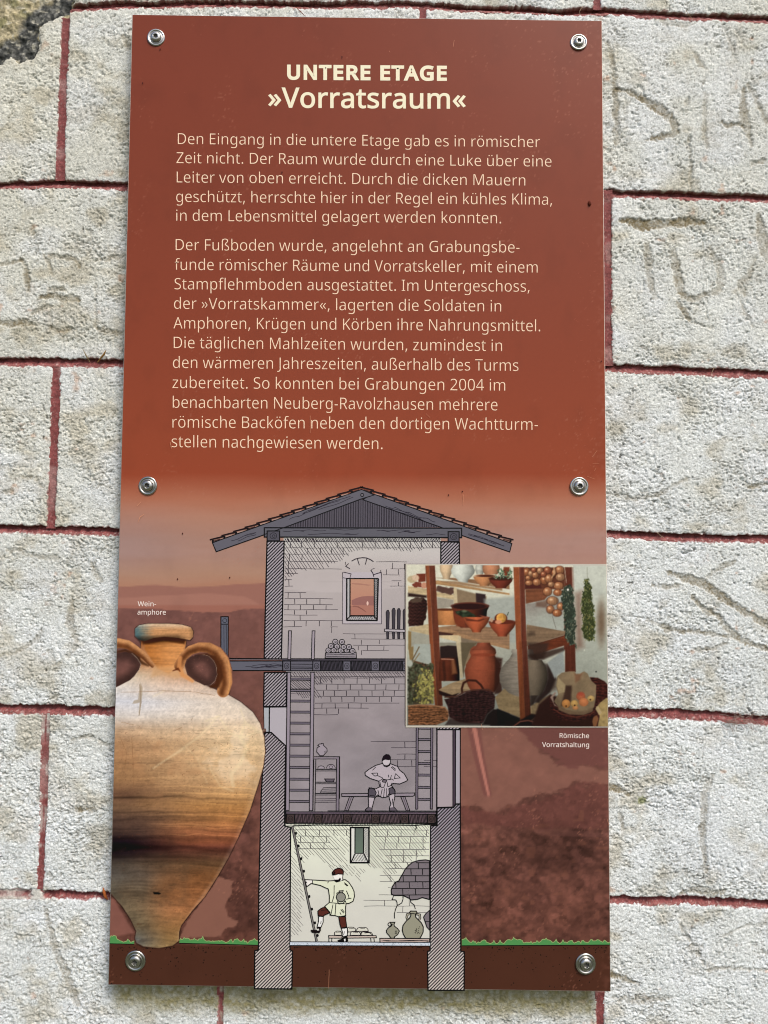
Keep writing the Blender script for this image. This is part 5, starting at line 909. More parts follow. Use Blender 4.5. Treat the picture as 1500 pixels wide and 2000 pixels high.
# log pile
s = Print('log_pile', T, 5)
p = Cz(1105,165, 1385,158, 1388,212, 1102,212); s.poly(p, (150,142,150)); s.line(p, 1.8, BLK, 1, close=True)
for y in (182, 198): s.line(Cz(1112,y, 1375,y-4), 1.0, BLK, 1)
for i, (cx, cy) in enumerate(((1132,142),(1180,140),(1245,142),(1300,140),(1352,146),(1155,102),(1210,106),(1272,110),(1320,110),(1195,62),(1256,64))):
    c_ = Cz(cx, cy)[0]; s.ell(c_[0], c_[1], 5.2, 5.0, (168,160,168), 1.5, BLK, 2+2*(i//5), 12); s.ell(c_[0]+.4, c_[1]+.4, 1.8, 1.6, None, .9, BLK, 3+2*(i//5), 8)
s.done()
# ladders
def ladder(xa, xb, y0, y1, rungs, ww=5.5, fill=(150,140,152), skew=0.0):
    s = Print('ladder', T, 9)
    for x in (xa, xb):
        p = [(x-ww/2, y0), (x+ww/2, y0), (x+ww/2+skew, y1), (x-ww/2+skew, y1)]; s.poly(p, fill, 1); s.line(p, 1.6, BLK, 2, close=True)
    for y in rungs:
        f_ = skew*(y-y0)/(y1-y0); s.poly([(xa+ww/2+f_, y-1.8), (xb-ww/2+f_, y-1.8), (xb-ww/2+f_, y+1.8), (xa+ww/2+f_, y+1.8)], (116,108,120), 0)
        for d_ in (-1.9, 1.9): s.line([(xa+ww/2+f_, y+d_), (xb-ww/2+f_, y+d_+.2)], 1.3, BLK, 1)
    return s.done()
ladder(566.5, 612.5, 1232, 1288, [], 5.5, (160,150,160), -1.5)
ladder(564.5, 610.5, 1313, 1583, [1326,1348.5,1369,1390.5,1412,1433,1455,1476.5,1498.5,1521.5,1543,1565], 6.5, (150,140,152), -3)
ladder(815, 843.5, 1418, 1580, [1422,1444,1467.5,1491,1513.5,1537.5,1561], 4.0, (120,110,124), -1)
s = Print('ladder', T, 9); a_, b_ = (570.8,1614), (618.5,1838)
s.line([a_, b_], 5.0, BLK, 0); s.line([a_, b_], 2.2, (128,124,122), 1)
for t_ in (.06,.17,.28,.39,.5,.61,.72,.84,.95):
    x = a_[0]+(b_[0]-a_[0])*t_; y = a_[1]+(b_[1]-a_[1])*t_; s.ell(x+4.2, y, 2.4, 3.0, BLK, 0, lev=0, n=10)
s.done()
# shelf with pots
s = Print('shelf_with_pots', T, 7)
s.poly(Cz(1000,1115, 1235,1115, 1235,1135, 1000,1135), (140,130,140)); s.line(Cz(1000,1115, 1235,1115, 1235,1500), 1.6, BLK, 1); s.line(Cz(1000,1135, 1205,1135), 1.2, BLK, 1)
s.poly([(657.5,1478),(663,1478),(662,1584),(656.5,1584)], (130,120,132)); s.line([(657.5,1482),(656.5,1584)], 1.5, BLK, 1); s.line([(663,1478),(662,1584)], 1.8, BLK, 1); s.line([(617,1483),(615,1584)], 1.6, BLK, 1); s.line([(613,1483),(611.5,1584)], 1.4, BLK, 1)
for y in (1502.5,1527.5,1549.5): s.line([(616,y),(657,y)], 1.6, BLK, 1); s.line([(616,y+3),(657,y+3)], 1.2, BLK, 1)
p = Cz(1050,1020, 1035,1010, 1050,998, 1068,998, 1068,993, 1085,993, 1086,1010, 1118,1040, 1120,1065, 1085,1105, 1055,1105, 1025,1070, 1028,1035); s.poly(p, (158,148,158), 2); s.line(p, 1.5, BLK, 3, close=True); s.line(Cz(1095,1075, 1105,1060), 1.2, BLK, 3)
s.ell(*Cz(1065,1222)[0], 6.5, 5, (160,150,160), 1.2, BLK, 1, 10, math.pi, 2*math.pi); s.ell(*Cz(1155,1222)[0], 8.5, 8, (160,150,160), 1.3, BLK, 1, 12, math.pi, 2*math.pi); s.ell(*Cz(1155,1210)[0], 4, 2.6, None, 1, BLK, 2, 10)
p = Cz(1097,1318, 1187,1318, 1178,1345, 1115,1345); s.poly(p, (96,88,98), 1); s.line(p, 1.6, BLK, 2, close=True)
for y, x0 in ((1398,1085),(1412,1078),(1430,1060),(1446,1058)): s.line(Cz(x0,y, 1205,y-3), 1.0, BLK, 1)
s.line(Cz(1085,1398, 1080,1412, 1068,1420, 1058,1446), 1.0, BLK, 1)
for y in (1560,1564,1567): s.line([(616,y),(657,y-.5)], .9, (60,52,60), 1)
s.done()
# seated man on his bench
s = Print('bench', T, 7)
p = D(128,985, 795,978, 795,1000, 780,1008, 130,1010); s.poly(p, (146,136,146)); s.line(p, 1.7, BLK, 1, close=True)
for p in (D(200,1012, 238,1012, 188,1140, 155,1140), D(670,1012, 708,1012, 752,1140, 720,1140)):
    s.poly(p, (138,128,138)); s.line(p, 1.6, BLK, 1, close=True); s.line([((p[0][0]+p[1][0])/2, p[0][1]), ((p[2][0]+p[3][0])/2, p[2][1])], .8, BLK, 1)
s.line([(640,1583.5),(852,1583.8)], 1.4, BLK, 1); s.done()
s = Print('seated_man', T, 9, 'line drawing of a seated bearded man in a tunic on a bench')
SK = (182,172,180)
p = D(500,708, 440,725, 380,760, 342,790, 345,815, 390,845, 470,870, 470,890, 480,920, 440,940, 380,930, 375,960, 370,1000, 372,1020, 375,1050, 375,1105, 345,1130, 345,1142, 405,1142, 408,1110, 428,1030, 455,995, 500,1020, 545,1015, 560,985, 565,1030, 580,1080, 565,1110, 568,1142, 640,1142, 605,1105, 600,1080, 612,1030, 618,960, 600,930, 580,905, 600,890, 660,895, 720,870, 733,858, 700,800, 660,770, 640,735, 575,710)
s.poly(p, SK, 0); s.line(p, 1.7, BLK, 3, close=True)
s.poly(D(372,945, 400,930, 430,945, 445,975, 430,1018, 375,1015), (84,78,88), 1); s.line(D(372,945, 400,930, 430,945, 445,975, 430,1018, 375,1015), 1.5, BLK, 3, close=True)
s.poly(D(560,940, 585,925, 612,945, 618,985, 565,990), (84,78,88), 1); s.line(D(560,940, 585,925, 612,945, 618,985, 565,990), 1.5, BLK, 3, close=True)
s.poly(D(345,1130, 375,1105, 405,1112, 405,1142, 345,1142), (100,92,102), 1); s.poly(D(565,1112, 605,1108, 638,1140, 568,1142), (100,92,102), 1)
h = D(500,672, 512,640, 535,625, 560,628, 575,650, 575,695, 560,725, 540,738, 515,728, 500,700)
s.poly(h, (196,188,194), 4); s.poly(D(500,672, 512,640, 535,622, 562,628, 577,655, 575,672, 560,678, 530,672, 512,678, 500,690), (30,22,30), 5); s.line(h, 1.5, BLK, 6, close=True)
s.poly(D(502,700, 512,718, 535,725, 558,718, 574,700, 572,725, 545,742, 515,735), (30,22,30), 5)
for pr in (D(400,798, 455,795, 460,818, 430,822, 408,802), D(455,818, 500,838, 512,858), D(470,870, 500,850, 545,858, 585,850, 605,862), D(622,800, 610,845, 665,840, 622,800), D(480,880, 490,930, 515,925, 530,880, 525,870), D(545,880, 550,920, 575,912, 590,885),
           D(500,940, 485,1010), D(520,935, 512,1018), D(540,935, 540,1015), D(460,950, 470,1000), D(580,740, 620,775), D(590,735, 625,762), D(440,740, 410,770), D(555,810, 560,835), D(585,815, 570,860), D(560,1000, 600,985), D(595,1030, 590,1075), D(385,1000, 432,1005)):
    s.line(pr, 1.3, BLK, 3)
s.ell(*D(520,868)[0], 4.5, 2.6, (110,100,110), 1.2, BLK, 5, 12); s.done()
# ground-floor slit window
s = Print('slit_window', T, 7)
s.poly([(684.5,1616),(720.5,1616),(720.5,1685),(684.5,1685)], (222,222,216), 0); s.grad([(693.5,1617),(710,1617),(710,1666),(693.5,1666)], (96,106,100), (104,120,106), 1)
for pr, ww in (([(684.8,1616),(720.6,1616),(720.6,1684.6),(684.8,1684.6)],3.2),): s.line(pr, ww, BLK, 3, close=True)
for pr, ww in (([(693.5,1616),(693.2,1666)],2.2),([(710.5,1616),(710,1666)],2.4),([(693,1666.6),(711,1666.6)],1.6),([(693,1667),(686.5,1683)],2.2),([(711,1667),(718.5,1683)],2.4)): s.line(pr, ww, BLK, 3)
s.hatch([(712,1617),(719,1617),(718.5,1676),(712,1664)], 60, 2.3, .9, BLK, 2); s.hatch([(693,1668),(711,1668),(716,1682),(688,1682)], 68, 2.8, .9, BLK, 2); s.done()
# patch of bare stones where the plaster has gone
s = Print('bare_stone_patch', T, 7)
p = Fz(868,755, 820,745, 740,752, 660,775, 620,808, 570,860, 545,910, 520,950, 495,1000, 450,1020, 415,1070, 400,1120, 405,1165, 440,1180, 545,1180, 620,1215, 640,1235, 720,1228, 780,1205, 868,1230)
s.poly(p, (122,114,120)); s.line(p, 2.2, BLK, 2, close=True)
for i, (y, x0) in enumerate(((780,700),(855,575),(938,520),(1015,430),(1095,405),(1175,430))):
    s.line(Fz(x0,y, 868,y+random.uniform(-4,4)), 1.7, BLK, 1)
    for x in ((730,),(640,780),(545,695),(455,620,785),(540,695),(620,))[i]: s.line(Fz(x,y, x+4,y+(72 if i < 5 else 40)), 1.7, BLK, 1)
for i in range(60):
    x, y = random.uniform(560,860), random.uniform(790,1170)
    if y > 1010 or x > 640: q_ = Fz(x, y)[0]; s.poly([q_, (q_[0]+1.2, q_[1]), (q_[0]+.6, q_[1]+1)], (40,34,40), 2)
for pr in (Fz(430,1180, 420,1210, 410,1230, 455,1235, 470,1260, 475,1300, 455,1345, 440,1400, 440,1460), Fz(545,1180, 545,1225, 530,1270, 490,1295, 470,1300), Fz(635,1235, 640,1265, 680,1295, 695,1345)): s.line(pr, 1.7, BLK, 2)
p = H(868,235, 820,280, 795,320, 812,370, 835,440, 868,478); s.poly(p, (122,114,120)); s.line(p, 2.0, BLK, 2, close=True); s.line(H(810,370, 868,374), 1.4, BLK, 1); s.done()
# man climbing the ladder
s = Print('climbing_man', T, 13, 'line drawing of a man in a pale tunic carrying a jug and stepping on a ladder')
TU = (222,226,202)
t_ = Ez(722,985, 820,990, 1000,1002, 1085,998, 1110,1015, 1190,990, 1212,985, 1255,1015, 1300,1080, 1322,1130, 1328,1190, 1310,1250, 1260,1275, 1225,1278, 1218,1330, 1220,1425, 1140,1440, 1095,1425, 1030,1420, 1028,1385, 965,1312, 1020,1265, 1022,1190, 1008,1100, 960,1080, 915,1058, 860,1045, 800,1032, 745,1072, 735,1040)
s.poly(t_, TU, 0); s.line(t_, 1.9, BLK, 2, close=True)
s.poly(Ez(722,985, 815,990, 812,1028, 790,1028, 745,1072, 738,1040, 722,1010), (236,232,228), 1)
for pr in (Ez(818,988, 812,1030), Ez(1080,1055, 1078,1180, 1055,1260), Ez(1228,1120, 1255,1180, 1260,1215), Ez(1225,1225, 1290,1212), Ez(1215,1240, 1225,1275), Ez(1065,1290, 1040,1415), Ez(1100,1280, 1090,1425), Ez(1160,1350, 1195,1395), Ez(1150,1385, 1165,1415), Ez(1175,1345, 1205,1385),
           Ez(1020,1265, 1110,1275, 1215,1280), Ez(1010,1010, 1000,1030), Ez(1200,1020, 1250,1060), Ez(1205,1035, 1240,1065), Ez(735,1010, 750,1030)): s.line(pr, 1.5, BLK, 2)
s.poly(Ez(1065,925, 1188,910, 1185,975, 1165,1000, 1090,992, 1068,950), (240,238,232), 3)
hr = Ez(1060,925, 1058,895, 1090,860, 1135,844, 1180,860, 1193,890, 1190,920, 1130,915, 1075,930); s.poly(hr, (84,42,38), 4); s.line(hr, 2.0, BLK, 5, close=True)
s.line(Ez(1188,920, 1182,965, 1190,990), 1.5, BLK, 5); s.poly(Ez(1060,925, 1085,880, 1095,900, 1078,930), BLK, 5)
s.poly(Ez(1083,985, 1130,985, 1150,960, 1162,975, 1155,1000, 1110,1018, 1085,1008), BLK, 5)
s.ell(*Ez(1162,1200)[0], 9, 9, (142,142,132), 1.7, BLK, 4, 16); s.poly(Ez(1145,1125, 1190,1120, 1178,1150, 1150,1150), (142,142,132), 4); s.line(Ez(1145,1150, 1140,1122, 1192,1118, 1180,1150), 1.5, BLK, 6); s.line(Ez(1140,1135, 1112,1150, 1115,1180), 1.5, BLK, 6)
s.line(Ez(1115,1250, 1140,1282, 1190,1272, 1215,1245), 1.8, BLK, 6)
th = G(965,192, 1025,262, 1015,270, 958,295, 945,310, 885,300, 880,245, 920,212); s.poly(th, (88,46,40), 3); s.line(th, 1.9, BLK, 4, close=True); s.line(G(920,235, 985,230), 1.3, BLK, 4)
sk = G(890,308, 946,312, 945,380, 918,442, 872,438, 888,375); s.poly(sk, (232,232,230), 3); s.line(sk, 1.8, BLK, 4, close=True); s.line(G(922,365, 914,400), 1.2, BLK, 4)
s.poly(G(790,482, 800,472, 868,476, 872,436, 918,446, 918,480, 900,515, 860,512, 810,510), (28,20,24), 5); s.poly(G(868,470, 885,455, 898,475, 880,485), (220,218,212), 6)
lg = G(1135,310, 1218,315, 1232,440, 1165,452, 1150,405); s.poly(lg, (88,46,40), 3); s.line(lg, 1.9, BLK, 4, close=True)
sk = G(1168,455, 1242,448, 1240,545, 1195,555, 1176,560, 1190,530); s.poly(sk, (232,232,230), 3); s.line(sk, 1.8, BLK, 4, close=True); s.line(G(1205,490, 1202,520), 1.1, BLK, 4)
s.poly(G(1118,600, 1175,580, 1195,560, 1240,550, 1252,600, 1245,618, 1130,618), (24,18,22), 5); s.poly(G(1198,585, 1218,580, 1218,612, 1202,612), (232,232,230), 6); s.done()
# low table with loaves
s = Print('table_with_loaves', T, 8)
p = G(1012,545, 1250,548, 1590,545, 1596,570, 1240,575, 1015,575); s.poly(p, (206,190,180), 0); s.line(p, 1.7, BLK, 1, close=True)
for x in (1015, 1050): s.line(G(x,575, x,618), 1.6, BLK, 1)
s.line(H(150,575, 155,622), 1.6, BLK, 1); s.line(H(190,575, 195,622), 1.6, BLK, 1)
for q_ in (G(1085,540, 1085,505, 1110,490, 1150,490, 1165,500, 1170,540), G(1250,500, 1240,460, 1255,442, 1310,442, 1338,460, 1340,490), G(1275,540, 1280,510, 1295,498, 1380,498, 1400,515, 1400,540), G(1345,492, 1365,455, 1385,446, 1470,446, 1490,465, 1495,490), G(1405,540, 1415,505, 1440,495, 1500,500, 1525,520, 1545,542), H(25,540, 35,505, 60,500, 155,505, 172,525, 172,542)):
    s.poly(q_, (214,212,200), 2); s.line(q_, 1.4, (40,34,38), 3, close=True); cx = sum(a[0] for a in q_)/len(q_); cy = sum(a[1] for a in q_)/len(q_); s.line([(cx-4,cy-1),(cx+5,cy-1.6)], .9, BLK, 3)
s.done()
# jars on the stand
s = Print('jar_stand', T, 8); p = H(262,578, 868,582, 868,626, 265,626); s.poly(p, (196,176,168)); s.line(p, 1.9, BLK, 1, close=True)
for i in range(4): s.line([(745+i*3,1836+.6*i),(770+i*12,1837.5),(800+i*8,1836.3),(837,1837+.5*i)], 1.0, BLK, 1)
s.done()
s = Print('small_jug', T, 9); p = H(390,382, 445,382, 435,410, 440,430, 480,460, 500,490, 480,530, 440,560, 440,575, 390,575, 388,560, 345,510, 342,480, 365,450, 400,430, 412,410, 398,400)
s.poly(p, (150,148,132)); s.line(p, 1.9, BLK, 1, close=True); s.ell(*H(380,408)[0], 3, 3.4, None, 1.6, BLK, 1, 12)
for y in (490,500,512,522): s.line(H(445,y, 470,y-4), 1.0, BLK, 1)
s.done()
s = Print('storage_amphora', T, 9); p = H(638,245, 705,245, 718,270, 695,280, 700,320, 735,355, 770,390, 792,440, 790,500, 770,545, 748,578, 578,578, 550,530, 536,480, 545,420, 585,365, 625,330, 640,300, 640,275, 620,268)
for pr in (H(625,280, 598,285, 590,320, 600,350), H(705,280, 748,290, 752,330, 742,352)): s.line(pr, 4.6, BLK, 0); s.line(pr, 1.8, (170,166,150), 1)
s.poly(p, (150,148,130), 2); s.line(p, 2.1, BLK, 3, close=True); s.line(H(640,275, 700,278), 1.5, BLK, 3)
for i in range(18): x, y = random.uniform(685,745), random.uniform(440,525); s.line(H(x,y, x+random.uniform(4,14),y-random.uniform(2,16)), 1.1, (50,46,40), 3)
s.done()
# grass and soil
def grass(x0, x1, yb0, yb1, seed):
    r = random.Random(seed); s = Print('printed_grass', panel, 2); n = int((x1-x0)/2.4); top = []; ph = r.uniform(0, 6)
    for i in range(n+1):
        x = x0+(x1-x0)*i/n; yb = yb0+(yb1-yb0)*i/n; top.append((x+r.uniform(-.8,.8), yb-2.6-7.5*max(0, float(vn(np.array(x/17.+ph), np.array(1.), seed))+.25)**1.3-3.0*abs(math.sin(x*.23+seed))-r.uniform(0, 4.5)*(r.random() > .62)))
    s.poly(top+[(x1,yb1),(x0,yb0)], (80,142,82)); s.line(top, 1.3, (150,168,110), 1); s.line([(x0,yb0+.6),(x1,yb1+.6)], 1.6, (14,14,14), 1); return s.done()
grass(214.5, 262, 1842.5, 1843.5, 1); grass(350, 504.5, 1841.5, 1845.5, 2); grass(902, 1192, 1846.5, 1845, 3)
s = Print('soil_dots', panel, 2, 'black dots of soil along the foot of the drawing')
for i in range(520):
    x = random.uniform(216, 1190); d_ = random.random()**2.6; y = 1850+d_*78
    if 493 < x < 574 or 832 < x < 910: continue
    if d_ > .12 and random.random() < .45: continue
    r_ = random.uniform(.6, 1.5); s.poly([(x+r_*math.cos(k), y+r_*math.sin(k)) for k in (0,1.2,2.5,3.8,5)], (24,10,8))
s.kind = 0; o = s.done(); o['kind'] = 'stuff'

# ------------------------------------------------------------------ painted print: half-tone pictures on a fine grid of inked points
class Canvas:
    def __init__(s, x0, y0, x1, y1, st, base=None):
        s.X, s.Y = np.meshgrid(np.linspace(x0, x1, int((x1-x0)/st)+1), np.linspace(y0, y1, int((y1-y0)/st)+1))
        s.C = (bg(s.X, s.Y) if base is None else np.ones(s.X.shape+(3,))*np.asarray(base, float)); s.A = np.zeros(s.X.shape)
    def box(s, pts, m=6):
        a = np.array(pts, float); ix = np.where((s.X[0] > a[:,0].min()-m) & (s.X[0] < a[:,0].max()+m))[0]; iy = np.where((s.Y[:,0] > a[:,1].min()-m) & (s.Y[:,0] < a[:,1].max()+m))[0]
        if not len(ix) or not len(iy): return None
        return slice(iy[0], iy[-1]+1), slice(ix[0], ix[-1]+1)
    def put(s, sl, cov, col, alpha=1.0, mark=True):
        X, Y = s.X[sl], s.Y[sl]
        if callable(col): col = col(X, Y)
        cov = (cov*alpha)[..., None]; s.C[sl] = s.C[sl]*(1-cov)+np.asarray(col, float)*cov
        if mark: s.A[sl] = np.maximum(s.A[sl], cov[..., 0])
    def poly(s, pts, col, soft=.8, alpha=1.0, rough=0, rs=4, mark=True):
        sl = s.box(pts, 4+soft*2+rough*2)
        if sl is None: return
        d = poly_sd(s.X[sl], s.Y[sl], pts)
        if rough: d = d + rough*vn(s.X[sl]/rs, s.Y[sl]/rs, 401)
        s.put(sl, sm(soft, -soft, d), col, alpha, mark)
    def line(s, pts, w, col, soft=.7, alpha=1.0, mark=True):
        sl = s.box(pts, (max(w) if isinstance(w, list) else w)+4+soft*2)
        if sl is None: return
        ws = w if isinstance(w, list) else [w]*len(pts); d = seg_d(s.X[sl], s.Y[sl], pts, [q/2 for q in ws]); s.put(sl, sm(soft, -soft, d), col, alpha, mark)
    def ell(s, cx, cy, rx, ry, col, soft=.8, alpha=1.0, mark=True):
        sl = s.box([(cx-rx, cy-ry), (cx+rx, cy+ry)], 4+soft*2)
        if sl is None: return
        r = np.hypot((s.X[sl]-cx)/rx, (s.Y[sl]-cy)/ry); s.put(sl, sm(soft, -soft, (r-1)*min(rx, ry)), col, alpha, mark)
    def prof(s, cx, rows, base, lx=-.35, dark=.5, soft=.8, tex=None, top=None):
        """a turned pot: rows of (y, half width); lit from one side"""
        a = np.array(rows, float); pts = [(cx-r, y) for y, r in rows]+[(cx+r, y) for y, r in rows[::-1]]; base = np.asarray(base, float)
        def col(X, Y):
            hw = np.interp(Y, a[:,0], a[:,1]); u = np.clip((X-cx)/np.maximum(hw, 1), -1.2, 1.2)
            sh = 1.08-dark*np.clip(np.abs(u-lx)-.1, 0, 2)**1.5; sh = sh*(1-.10*sm(a[0,0], a[-1,0], Y))
            c = base*sh[..., None]
            if tex: c = c*(1+tex*vn(X/9, Y/1.7, 411))[..., None]
            return c
        s.poly(pts, col, soft)
    def done(s, name, parent, lev, thr=.02, label=None):
        P = at(s.X, s.Y, 0.0); P[..., 1] = -lev*LV; ny, nx = s.X.shape; I = np.arange(ny*nx).reshape(ny, nx)
        k = s.A > thr; k = k[1:, :-1] | k[1:, 1:] | k[:-1, 1:] | k[:-1, :-1]
        F = np.stack([I[1:, :-1], I[1:, 1:], I[:-1, 1:], I[:-1, :-1]], -1)[k].reshape(-1, 4)
        used = np.zeros(ny*nx, bool); used[F.ravel()] = True; idx = np.cumsum(used)-1
        return link(name, raw_mesh(name, P.reshape(-1,3)[used], idx[F], ink(np.clip(s.C, 0, 255)).reshape(-1,3)[used]), M_PRINT, parent, label)

# ---- the wine amphora
cv = Canvas(209, 1210, 522, 1856, 1.25)
xlp = pxl(cv.Y)+1.6; cv.X = np.maximum(cv.X, xlp); cv.C = bg(cv.X, cv.Y)
X, Y = cv.X, cv.Y
BODY = [(226,1342),(262,1322),(275,1300),(274,1280),(276,1252),(364,1252),(361,1275),(361,1300),(366,1318),(381,1330),(405,1340),(446,1357),(470,1371),(494,1391),(508,1413),(516,1440),(518,1468),(514,1498),(504,1533),(488,1583),(465,1636),(446,1675),(426,1710),(400,1751),(375,1779),(354,1807),(350,1820),(349.5,1837),(338,1846),(311,1851),(281,1848),(267,1841),(264,1832),(266.5,1818),(255.6,1795),(239.5,1770),(216.5,1744.5),(205,1730),(200,1400)]
LIP = [(264,1228),(272,1221),(290,1218),(330,1218),(356,1220),(373,1225),(377.5,1233),(377,1244),(371,1250),(350,1246),(322,1243),(300,1246),(283,1252),(272,1250),(264,1242)]
# soft shadow thrown on the printed landscape is part of the picture
d = np.minimum(poly_sd(X, Y, BODY), poly_sd(X, Y, LIP)); cv.C = cv.C*(1-.34*sm(13, 0, d)*sm(1858, 1840, Y))[..., None]
def body(X, Y):
    yk = [1250,1275,1300,1318,1340,1370,1400,1425,1450,1480,1520,1550,1575,1600,1625,1645,1655,1668,1685,1710,1740,1775,1810,1835,1850]
    left = [(150,84,34),(186,128,80),(200,144,96),(204,188,158),(214,208,196),(208,212,218),(216,208,196),(190,158,122),(176,132,88),(168,124,80),(160,118,74),(112,80,56),(120,90,62),(84,64,52),(70,54,46),(24,18,26),(20,16,24),(34,28,30),(72,66,56),(86,82,72),(92,86,68),(110,98,72),(104,92,66),(98,100,92),(112,108,90)]
    right = [(190,118,58),(214,146,88),(212,160,112),(206,158,116),(218,190,164),(224,210,190),(232,214,188),(230,202,160),(230,198,148),(224,188,136),(212,170,116),(198,150,92),(186,130,68),(178,118,62),(160,96,56),(140,78,48),(118,64,46),(96,60,42),(104,74,46),(128,82,44),(146,92,50),(160,104,60),(140,100,56),(140,108,62),(150,122,76)]
    L = np.stack([np.interp(Y, yk, [c[k] for c in left]) for k in range(3)], -1); R = np.stack([np.interp(Y, yk, [c[k] for c in right]) for k in range(3)], -1)
    xr = np.interp(Y, [1250,1300,1340,1357,1391,1440,1468,1533,1636,1710,1779,1820,1850], [364,361,405,446,494,516,518,504,465,426,375,350,349]); xl_ = np.interp(Y, [1300,1342,1744,1770,1818,1850], [275,226,214,240,266,264])
    u = np.clip((X-xl_)/(xr-xl_), 0, 1); t = sm(0.0, .85, u+.10*vn(X/40, Y/30, 420)); c = L*(1-t[..., None])+R*t[..., None]
    Yc = Y + 16*(u-.35)**2*sm(1360, 1560, Y)*-1 + 2*vn(X/30, Y/20, 421)
    st = .04*vn(X/70, Yc/3.6, 422)+.035*vn(X/34, Yc/1.9, 423)+.05*vn(X/150, Yc/9, 424)+.06*fbm(X/22, Y/14, 427, 3); am = sm(1340, 1440, Y)*.6+.4+sm(1540, 1600, Y)*.7
    c = c*(1+st*am)[..., None]; c = c*(1+.05*vn(X/2.2, Y/2.0, 425)+.04*vn(X/5, Y/5, 426))[..., None]
    for y0, dd, ww in ((1490,.85,1.2),(1556,.60,2.6),(1584,.85,1.6),(1600,.86,2.6),(1618,.86,1.8),(1636,.7,4),(1654,.55,5),(1672,.7,4),(1702,.9,3),(1742,.9,2),(1790,.9,2)):
        k = np.exp(-((Yc-y0+1.2*vn(X/25, X*0, int(y0)))/ww)**2); c = c*(1-(1-dd)*k*(1-.55*u))[..., None]
    for y0, ww in ((1548,1.3),(1567,1.1),(1608,1.3),(1612,1),(1590,1.2),(1628,1),(1536,1.2)):
        k = np.exp(-((Yc-y0-1.5*vn(X/30, X*0, int(y0)))/ww)**2)*sm(.1,.6,u); c = c + (30*k)[..., None]*np.array([1,.75,.4])
    pt = sm(.1, .8, fbm(X/34, Y/26, 430, 3))*sm(1400, 1450, Y)*sm(1640, 1500, Y); c = mixc2(c, (184,128,80), pt*.34); wt = sm(.1, .7, fbm(X/26, Y/30, 433, 3)-.012*np.abs(X-460)+.45)*sm(1380, 1410, Y)*sm(1560, 1500, Y); c = mixc2(c, (240,222,190), wt*.42)
    fs = sm(.55, .9, vn(X/9, Yc/1.3, 434)+.25*vn(X/40, Y/14, 435))*sm(1385, 1400, Y); c = c*(1-.11*fs)[..., None]
    gr_ = sm(.0, .7, fbm(X/20, Y/12, 431, 3))*sm(1560, 1700, Y); c = mixc2(c, (66,56,42), gr_*.35*(1-.6*u))
    sc = sm(.80, .95, vn(X/3.5, Y/2.4, 432))*sm(1390, 1440, Y); c = mixc2(c, (100,58,34), sc*.45)
    gq = c.mean(-1, keepdims=True); c = gq*1.0+(c-gq)*.86+np.array([2.,-1.,1.])
    rim = sm(.955, 1.0, u)*sm(1380, 1420, Y); c = c + (22*rim)[..., None]; ed = sm(.90, 1, u)*sm(1700, 1600, Y)*.1; c = c*(1-ed)[..., None]
    return c
cv.poly(BODY, body, 1.0)
for pr, w_, a_ in (([(500,1425),(478,1412),(470,1440),(482,1462),(470,1490),(452,1512),(456,1535)],7,.34),([(402,1408),(428,1398),(446,1430),(470,1440),(516,1426)],3,.4),([(300,1500),(345,1470),(390,1438),(425,1400)],3.5,.34),([(405,1530),(385,1480),(365,1460),(340,1475)],2.5,.2),([(300,1360),(320,1350)],3,.3),([(470,1385),(480,1410)],2.5,.4),([(456,1545),(430,1535),(410,1500)],2.5,.3)):
    cv.line(pr, w_, (240,222,180), 2.2, a_)
cv.poly([(274.5,1333),(279,1343),(276.5,1372),(272,1398),(271,1392),(273,1372),(266,1374),(259,1374),(262,1368),(270,1366),(272,1350)], (160,140,112), 1, .6)
cv.line([(273,1337),(276,1372),(272,1398)], 1.1, (120,98,74), .6, .7)
for pr in ([(236,1352),(300,1350),(340,1348)], [(320,1351),(370,1350),(420,1358)], [(238,1410),(262,1416)], [(285,1445),(292,1452)], [(385,1455),(408,1462)], [(425,1450),(436,1456)], [(258,1440),(262,1540)], [(340,1428),(356,1420)], [(235,1440),(248,1470),(244,1500)], [(376,1402),(374,1406)]):
    cv.line(pr, .9, (130,92,60), .6, .55)
cv.poly([(299,1742),(310,1742),(315,1745),(311,1747),(301,1746)], (10,8,8), .6)
# neck shading
def neckc(X, Y):
    c = mixc((170,104,48), (214,146,86), sm(278, 345, X)*sm(1246, 1262, Y)); c = c*(1+.10*vn(X/30, Y/2.2, 440)+.05*vn(X/4, Y/3, 441))[..., None]; c = c*(1-.45*sm(1262, 1249, Y)*sm(362, 300, X)-.30*sm(1256, 1248, Y))[..., None]
    return c
cv.poly([(283,1250),(362,1250),(358,1278),(352,1300),(330,1316),(308,1306),(296,1290),(283,1268)], neckc, 3.0, .9)
cv.poly([(300,1300),(330,1302),(352,1300),(362,1318),(345,1325),(318,1318),(296,1322)], (208,160,112), 5, .6)
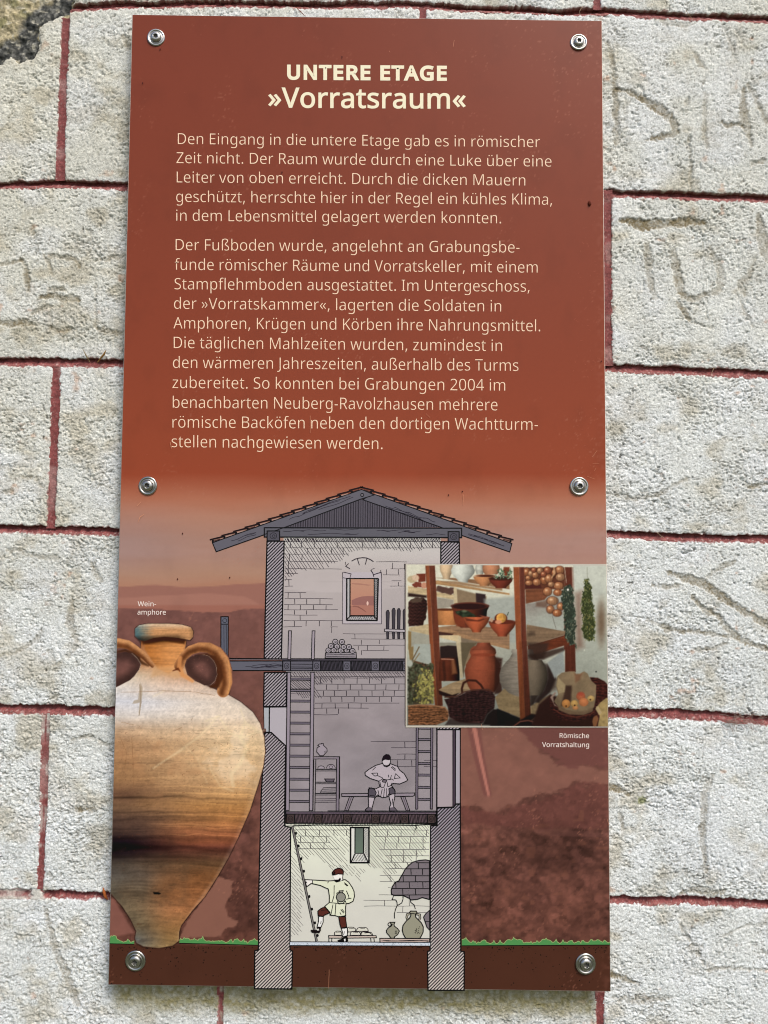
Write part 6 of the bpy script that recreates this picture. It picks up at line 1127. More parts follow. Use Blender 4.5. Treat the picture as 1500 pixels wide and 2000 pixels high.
# handles
def ring(pts, ws, base, seed):
    def col(X, Y):
        d = seg_d(X, Y, pts); dl = seg_d(X, Y, [(p[0]-3, p[1]+4) for p in pts]); t = np.clip(dl/11, 0, 1.4)
        c = mixc((104,60,34), base, sm(.05, .9, t)); c = c*(1+.16*fbm(X/10, Y/10, seed, 3)+.05*vn(X/2, Y/2, seed+1))[..., None]; return c
    cv.line(pts, ws, col, 1.0)
ring([(350,1300),(358,1283),(372,1270),(390,1264),(408,1265),(424,1274),(435,1290),(440,1310),(441,1332),(436,1350)], [20,16,18,19,20,22,24,25,26,24], (188,130,84), 450)
cv.line([(388,1279),(404,1279),(418,1286),(426,1302),(429,1322),(424,1338),(412,1341)], [3,7,11,14,14,11,5], (70,36,20), 3, .9)
cv.line([(352,1285),(350,1302),(357,1318),(376,1330)], [8,9,9,6], (216,146,88), 2.5, .8); cv.line([(446,1290),(449,1312),(449,1336),(445,1354)], 2.4, (226,160,96), 1.6, .6)
cv.line([(338,1310),(348,1306),(352,1311)], [2,4,2], (90,40,20), 1.2, .8)
ring([(205,1262),(232,1256),(250,1259),(266,1269),(282,1282),(298,1300)], [20,19,17,15,13,8], (194,138,92), 455)
cv.line([(222,1275),(245,1270),(262,1278),(277,1294),(290,1300)], [4,5,6,7,3], (60,32,16), 2.5, .8)
hole = lambda X, Y: bg(X, Y)*(.62+.38*sm(4, 24, np.abs(poly_sd(X, Y, HR))))[..., None]
HR = [(363.5,1302),(365,1292),(372,1283),(382,1279),(395,1278),(408,1281),(418,1291),(423,1303),(424,1318),(420,1330),(411,1338),(400,1339),(385,1331),(370,1317)]
cv.poly(HR, hole, .9); cv.line(HR[4:12], .8, (180,160,140), .5, .6)
HR2 = HR; HR = [(205,1282),(228,1276),(246,1273),(258,1276),(268,1285),(275.5,1297),(272,1308),(263,1320),(255,1328),(236,1338),(205,1352)]
cv.poly(HR, hole, .9); cv.line(HR[3:10], .8, (190,176,160), .5, .7)
# lip
def lipc(X, Y):
    c = mixc((80,108,112), (194,142,96), sm(262, 306, X + 4*vn(X/9, Y/2, 460))); hi = sm(1232, 1219, Y); c = c*(1-hi[..., None]*.55)+np.array([222,206,184])*(hi*.55)[..., None]
    lo = sm(1236, 1249, Y+(X-320)*.03); c = c*(1-lo*.62*sm(372, 340, X))[..., None]; c = c*(1+.09*vn(X/26, Y/1.6, 461)+.06*vn(X/3, Y/2, 462))[..., None]
    return c*(1-.25*sm(366, 379, X))[..., None]
cv.poly([(273,1248),(300,1243),(345,1243),(364,1248),(360,1258),(320,1252),(290,1258),(280,1258)], (54,26,12), 3, .85)
cv.poly(LIP, lipc, .9)
cv.done('amphora_picture', panel, 20, label='printed picture of a tall two handled clay wine amphora')

# ---- the photograph of the larder
cv = Canvas(792.5, 1101.5, 1189.5, 1420.5, 1.0, (206,208,196)); cv.A[:] = 1
q_ = zz(785, 1095, 7.1429); r_ = zz(985, 1095, 7.1429); t_ = zz(785, 1255, 7.1429); v_ = zz(985, 1255, 7.1429)
def wood(c0, seed, sx=60, sy=2.2, amp=.10):
    c0 = np.asarray(c0, float); return lambda X, Y: c0*(1+amp*vn(X/sx, Y/sy, seed)+.04*vn(X/3, Y/3, seed+1))[..., None]
def post(c0, x0, x1, seed):
    c0 = np.asarray(c0, float); return lambda X, Y: c0*(1+.09*vn(X/2.4, Y/60, seed)+.04*vn(X/3, Y/3, seed+1))[..., None]*(1-.14*sm(1250, 1400, Y))[..., None]
cv.poly([(792,1101),(1190,1101),(1190,1421),(792,1421)], lambda X, Y: mixc((224,222,200), (166,170,158), sm(1110, 1420, Y))*(1-.10*sm(880, 1000, X)*sm(1130, 1240, Y)*sm(1090, 1000, X))[..., None], 1)
cv.poly([(885,1148),(950,1165),(950,1300),(895,1300)], (150,128,100), 2)                       # board behind
cv.poly(q_(1030,450, 1165,470, 1165,610, 1035,600), (64,46,48), 1.5)
cv.poly([(945,1170),(1190,1150),(1190,1240),(950,1260)], (166,172,164), 4, .8)
cv.poly([(1119,1103),(1190,1103),(1190,1340),(1125,1340)], lambda X, Y: mixc((206,210,196), (168,172,158), sm(1110,1340,Y)), 1.2)
# left cupboard shelves
wl = (206,184,142)
cv.poly(q_(85,350, 345,395, 345,485, 85,450), wood(wl, 500, 40, 2), .8); cv.poly(q_(85,450, 345,485, 345,520, 85,500), (60,40,34), 2)
cv.poly(q_(480,435, 720,475, 722,545, 480,500), wood(wl, 501, 40, 2), .8); cv.poly(q_(480,350, 725,380, 722,478, 480,430), (88,56,48), 1.5, .9, 2)
cv.poly(q_(722,370, 765,380, 775,590, 722,590), (208,190,152), .8); cv.poly(q_(490,510, 720,545, 715,640, 600,660, 495,670), (166,158,142), 1.5)
cv.poly(q_(100,930, 385,880, 385,1040, 95,975), wood((200,180,140), 502, 40, 2), .8); cv.poly(q_(90,975, 385,1040, 385,1240, 90,1240), (168,166,150), 1.2); cv.poly(q_(88,980, 130,990, 130,1240, 88,1240), (150,124,78), .8)
cv.poly(q_(200,185, 330,180, 330,290, 235,300), (128,60,40), .8); cv.ell(*q_(140,260)[0], 9, 7, (198,178,140), 1.5); cv.ell(*q_(190,240)[0], 7, 6, (220,190,160), 1.5)
cv.poly(q_(130,330, 200,295, 270,310, 280,370, 170,375), (132,60,44), 1.2, .95, 1.5, 3); cv.ell(*q_(310,345)[0], 6, 6, (210,150,120), 1.2)
# big dark basket left
cv.poly(q_(90,600, 110,550, 180,515, 300,520, 350,560, 355,680, 330,800, 290,900, 90,920), lambda X, Y: np.array([70,42,38])*(1+.35*np.sin(Y/1.05+1.2*np.sin(X*.7))*sm(-1,1,np.sin(X*.9+Y*.2))-.25*sm(800,835,X))[..., None], 1, 1, 1)
cv.poly(q_(110,560, 180,520, 290,525, 270,575, 150,590), (104,86,70), 1.5, .8)
cv.prof(*[q_(620,0)[0][0], [(1189,22),(1196,24),(1206,26),(1216,22),(1221,17)]], (208,140,84), .1, .4); cv.ell(q_(620,0)[0][0]-1, 1190.5, 20, 2.4, (110,62,38), .8)
# upper shelf and pots on it
cv.poly(q_(460,240, 540,245, 700,270, 1500,400, 1500,300, 700,240), wood((150,112,80), 503, 50, 2), 1)
cv.prof(q_(620,0)[0][0], [(1101,12),(1108,13),(1116,12),(1122,9),(1127,7),(1131,7)], (224,194,154), -.2, .35)
cv.prof(q_(870,0)[0][0]+30, [(1101,7),(1112,9),(1122,6)], (200,200,186), -.2, .4, tex=.06)
cv.prof(q_(1250,0)[0][0]-1, [(1101,15),(1108,17),(1116,16),(1122,12)], (208,144,104), -.1, .4)
cv.prof(q_(850,0)[0][0], [(1101,17),(1106,20),(1114,23.5),(1120,22),(1128,15),(1133,10),(1138,9.5)], (216,220,208), -.35, .32)
cv.poly(q_(1420,90, 1500,90, 1500,260, 1400,180), (140,70,44), 1.5)
cv.poly(q_(410,285, 500,275, 700,320, 1500,455, 1500,480, 700,360, 410,320), wood((186,146,100), 504, 50, 1.6), .7)
cv.poly(q_(500,280, 780,290, 1000,330, 1400,385, 1400,420, 900,350, 600,310), wood((156,116,78), 505, 50, 1.6), 1.5, .8)
cv.prof(q_(1150,0)[0][0], [(1126,21.5),(1130,20.5),(1136,16),(1141,10),(1144.5,8.5)], (206,142,92), -.3, .4); cv.ell(q_(1150,0)[0][0]+1, 1124.5, 20, 2.8, (196,140,100), .6); cv.ell(q_(1160,0)[0][0]+2, 1124.8, 17, 2.2, (90,44,30), .7)
cv.prof(978, [(1130,23),(1135,22),(1141,17),(1146,11),(1149,10)], (130,58,42), -.2, .4); cv.ell(978, 1130, 23, 4, (80,38,28), .8)
rr = random.Random(5)
for i in range(46):
    x, y, a = rr.uniform(968, 1000), rr.uniform(1114, 1131), rr.uniform(-1.2, 1.2); cv.line([(x, y), (x+7*math.sin(a), y-6*math.cos(a))], [2.2,.6], rr.choice([(110,146,112),(84,118,84),(150,170,140),(50,66,50)]), .6)
# right-hand post group, middle
cv.poly(r_(275,95, 845,95, 845,400, 600,400, 280,400), (112,64,44), 2)
cv.poly(r_(845,90, 940,90, 985,1240, 830,1240), post((112,56,40), 0, 0, 510), 1); cv.poly(r_(940,90, 962,90, 975,420, 950,400), (158,128,112), 1.2, .7)
cv.poly([(r_(985,450)[0]), r_(1080,420)[0], r_(1080,900)[0], r_(1100,1200)[0], r_(1000,1240)[0]], (128,84,66), 9, .6); cv.ell(*r_(1350,860)[0], 8, 38, (118,90,66), 7, .8); cv.ell(*r_(1300,430)[0], 10, 16, (190,196,186), 6, .3)
cv.poly(r_(300,600, 830,560, 830,975, 320,890), lambda X, Y: mixc((176,180,168), (150,140,130), sm(1215,1180,Y)*.6+sm(1060,1040,X)*.2), 1.2)
cv.poly(r_(290,400, 560,390, 600,500, 560,545, 300,600), wood((132,80,54), 511, 60, 3), 1.2); cv.poly(r_(440,575, 600,545, 600,660, 440,640), (112,72,54), 3, .6)
cv.poly(r_(290,335, 500,330, 520,385, 290,395), (92,44,38), 1.2); cv.line([r_(670,770)[0], r_(690,850)[0], r_(720,950)[0]], .8, (110,100,90), .6)
# onions
for x, y, rx_, ry_ in ((310,160,50,60),(370,180,40,45),(430,200,44,45),(495,140,42,45),(600,135,50,50),(410,130,35,35),(560,270,60,62),(620,250,55,60),(770,130,60,55),(780,230,65,52),(450,300,56,48),(600,430,60,60),(755,350,68,52),(745,445,60,45),(670,560,78,58),(785,640,50,52),(640,680,52,55),(735,730,62,48),(340,310,50,35),(690,170,30,60),(545,190,40,40),(330,240,35,30),(650,330,45,35)):
    c_ = r_(x, y)[0]; rx, ry = rx_/7.14, ry_/7.14; b_ = rr.choice([(198,124,78),(206,138,92),(188,108,74),(200,146,104)])
    cv.ell(c_[0], c_[1], rx*1.12, ry*1.12, (84,42,30), 1.2, .8)
    cv.ell(c_[0], c_[1], rx, ry, (lambda cx, cy, b, rx: lambda X, Y: np.asarray(b, float)*(1.05-.5*np.hypot(X-cx+rx*.3, Y-cy+rx*.3)[..., None]/rx/1.6)*(1+.06*np.sin((X-cx)*1.4))[..., None])(c_[0], c_[1], b_, rx), .8)
    cv.ell(c_[0]-rx*.25, c_[1]-ry*.3, rx*.28, ry*.25, (244,206,160), 1.2, .8)
cv.line(r_(690,100, 700,170, 660,240), [3,4,2], (214,170,126), .8, .8)
# middle shelf, right part
cv.poly(r_(310,890, 840,985, 850,1030, 340,1190, 300,1190), wood((142,116,90), 512, 60, 3), .9); cv.poly(r_(320,1010, 420,980, 430,1040, 330,1060), (70,54,44), 4, .6)
cv.poly(r_(340,1190, 850,1035, 900,1110, 900,1160, 340,1214), wood((124,66,42), 513, 60, 2), .9); cv.poly(v_(325,40, 900,-90, 900,20, 330,200), wood((120,60,38), 514, 60, 2.4), .9); cv.line([r_(330,1200)[0], r_(860,1040)[0]], 1.4, (92,50,32), .6)
# herbs
def herb(pts, cols, n, seed, ln=5):
    R2 = random.Random(seed); a = np.array(pts, float); cv.poly(pts, cols[0], 1, 1, 2.2, 3)
    for i in range(n):
        y = R2.uniform(a[:,1].min(), a[:,1].max()); xs_ = []
        for k in range(len(pts)):
            p, q2 = pts[k], pts[(k+1) % len(pts)]
            if (p[1] < y) != (q2[1] < y): xs_.append(p[0]+(q2[0]-p[0])*(y-p[1])/(q2[1]-p[1]))
        if len(xs_) < 2: continue
        x = R2.uniform(min(xs_)-1.5, max(xs_)+1.5); g = R2.uniform(-1.0, 1.0); l = R2.uniform(2, ln); cv.line([(x, y), (x+l*math.sin(g), y+l*abs(math.cos(g)))], [R2.uniform(1.2, 2.2), .5], R2.choice(cols[1:]), .5, .9)
herb(r_(850,350, 910,340, 960,420, 965,560, 990,720, 985,880, 1005,920, 975,1000, 995,1210, 930,1190, 850,1080, 840,900, 825,700, 800,520, 815,420), [(58,68,56),(96,112,94),(74,90,74),(124,134,112),(44,52,44),(140,140,116)], 230, 7)
herb(r_(1110,265, 1165,245, 1210,370, 1215,560, 1255,640, 1240,760, 1265,880, 1245,1110, 1150,1115, 1110,1060, 1085,960, 1095,820, 1075,660, 1085,470, 1115,400), [(66,74,42),(112,124,74),(92,104,56),(138,140,92),(50,60,34),(150,140,80)], 250, 8)
cv.line(r_(838,95, 865,310), .9, (208,196,170), .5); cv.line(r_(1152,95, 1158,245), .9, (150,150,130), .5); cv.ell(*r_(885,405)[0], 2.2, 2.2, (230,226,214), .8)
# middle shelf, left part, with bowls
cv.poly(q_(480,930, 700,905, 1500,940, 1500,1210, 1300,1180, 720,1010), wood((156,122,92), 520, 60, 2.4), .9)
cv.poly(q_(445,925, 620,935, 1000,1075, 1500,1190, 1500,1240, 900,1090, 450,970), wood((170,132,96), 521, 60, 1.8), .8)
cv.poly(q_(525,1040, 800,1040, 800,1120, 760,1130, 525,1070), wood((206,186,146), 522, 40, 2), .8); cv.poly(q_(790,1050, 820,1050, 835,1240, 770,1240, 760,1140), (208,192,156), .8); cv.poly(q_(830,1080, 1100,1140, 1100,1240, 830,1240), (134,118,98), 1.2); cv.poly(q_(460,980, 720,1020, 700,1040, 520,1040, 520,1240, 450,1240), (66,34,28), 1, .9)
cv.prof(q_(950,0)[0][0], [(1182,37),(1187,36),(1193,33),(1206,32),(1216,29),(1223,22),(1226,18)], (118,58,40), -.5, .55); cv.ell(q_(950,0)[0][0], 1183.5, 37, 7.5, (112,60,48), .8); cv.ell(q_(950,0)[0][0]-1, 1184.5, 34, 6, (56,28,24), 1); cv.poly(q_(720,740, 870,800, 880,920, 760,915, 735,860), (142,68,42), 2, .8)
cv.poly(q_(740,710, 830,690, 920,700, 1000,745, 1060,800, 1050,830, 940,830, 850,790, 760,740), lambda X, Y: np.array([52,64,46])*(1+.4*vn(X/5, Y/4, 530))[..., None], 1.2); cv.ell(*q_(870,705)[0], 5, 2.4, (128,140,108), 1.5, .7)
cv.prof(q_(1040,0)[0][0], [(1205,26),(1209,25),(1216,22),(1224,16),(1230,10),(1235,8)], (194,98,60), -.15, .5); cv.poly(q_(880,800, 1050,830, 1180,790, 1200,800, 1080,850, 900,840), (96,44,30), 1.2, .8); cv.poly(q_(1080,760, 1200,780, 1210,800, 1150,810), (150,82,60), 1)
cv.ell(*q_(1380,805)[0], 12.5, 10, (108,52,34), 1); cv.prof(q_(1400,0)[0][0], [(1214,27),(1218,26),(1226,22),(1234,15),(1239,10),(1243,9)], (176,84,54), -.2, .5); cv.ell(q_(1400,0)[0][0], 1214.5, 26, 4.5, (110,50,34), .8)
cv.ell(*q_(1385,800)[0], 9.6, 9.4, lambda X, Y: np.array([218,160,78])*(1+.10*vn(X/3, Y/3, 531)-.02*(X-q_(1385,0)[0][0]))[..., None], 1); cv.ell(*q_(1345,855)[0], 6.5, 4, (222,150,112), 1); cv.ell(*q_(1250,830)[0], 3, 4, (200,160,130), 1); cv.line(q_(1470,760, 1485,720), 1.4, (60,70,50), .6)
# tall posts of the rack in front
def twopost(L, M, R_, c0, c1, seed):
    cv.poly(L+M[::-1], post(c0, 0, 0, seed), .8); cv.poly(M+R_[::-1], post(c1, 0, 0, seed+2), .8)
twopost([q_(325,68)[0], q_(390,1214)[0], t_(460,880)[0]], [q_(378,68)[0], q_(440,1214)[0], t_(500,890)[0]], [q_(460,68)[0], q_(525,1214)[0], t_(570,880)[0]], (150,82,50), (116,62,44), 540)
twopost([r_(125,90)[0], r_(165,1214)[0], v_(220,1080)[0]], [r_(205,90)[0], r_(240,1214)[0], v_(290,1075)[0]], [r_(275,90)[0], r_(310,1214)[0], v_(370,1080)[0]], (160,88,52), (118,62,46), 550)
# lower part
cv.poly(t_(525,0, 760,0, 770,50, 530,55), (150,146,128), 1)
cv.prof(t_(660,0)[0][0], [(1262,17),(1270,18),(1286,18),(1300,20),(1330,20)], (112,56,38), -.4, .6, tex=.05); cv.poly(t_(530,60, 640,40, 770,50, 785,210, 540,215), (54,40,38), 1.2); cv.poly(t_(690,240, 730,240, 770,430, 700,440), (190,128,84), 3, .6); cv.line(t_(550,228, 720,235), 1.6, (220,170,140), .7, .8); cv.poly(t_(560,250, 600,250, 620,530, 580,540), (60,34,28), 2, .6)
cv.poly(t_(755,0, 820,0, 850,490, 815,500), (196,180,146), .8); cv.poly(t_(820,0, 1050,0, 950,100, 880,300, 860,480, 845,400), (108,96,74), 1.5)
cv.poly(t_(575,620, 700,560, 900,500, 1000,640, 880,680, 700,740, 510,660), wood((172,146,110), 560, 60, 3), 1); cv.poly(t_(510,665, 700,730, 800,700, 700,790, 520,720), (50,30,26), 1.5)
cv.prof(t_(1130,0)[0][0], [(1262,18),(1267,24),(1275,26),(1279,23),(1284,25),(1298,33),(1310,36),(1325,34),(1340,29),(1352,22)], (170,88,60), -.25, .5, tex=.02); cv.ell(t_(1130,0)[0][0], 1279, 24, 3.2, (150,70,46), 1, .8); cv.prof(t_(1140,0)[0][0], [(1255,12),(1260,14),(1266,20),(1270,24)], (152,80,56), -.3, .4); cv.line([(t_(1130,0)[0][0]-34, 1309), (t_(1130,0)[0][0]+34, 1309.5)], .8, (150,74,50), .5, .7)
cv.poly(t_(1300,200, 1400,220, 1380,420, 1400,700, 1290,720), (66,38,32), 3, .9)
cx = 1022.0
cv.prof(cx, [(1274,20),(1280,24),(1286,27),(1294,35),(1306,44),(1318,47),(1332,46),(1345,39),(1358,28),(1368,22),(1378,19)], (146,136,122), -.25, .5, tex=.08)
cv.prof(cx-2, [(1268,20),(1273,22),(1278,18),(1284,20)], (166,158,144), -.3, .4); cv.poly(v_(330,0, 620,0, 600,100, 540,230, 390,250, 330,220), (66,50,44), 5, .8)
for y in (1292,1303,1318,1331): cv.line([(cx-46, y), (cx, y+1.5), (cx+44, y)], 1, (130,120,108), 1.2, .5)
cv.poly(v_(0,640, 60,700, 150,740, 220,760, 480,1000, 220,1050, 100,1000, -80,930, -130,760), wood((156,134,98), 565, 60, 3), 1.2); cv.poly(v_(370,880, 500,800, 640,720, 640,880, 400,1010), wood((146,124,92), 566, 60, 3), 1.2)
cv.poly(v_(-100,920, 60,990, 220,1050, 220,1160, -200,1160), (28,24,30), 2); cv.poly(v_(380,240, 600,300, 700,500, 720,620, 480,800, 400,860, 360,880), lambda X, Y: np.array([60,46,42])+0*X[..., None], 4, .75)
cv.prof(1044, [(1289,14),(1300,21),(1315,25),(1330,24),(1345,19),(1358,12)], (126,112,94), -.2, .5); cv.poly(v_(600,300, 680,400, 730,520, 640,690, 480,840, 420,830, 560,660, 610,500), (52,38,36), 3, .9)
cv.poly(v_(600,280, 820,110, 840,400, 740,440, 700,500), (158,164,160), 2); cv.poly(v_(330,180, 830,60, 840,110, 560,230, 420,240), (56,36,30), 3, .8)
cv.poly(v_(845,60, 985,20, 995,410, 845,410), post((104,52,38), 0, 0, 570), 1); cv.poly(v_(700,530, 740,480, 790,640, 640,700), (120,104,88), 3, .5)
twopost([v_(170,-20)[0], v_(220,1080)[0]], [v_(245,-20)[0], v_(290,1075)[0]], [v_(310,-20)[0], v_(372,1080)[0]], (150,82,50), (106,56,42), 572)
# crates, baskets, fruit
def weave(base, seed, fx=.9, fy=1.3):
    base = np.asarray(base, float); return lambda X, Y: base*.92*(1+.22*np.sin(Y*fy+.5*np.sin(X*.2)+2.2*vn(X/7, Y/4, seed))+.30*vn(X/3.2, Y/1.5, seed+1)-.10*np.sin(X*fx+vn(X/9, Y/9, seed+2)*2))[..., None]
cv.poly(t_(90,250, 180,250, 420,330, 440,850, 90,870), (86,76,58), 2); cv.poly(t_(90,80, 160,50, 160,240, 110,250), (150,124,80), 1); cv.poly(t_(165,20, 395,20, 410,310, 170,240), (174,180,170), 1.5)
cv.line(t_(140,250, 240,60), 2.2, (120,100,72), .7); cv.line(t_(160,270, 245,150), 2, (150,130,96), .7); cv.poly(t_(160,250, 410,320, 410,380, 300,350), (112,78,60), 1.2)
R3 = random.Random(9)
for i in range(420):
    x, y = R3.uniform(90, 440), R3.uniform(290, 850); c_ = t_(x, y)[0]
    y2 = sm(330, 480, np.array(y))*sm(130, 300, np.array(x)) > R3.random()*.9
    cv.ell(c_[0], c_[1], R3.uniform(1.2, 2.8), R3.uniform(1.2, 3), R3.choice([(178,170,92),(156,152,80),(200,190,110),(120,118,70)] if y2 else [(88,92,66),(66,70,50),(110,114,90),(52,52,38)]), .9, .85)
cv.ell(*t_(110,290)[0], 6, 7, (186,190,176), 2)
cv.poly(t_(85,890, 220,865, 400,865, 600,895, 650,960, 640,1080, 480,1150, 85,1150), weave((150,100,66), 580, 2.2, 1.3), 1); cv.line(t_(85,885, 220,868, 400,872, 600,905, 640,960), 2.4, (182,136,98), .8); cv.line(t_(650,1010, 630,1080, 480,1140), 1.8, (150,104,74), .8)
cv.poly(t_(590,790, 760,760, 900,690, 1100,650, 1260,680, 1300,750, 1290,900, 1240,1060, 1100,1130, 800,1110, 660,1040, 640,900), weave((66,42,42), 584, .8, 1.5), 1.2)
cv.line(t_(840,700, 835,640, 860,560, 930,525, 1030,530, 1100,590, 1130,640), 4.2, (74,40,32), 1); cv.line(t_(600,760, 760,750, 860,690, 1000,660, 1200,650, 1280,690), 2.6, (96,60,50), .9); cv.line(t_(660,1050, 760,1090, 900,1115, 1080,1110), 1.6, (120,86,80), .8, .8)
cv.poly(t_(660,1060, 1100,1130, 1500,1140, 1500,1150, 600,1150), (44,26,26), 2, .7); cv.poly(t_(1120,1140, 1180,990, 1260,930, 1350,930, 1400,1000, 1330,1150), (44,36,36), 1.5); cv.line(t_(1130,1130, 1190,1000, 1270,930), 2, (90,82,78), .8, .8)
cv.poly(t_(1330,930, 1500,990, 1500,1150, 1340,1150), (26,24,32), 2); cv.poly(v_(0,1080, 220,1080, 380,990, 800,1080, 800,1170, 0,1170), (40,28,28), 2)
cv.poly(v_(380,1100, 450,1030, 600,1010, 740,1060, 790,1165, 400,1165), lambda X, Y: np.array([66,50,46])*(1+.45*np.sin(X*1.5))[..., None], 1); cv.line(v_(380,1080, 470,1020, 600,1015, 720,1060, 780,1150), 2.0, (88,68,60), .8); cv.line(v_(130,1165, 220,1100, 330,1085, 430,1110, 500,1165), 2.6, (124,76,62), .8)
cv.poly(v_(480,860, 640,720, 760,760, 1200,560, 1300,500, 1460,620, 1460,1190, 370,1190), (62,38,34), 3)
cv.poly(v_(640,740, 760,900, 1000,970, 1250,930, 1290,700, 1420,760, 1450,900, 1440,1180, 1220,1180, 1240,1040, 1000,1100, 780,1080, 640,930, 625,800), weave((74,40,36), 590, .8, 1.6), 1)
cv.poly(v_(1190,480, 1300,490, 1400,540, 1450,600, 1450,780, 1300,790, 1230,600), weave((80,40,34), 592, .5, 1.1), 1.2)
cv.poly(v_(740,470, 800,420, 900,400, 980,400, 1000,440, 1060,430, 1110,400, 1160,430, 1200,520, 1280,590, 1275,760, 1250,900, 1150,960, 1000,970, 860,940, 740,880, 690,820, 750,720, 720,600), lambda X, Y: np.array([150,128,98])*(1+.12*fbm(X/14, Y/12, 594, 3)-.1*sm(1110,1080,X))[..., None], 1)
cv.poly(v_(855,600, 940,600, 930,800, 900,900, 790,880, 830,720), (64,40,34), 3, .8); cv.poly(v_(725,600, 750,480, 850,590, 840,690, 760,710), (182,162,122), 1.5, .9); cv.poly(v_(975,430, 1050,440, 1090,420, 1050,520, 990,560), (134,84,60), 3, .6); cv.poly(v_(640,760, 700,690, 725,700, 680,760, 690,850, 740,890, 700,880), (166,140,124), 1.2)
for x, y, rx_, ry_, b_ in ((860,850,58,58,(226,156,84)),(975,850,50,48,(226,180,104)),(1065,750,62,58,(210,118,78)),(1105,830,66,58,(232,146,90)),(1205,780,50,42,(226,186,116)),(990,910,40,25,(230,160,100))):
    c_ = v_(x, y)[0]; cv.ell(c_[0], c_[1], rx_/7, ry_/7, (lambda cx, cy, b, r: lambda X, Y: np.asarray(b, float)*(1.06-.22*np.hypot(X-cx, Y-cy+2)[..., None]/r))(c_[0], c_[1], b_, rx_/7), 1)
cv.ell(*v_(1065,715)[0], 6, 4, (186,80,60), 2.5, .7)
for x, y in ((860,885),(980,875),(1198,795)): c_ = v_(x, y)[0]; cv.ell(c_[0], c_[1], 1.5, 1.6, (70,40,24), .8)
cv.poly(v_(740,880, 860,935, 1000,960, 1150,940, 1240,890, 1230,960, 1100,1010, 900,1000, 760,940), (140,116,88), 1.5, .9); cv.line(v_(690,930, 800,1000, 1000,1040, 1200,1000, 1250,960), 2.2, (116,62,50), .8)
cv.poly(v_(1330,840, 1420,770, 1452,780, 1452,1170, 1300,1170, 1330,1020, 1270,920, 1300,880), wood((176,152,100), 596, 9, 6, .12), 1.2); cv.poly(v_(1240,1040, 1290,1010, 1310,1060, 1280,1170, 1240,1170, 1225,1100), (150,100,66), 1.2); cv.poly(v_(1280,890, 1310,890, 1360,980, 1320,1010, 1275,930), (196,172,128), 1)
cv.ell(*v_(1278,405)[0], 1.4, 1.4, (30,30,28), .6); cv.ell(*v_(1115,105)[0], 1.2, 1.4, (220,220,200), .6)
cv.C = 255*np.clip(cv.C/255, 0, 1)**1.13*(1-.16*sm(1240, 1420, cv.Y)*sm(1180, 1150, cv.X))[..., None]; gq = cv.C.mean(-1, keepdims=True); cv.C = (gq+(cv.C-gq)*.88)*.97*(1+.035*vn(cv.X/2, cv.Y/2, 598)+.03*vn(cv.X/6, cv.Y/5, 599))[..., None]
for _ in range(1): P_ = np.pad(cv.C, ((1,1),(1,1),(0,0)), 'edge'); cv.C = .4*cv.C+.15*(P_[:-2,1:-1]+P_[2:,1:-1]+P_[1:-1,:-2]+P_[1:-1,2:])
# white keyline round the photograph
e = np.minimum(np.minimum(cv.X-794.5, 1187.5-cv.X+50), np.minimum(cv.Y-(1103.2+.004*(cv.X-795)), 1416.8+.006*(cv.X-795)-cv.Y)); k = sm(.4, -.4, e); cv.C = cv.C*(1-k[..., None])+np.array([196,190,178])*k[..., None]
cv.X = np.minimum(cv.X, pxr(cv.Y)-1.4)
cv.done('larder_photograph', panel, 24, label='printed photograph of a larder with clay pots, onions, herbs and baskets on wooden shelves')
s = Print('photograph_shadow', panel, 22); s.poly([(790.5,1101),(1184,1102),(1184,1104),(794,1104),(794,1417.5),(790.8,1417)], (108,98,94), 0); s.done()

# ---- marks on the face of the panel
s = Print('scratch_marks', panel, 30, 'small pale scratches and chips in the printed surface')
for pr, w_ in (([(887,79),(885,92)],1.4),([(606,812),(606,846)],1.4),([(333,864),(335,876)],2.2),([(268,988),(276,980)],2.0),([(270,1020),(274,1010),(282,1004)],1.2),([(905,966),(904,986)],1.3),([(643,1893),(642,1930)],1.3),
               ([(1156,893),(1166,880)],.9),([(1160,920),(1164,914)],.9),([(832,808),(840,816)],.9),([(940,1414),(942,1425)],1.2),([(1185,1598),(1189,1612)],1.2),([(760,100),(762,103)],1.4),([(1146,930),(1162,936)],.9),([(1157,905),(1170,905)],.9)):
    s.line(pr, w_, (214,150,118), 0, taper=True)
for i in range(90):
    x, y = (random.uniform(1120,1176), random.uniform(380,960)) if i < 60 else (random.uniform(270,1150), random.uniform(60,1000))
    a_ = random.uniform(0, 3.1); l_ = random.uniform(1.5, 6 if i < 60 else 3); s.line([(x,y),(x+l_*math.cos(a_),y+l_*math.sin(a_))], random.uniform(.5,.9), (176,104,84), 0, taper=True)
for x, y in ((449,1128),(347,1131),(357,1042),(876,967),(1174,706),(903,960),(313,97),(279,163),(668,112),(551,337)): s.ell(x, y, 1.3, 1.6, (70,26,22), 0, lev=0, n=7)
o = s.done(); o['kind'] = 'stuff'

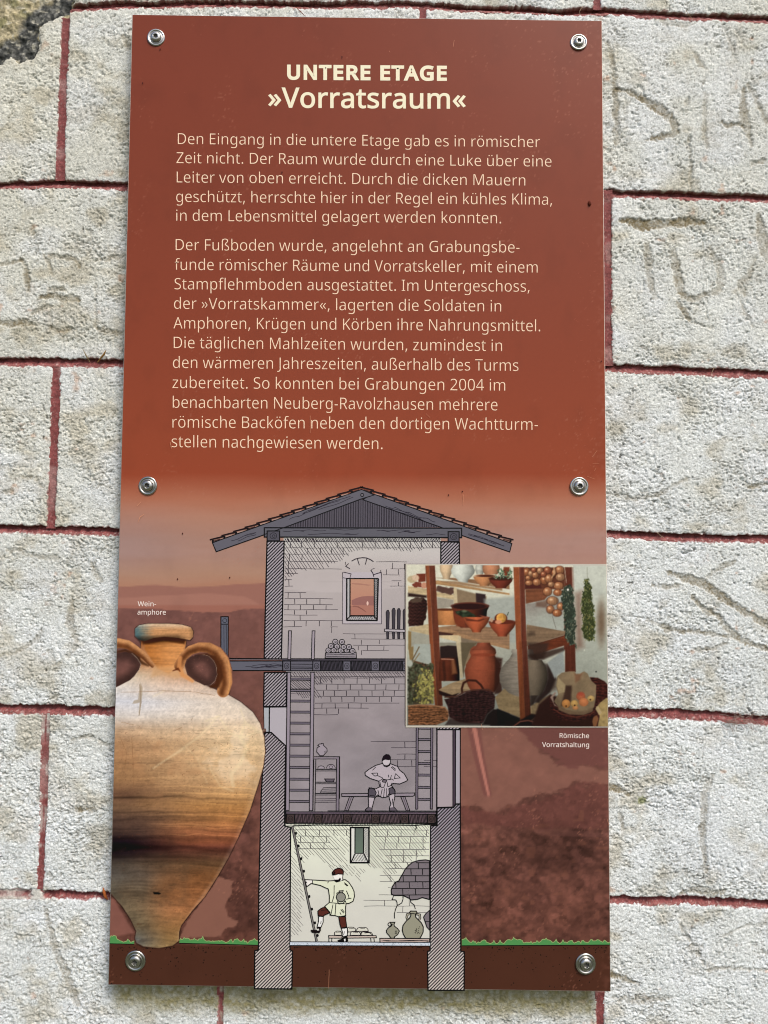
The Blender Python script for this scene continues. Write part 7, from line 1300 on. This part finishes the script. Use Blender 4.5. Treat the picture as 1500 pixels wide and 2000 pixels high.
# ------------------------------------------------------------------ small natural things caught on the wall and panel
def tube(pts, rad, n=6):
    V = []; F = []; P = [Vector(p) for p in pts]
    for i, p in enumerate(P):
        d = (P[min(i+1, len(P)-1)]-P[max(i-1, 0)]).normalized(); u = d.cross(Vector((0, 1, 0)));
        if u.length < .1: u = d.cross(Vector((1, 0, 0)))
        u.normalize(); v = d.cross(u); r = rad[i] if isinstance(rad, list) else rad
        for k in range(n): a = 2*math.pi*k/n; V.append(tuple(p+u*r*math.cos(a)+v*r*math.sin(a)))
    for i in range(len(P)-1):
        for k in range(n): F.append((i*n+k, i*n+(k+1) % n, (i+1)*n+(k+1) % n, (i+1)*n+k))
    return V, F
def debris(name, pts, rad, col, label, cat, group=None):
    V, F = tube([tuple(at(x, y, dep)) for x, y, dep in pts], rad); me = raw_mesh(name, V, F, np.tile([list(lin(col))], (len(V), 1)), True)
    o = link(name, me, M_DEBRIS); o['label'] = label; o['category'] = cat
    if group: o['group'] = group
    return o
debris('dry_twig', [(190,708,YW-.001),(198,698,YW-.003),(203,692,YW-.005),(207,684,YW-.006)], [.0003,.0010,.0012,.0003], (150,112,60), 'tan seed husk standing up from the red joint left of the panel', 'seed husk')
debris('leaf_fragment', [(201,1733,YW-.003),(203,1742,YW-.004),(206,1752,YW-.003),(211,1757,YW-.002)], [.0003,.0016,.0016,.0004], (164,92,46), 'orange brown leaf fragment stuck in the joint at the lower left panel edge', 'leaf')
debris('grass_straw', [(176,708,YW-.002),(168,694,YW-.004),(162,682,YW-.002)], [.0003,.0006,.0002], (120,104,70), 'short dark straw lying above the joint beside the tan husk', 'straw')
debris('pine_needle', [(578,14,YW-.002),(586,22,YW-.004),(597,32,YW-.003)], [.0003,.0005,.0002], (128,70,40), 'reddish brown needle hanging from the top joint above the panel', 'needle')
def lump(name, px, py, r, col, label, cat):
    bmV = []; bmF = []; c = at(px, py, 0.0); n, m = 12, 7
    for j in range(m+1):
        t = math.pi*j/m
        for i in range(n):
            a = 2*math.pi*i/n; k = 1+.28*float(vn(np.array(i*1.3), np.array(j*1.7), 600)); bmV.append((c[0]+r*.8*k*math.sin(t)*math.cos(a), -r*.35-r*.6*k*math.cos(t), c[2]+r*1.25*k*math.sin(t)*math.sin(a)))
    for j in range(m):
        for i in range(n): bmF.append((j*n+i, j*n+(i+1) % n, (j+1)*n+(i+1) % n, (j+1)*n+i))
    o = link(name, raw_mesh(name, bmV, bmF, np.tile([list(lin(col))], (len(bmV), 1)), True), M_DEBRIS); o['label'] = label; o['category'] = cat; return o
lump('mud_crumb', 1151.5, 398, .0021, (96,40,24), 'small dark brown crumb of mud stuck to the right side of the terracotta panel', 'mud')
# cobweb with dust in the joint at the right
R4 = random.Random(21); V = []; F = []
for i in range(46):
    x0, y0 = R4.uniform(1405, 1485), R4.uniform(1394, 1416); pts = [(x0, y0, YW-.0005-R4.random()*.002)]
    a = R4.uniform(-.6, .9)
    for k in range(4):
        a += R4.uniform(-.6, .6); l = R4.uniform(3, 8); x0 += l*math.cos(a); y0 += l*math.sin(a); pts.append((x0, y0, YW-.001-R4.random()*.003))
    v, f = tube([tuple(at(*p)) for p in pts], R4.uniform(.00010, .00022), 4); F += [tuple(q+len(V) for q in g) for g in f]; V += v
o = link('cobweb', raw_mesh('cobweb', V, F, np.tile([list(lin((150,130,120)))], (len(V), 1))), M_DEBRIS)
o['label'] = 'dusty grey cobweb tangled in the red joint at the right'; o['category'] = 'cobweb'
# loose fibres across the joints
for i, (a, b, c_) in enumerate((((1340,20),(1346,30),(1353,37)),((1283,1040),(1290,1046),(1296,1050)),((1138,12),(1132,22),(1133,30)),((1395,718),(1391,726),(1388,733)))):
    lab = ['pale fibre across the top red joint at the upper right','pale fibre across the red joint level with the middle screws','pale fibre across the top joint above the upper right screw','pale fibre across the red joint halfway up the right side'][i]
    debris('plant_fibre', [(a[0],a[1],YW-.001),(b[0],b[1],YW-.003),(c_[0],c_[1],YW-.001)], .00022, (196,170,140), lab, 'fibre')
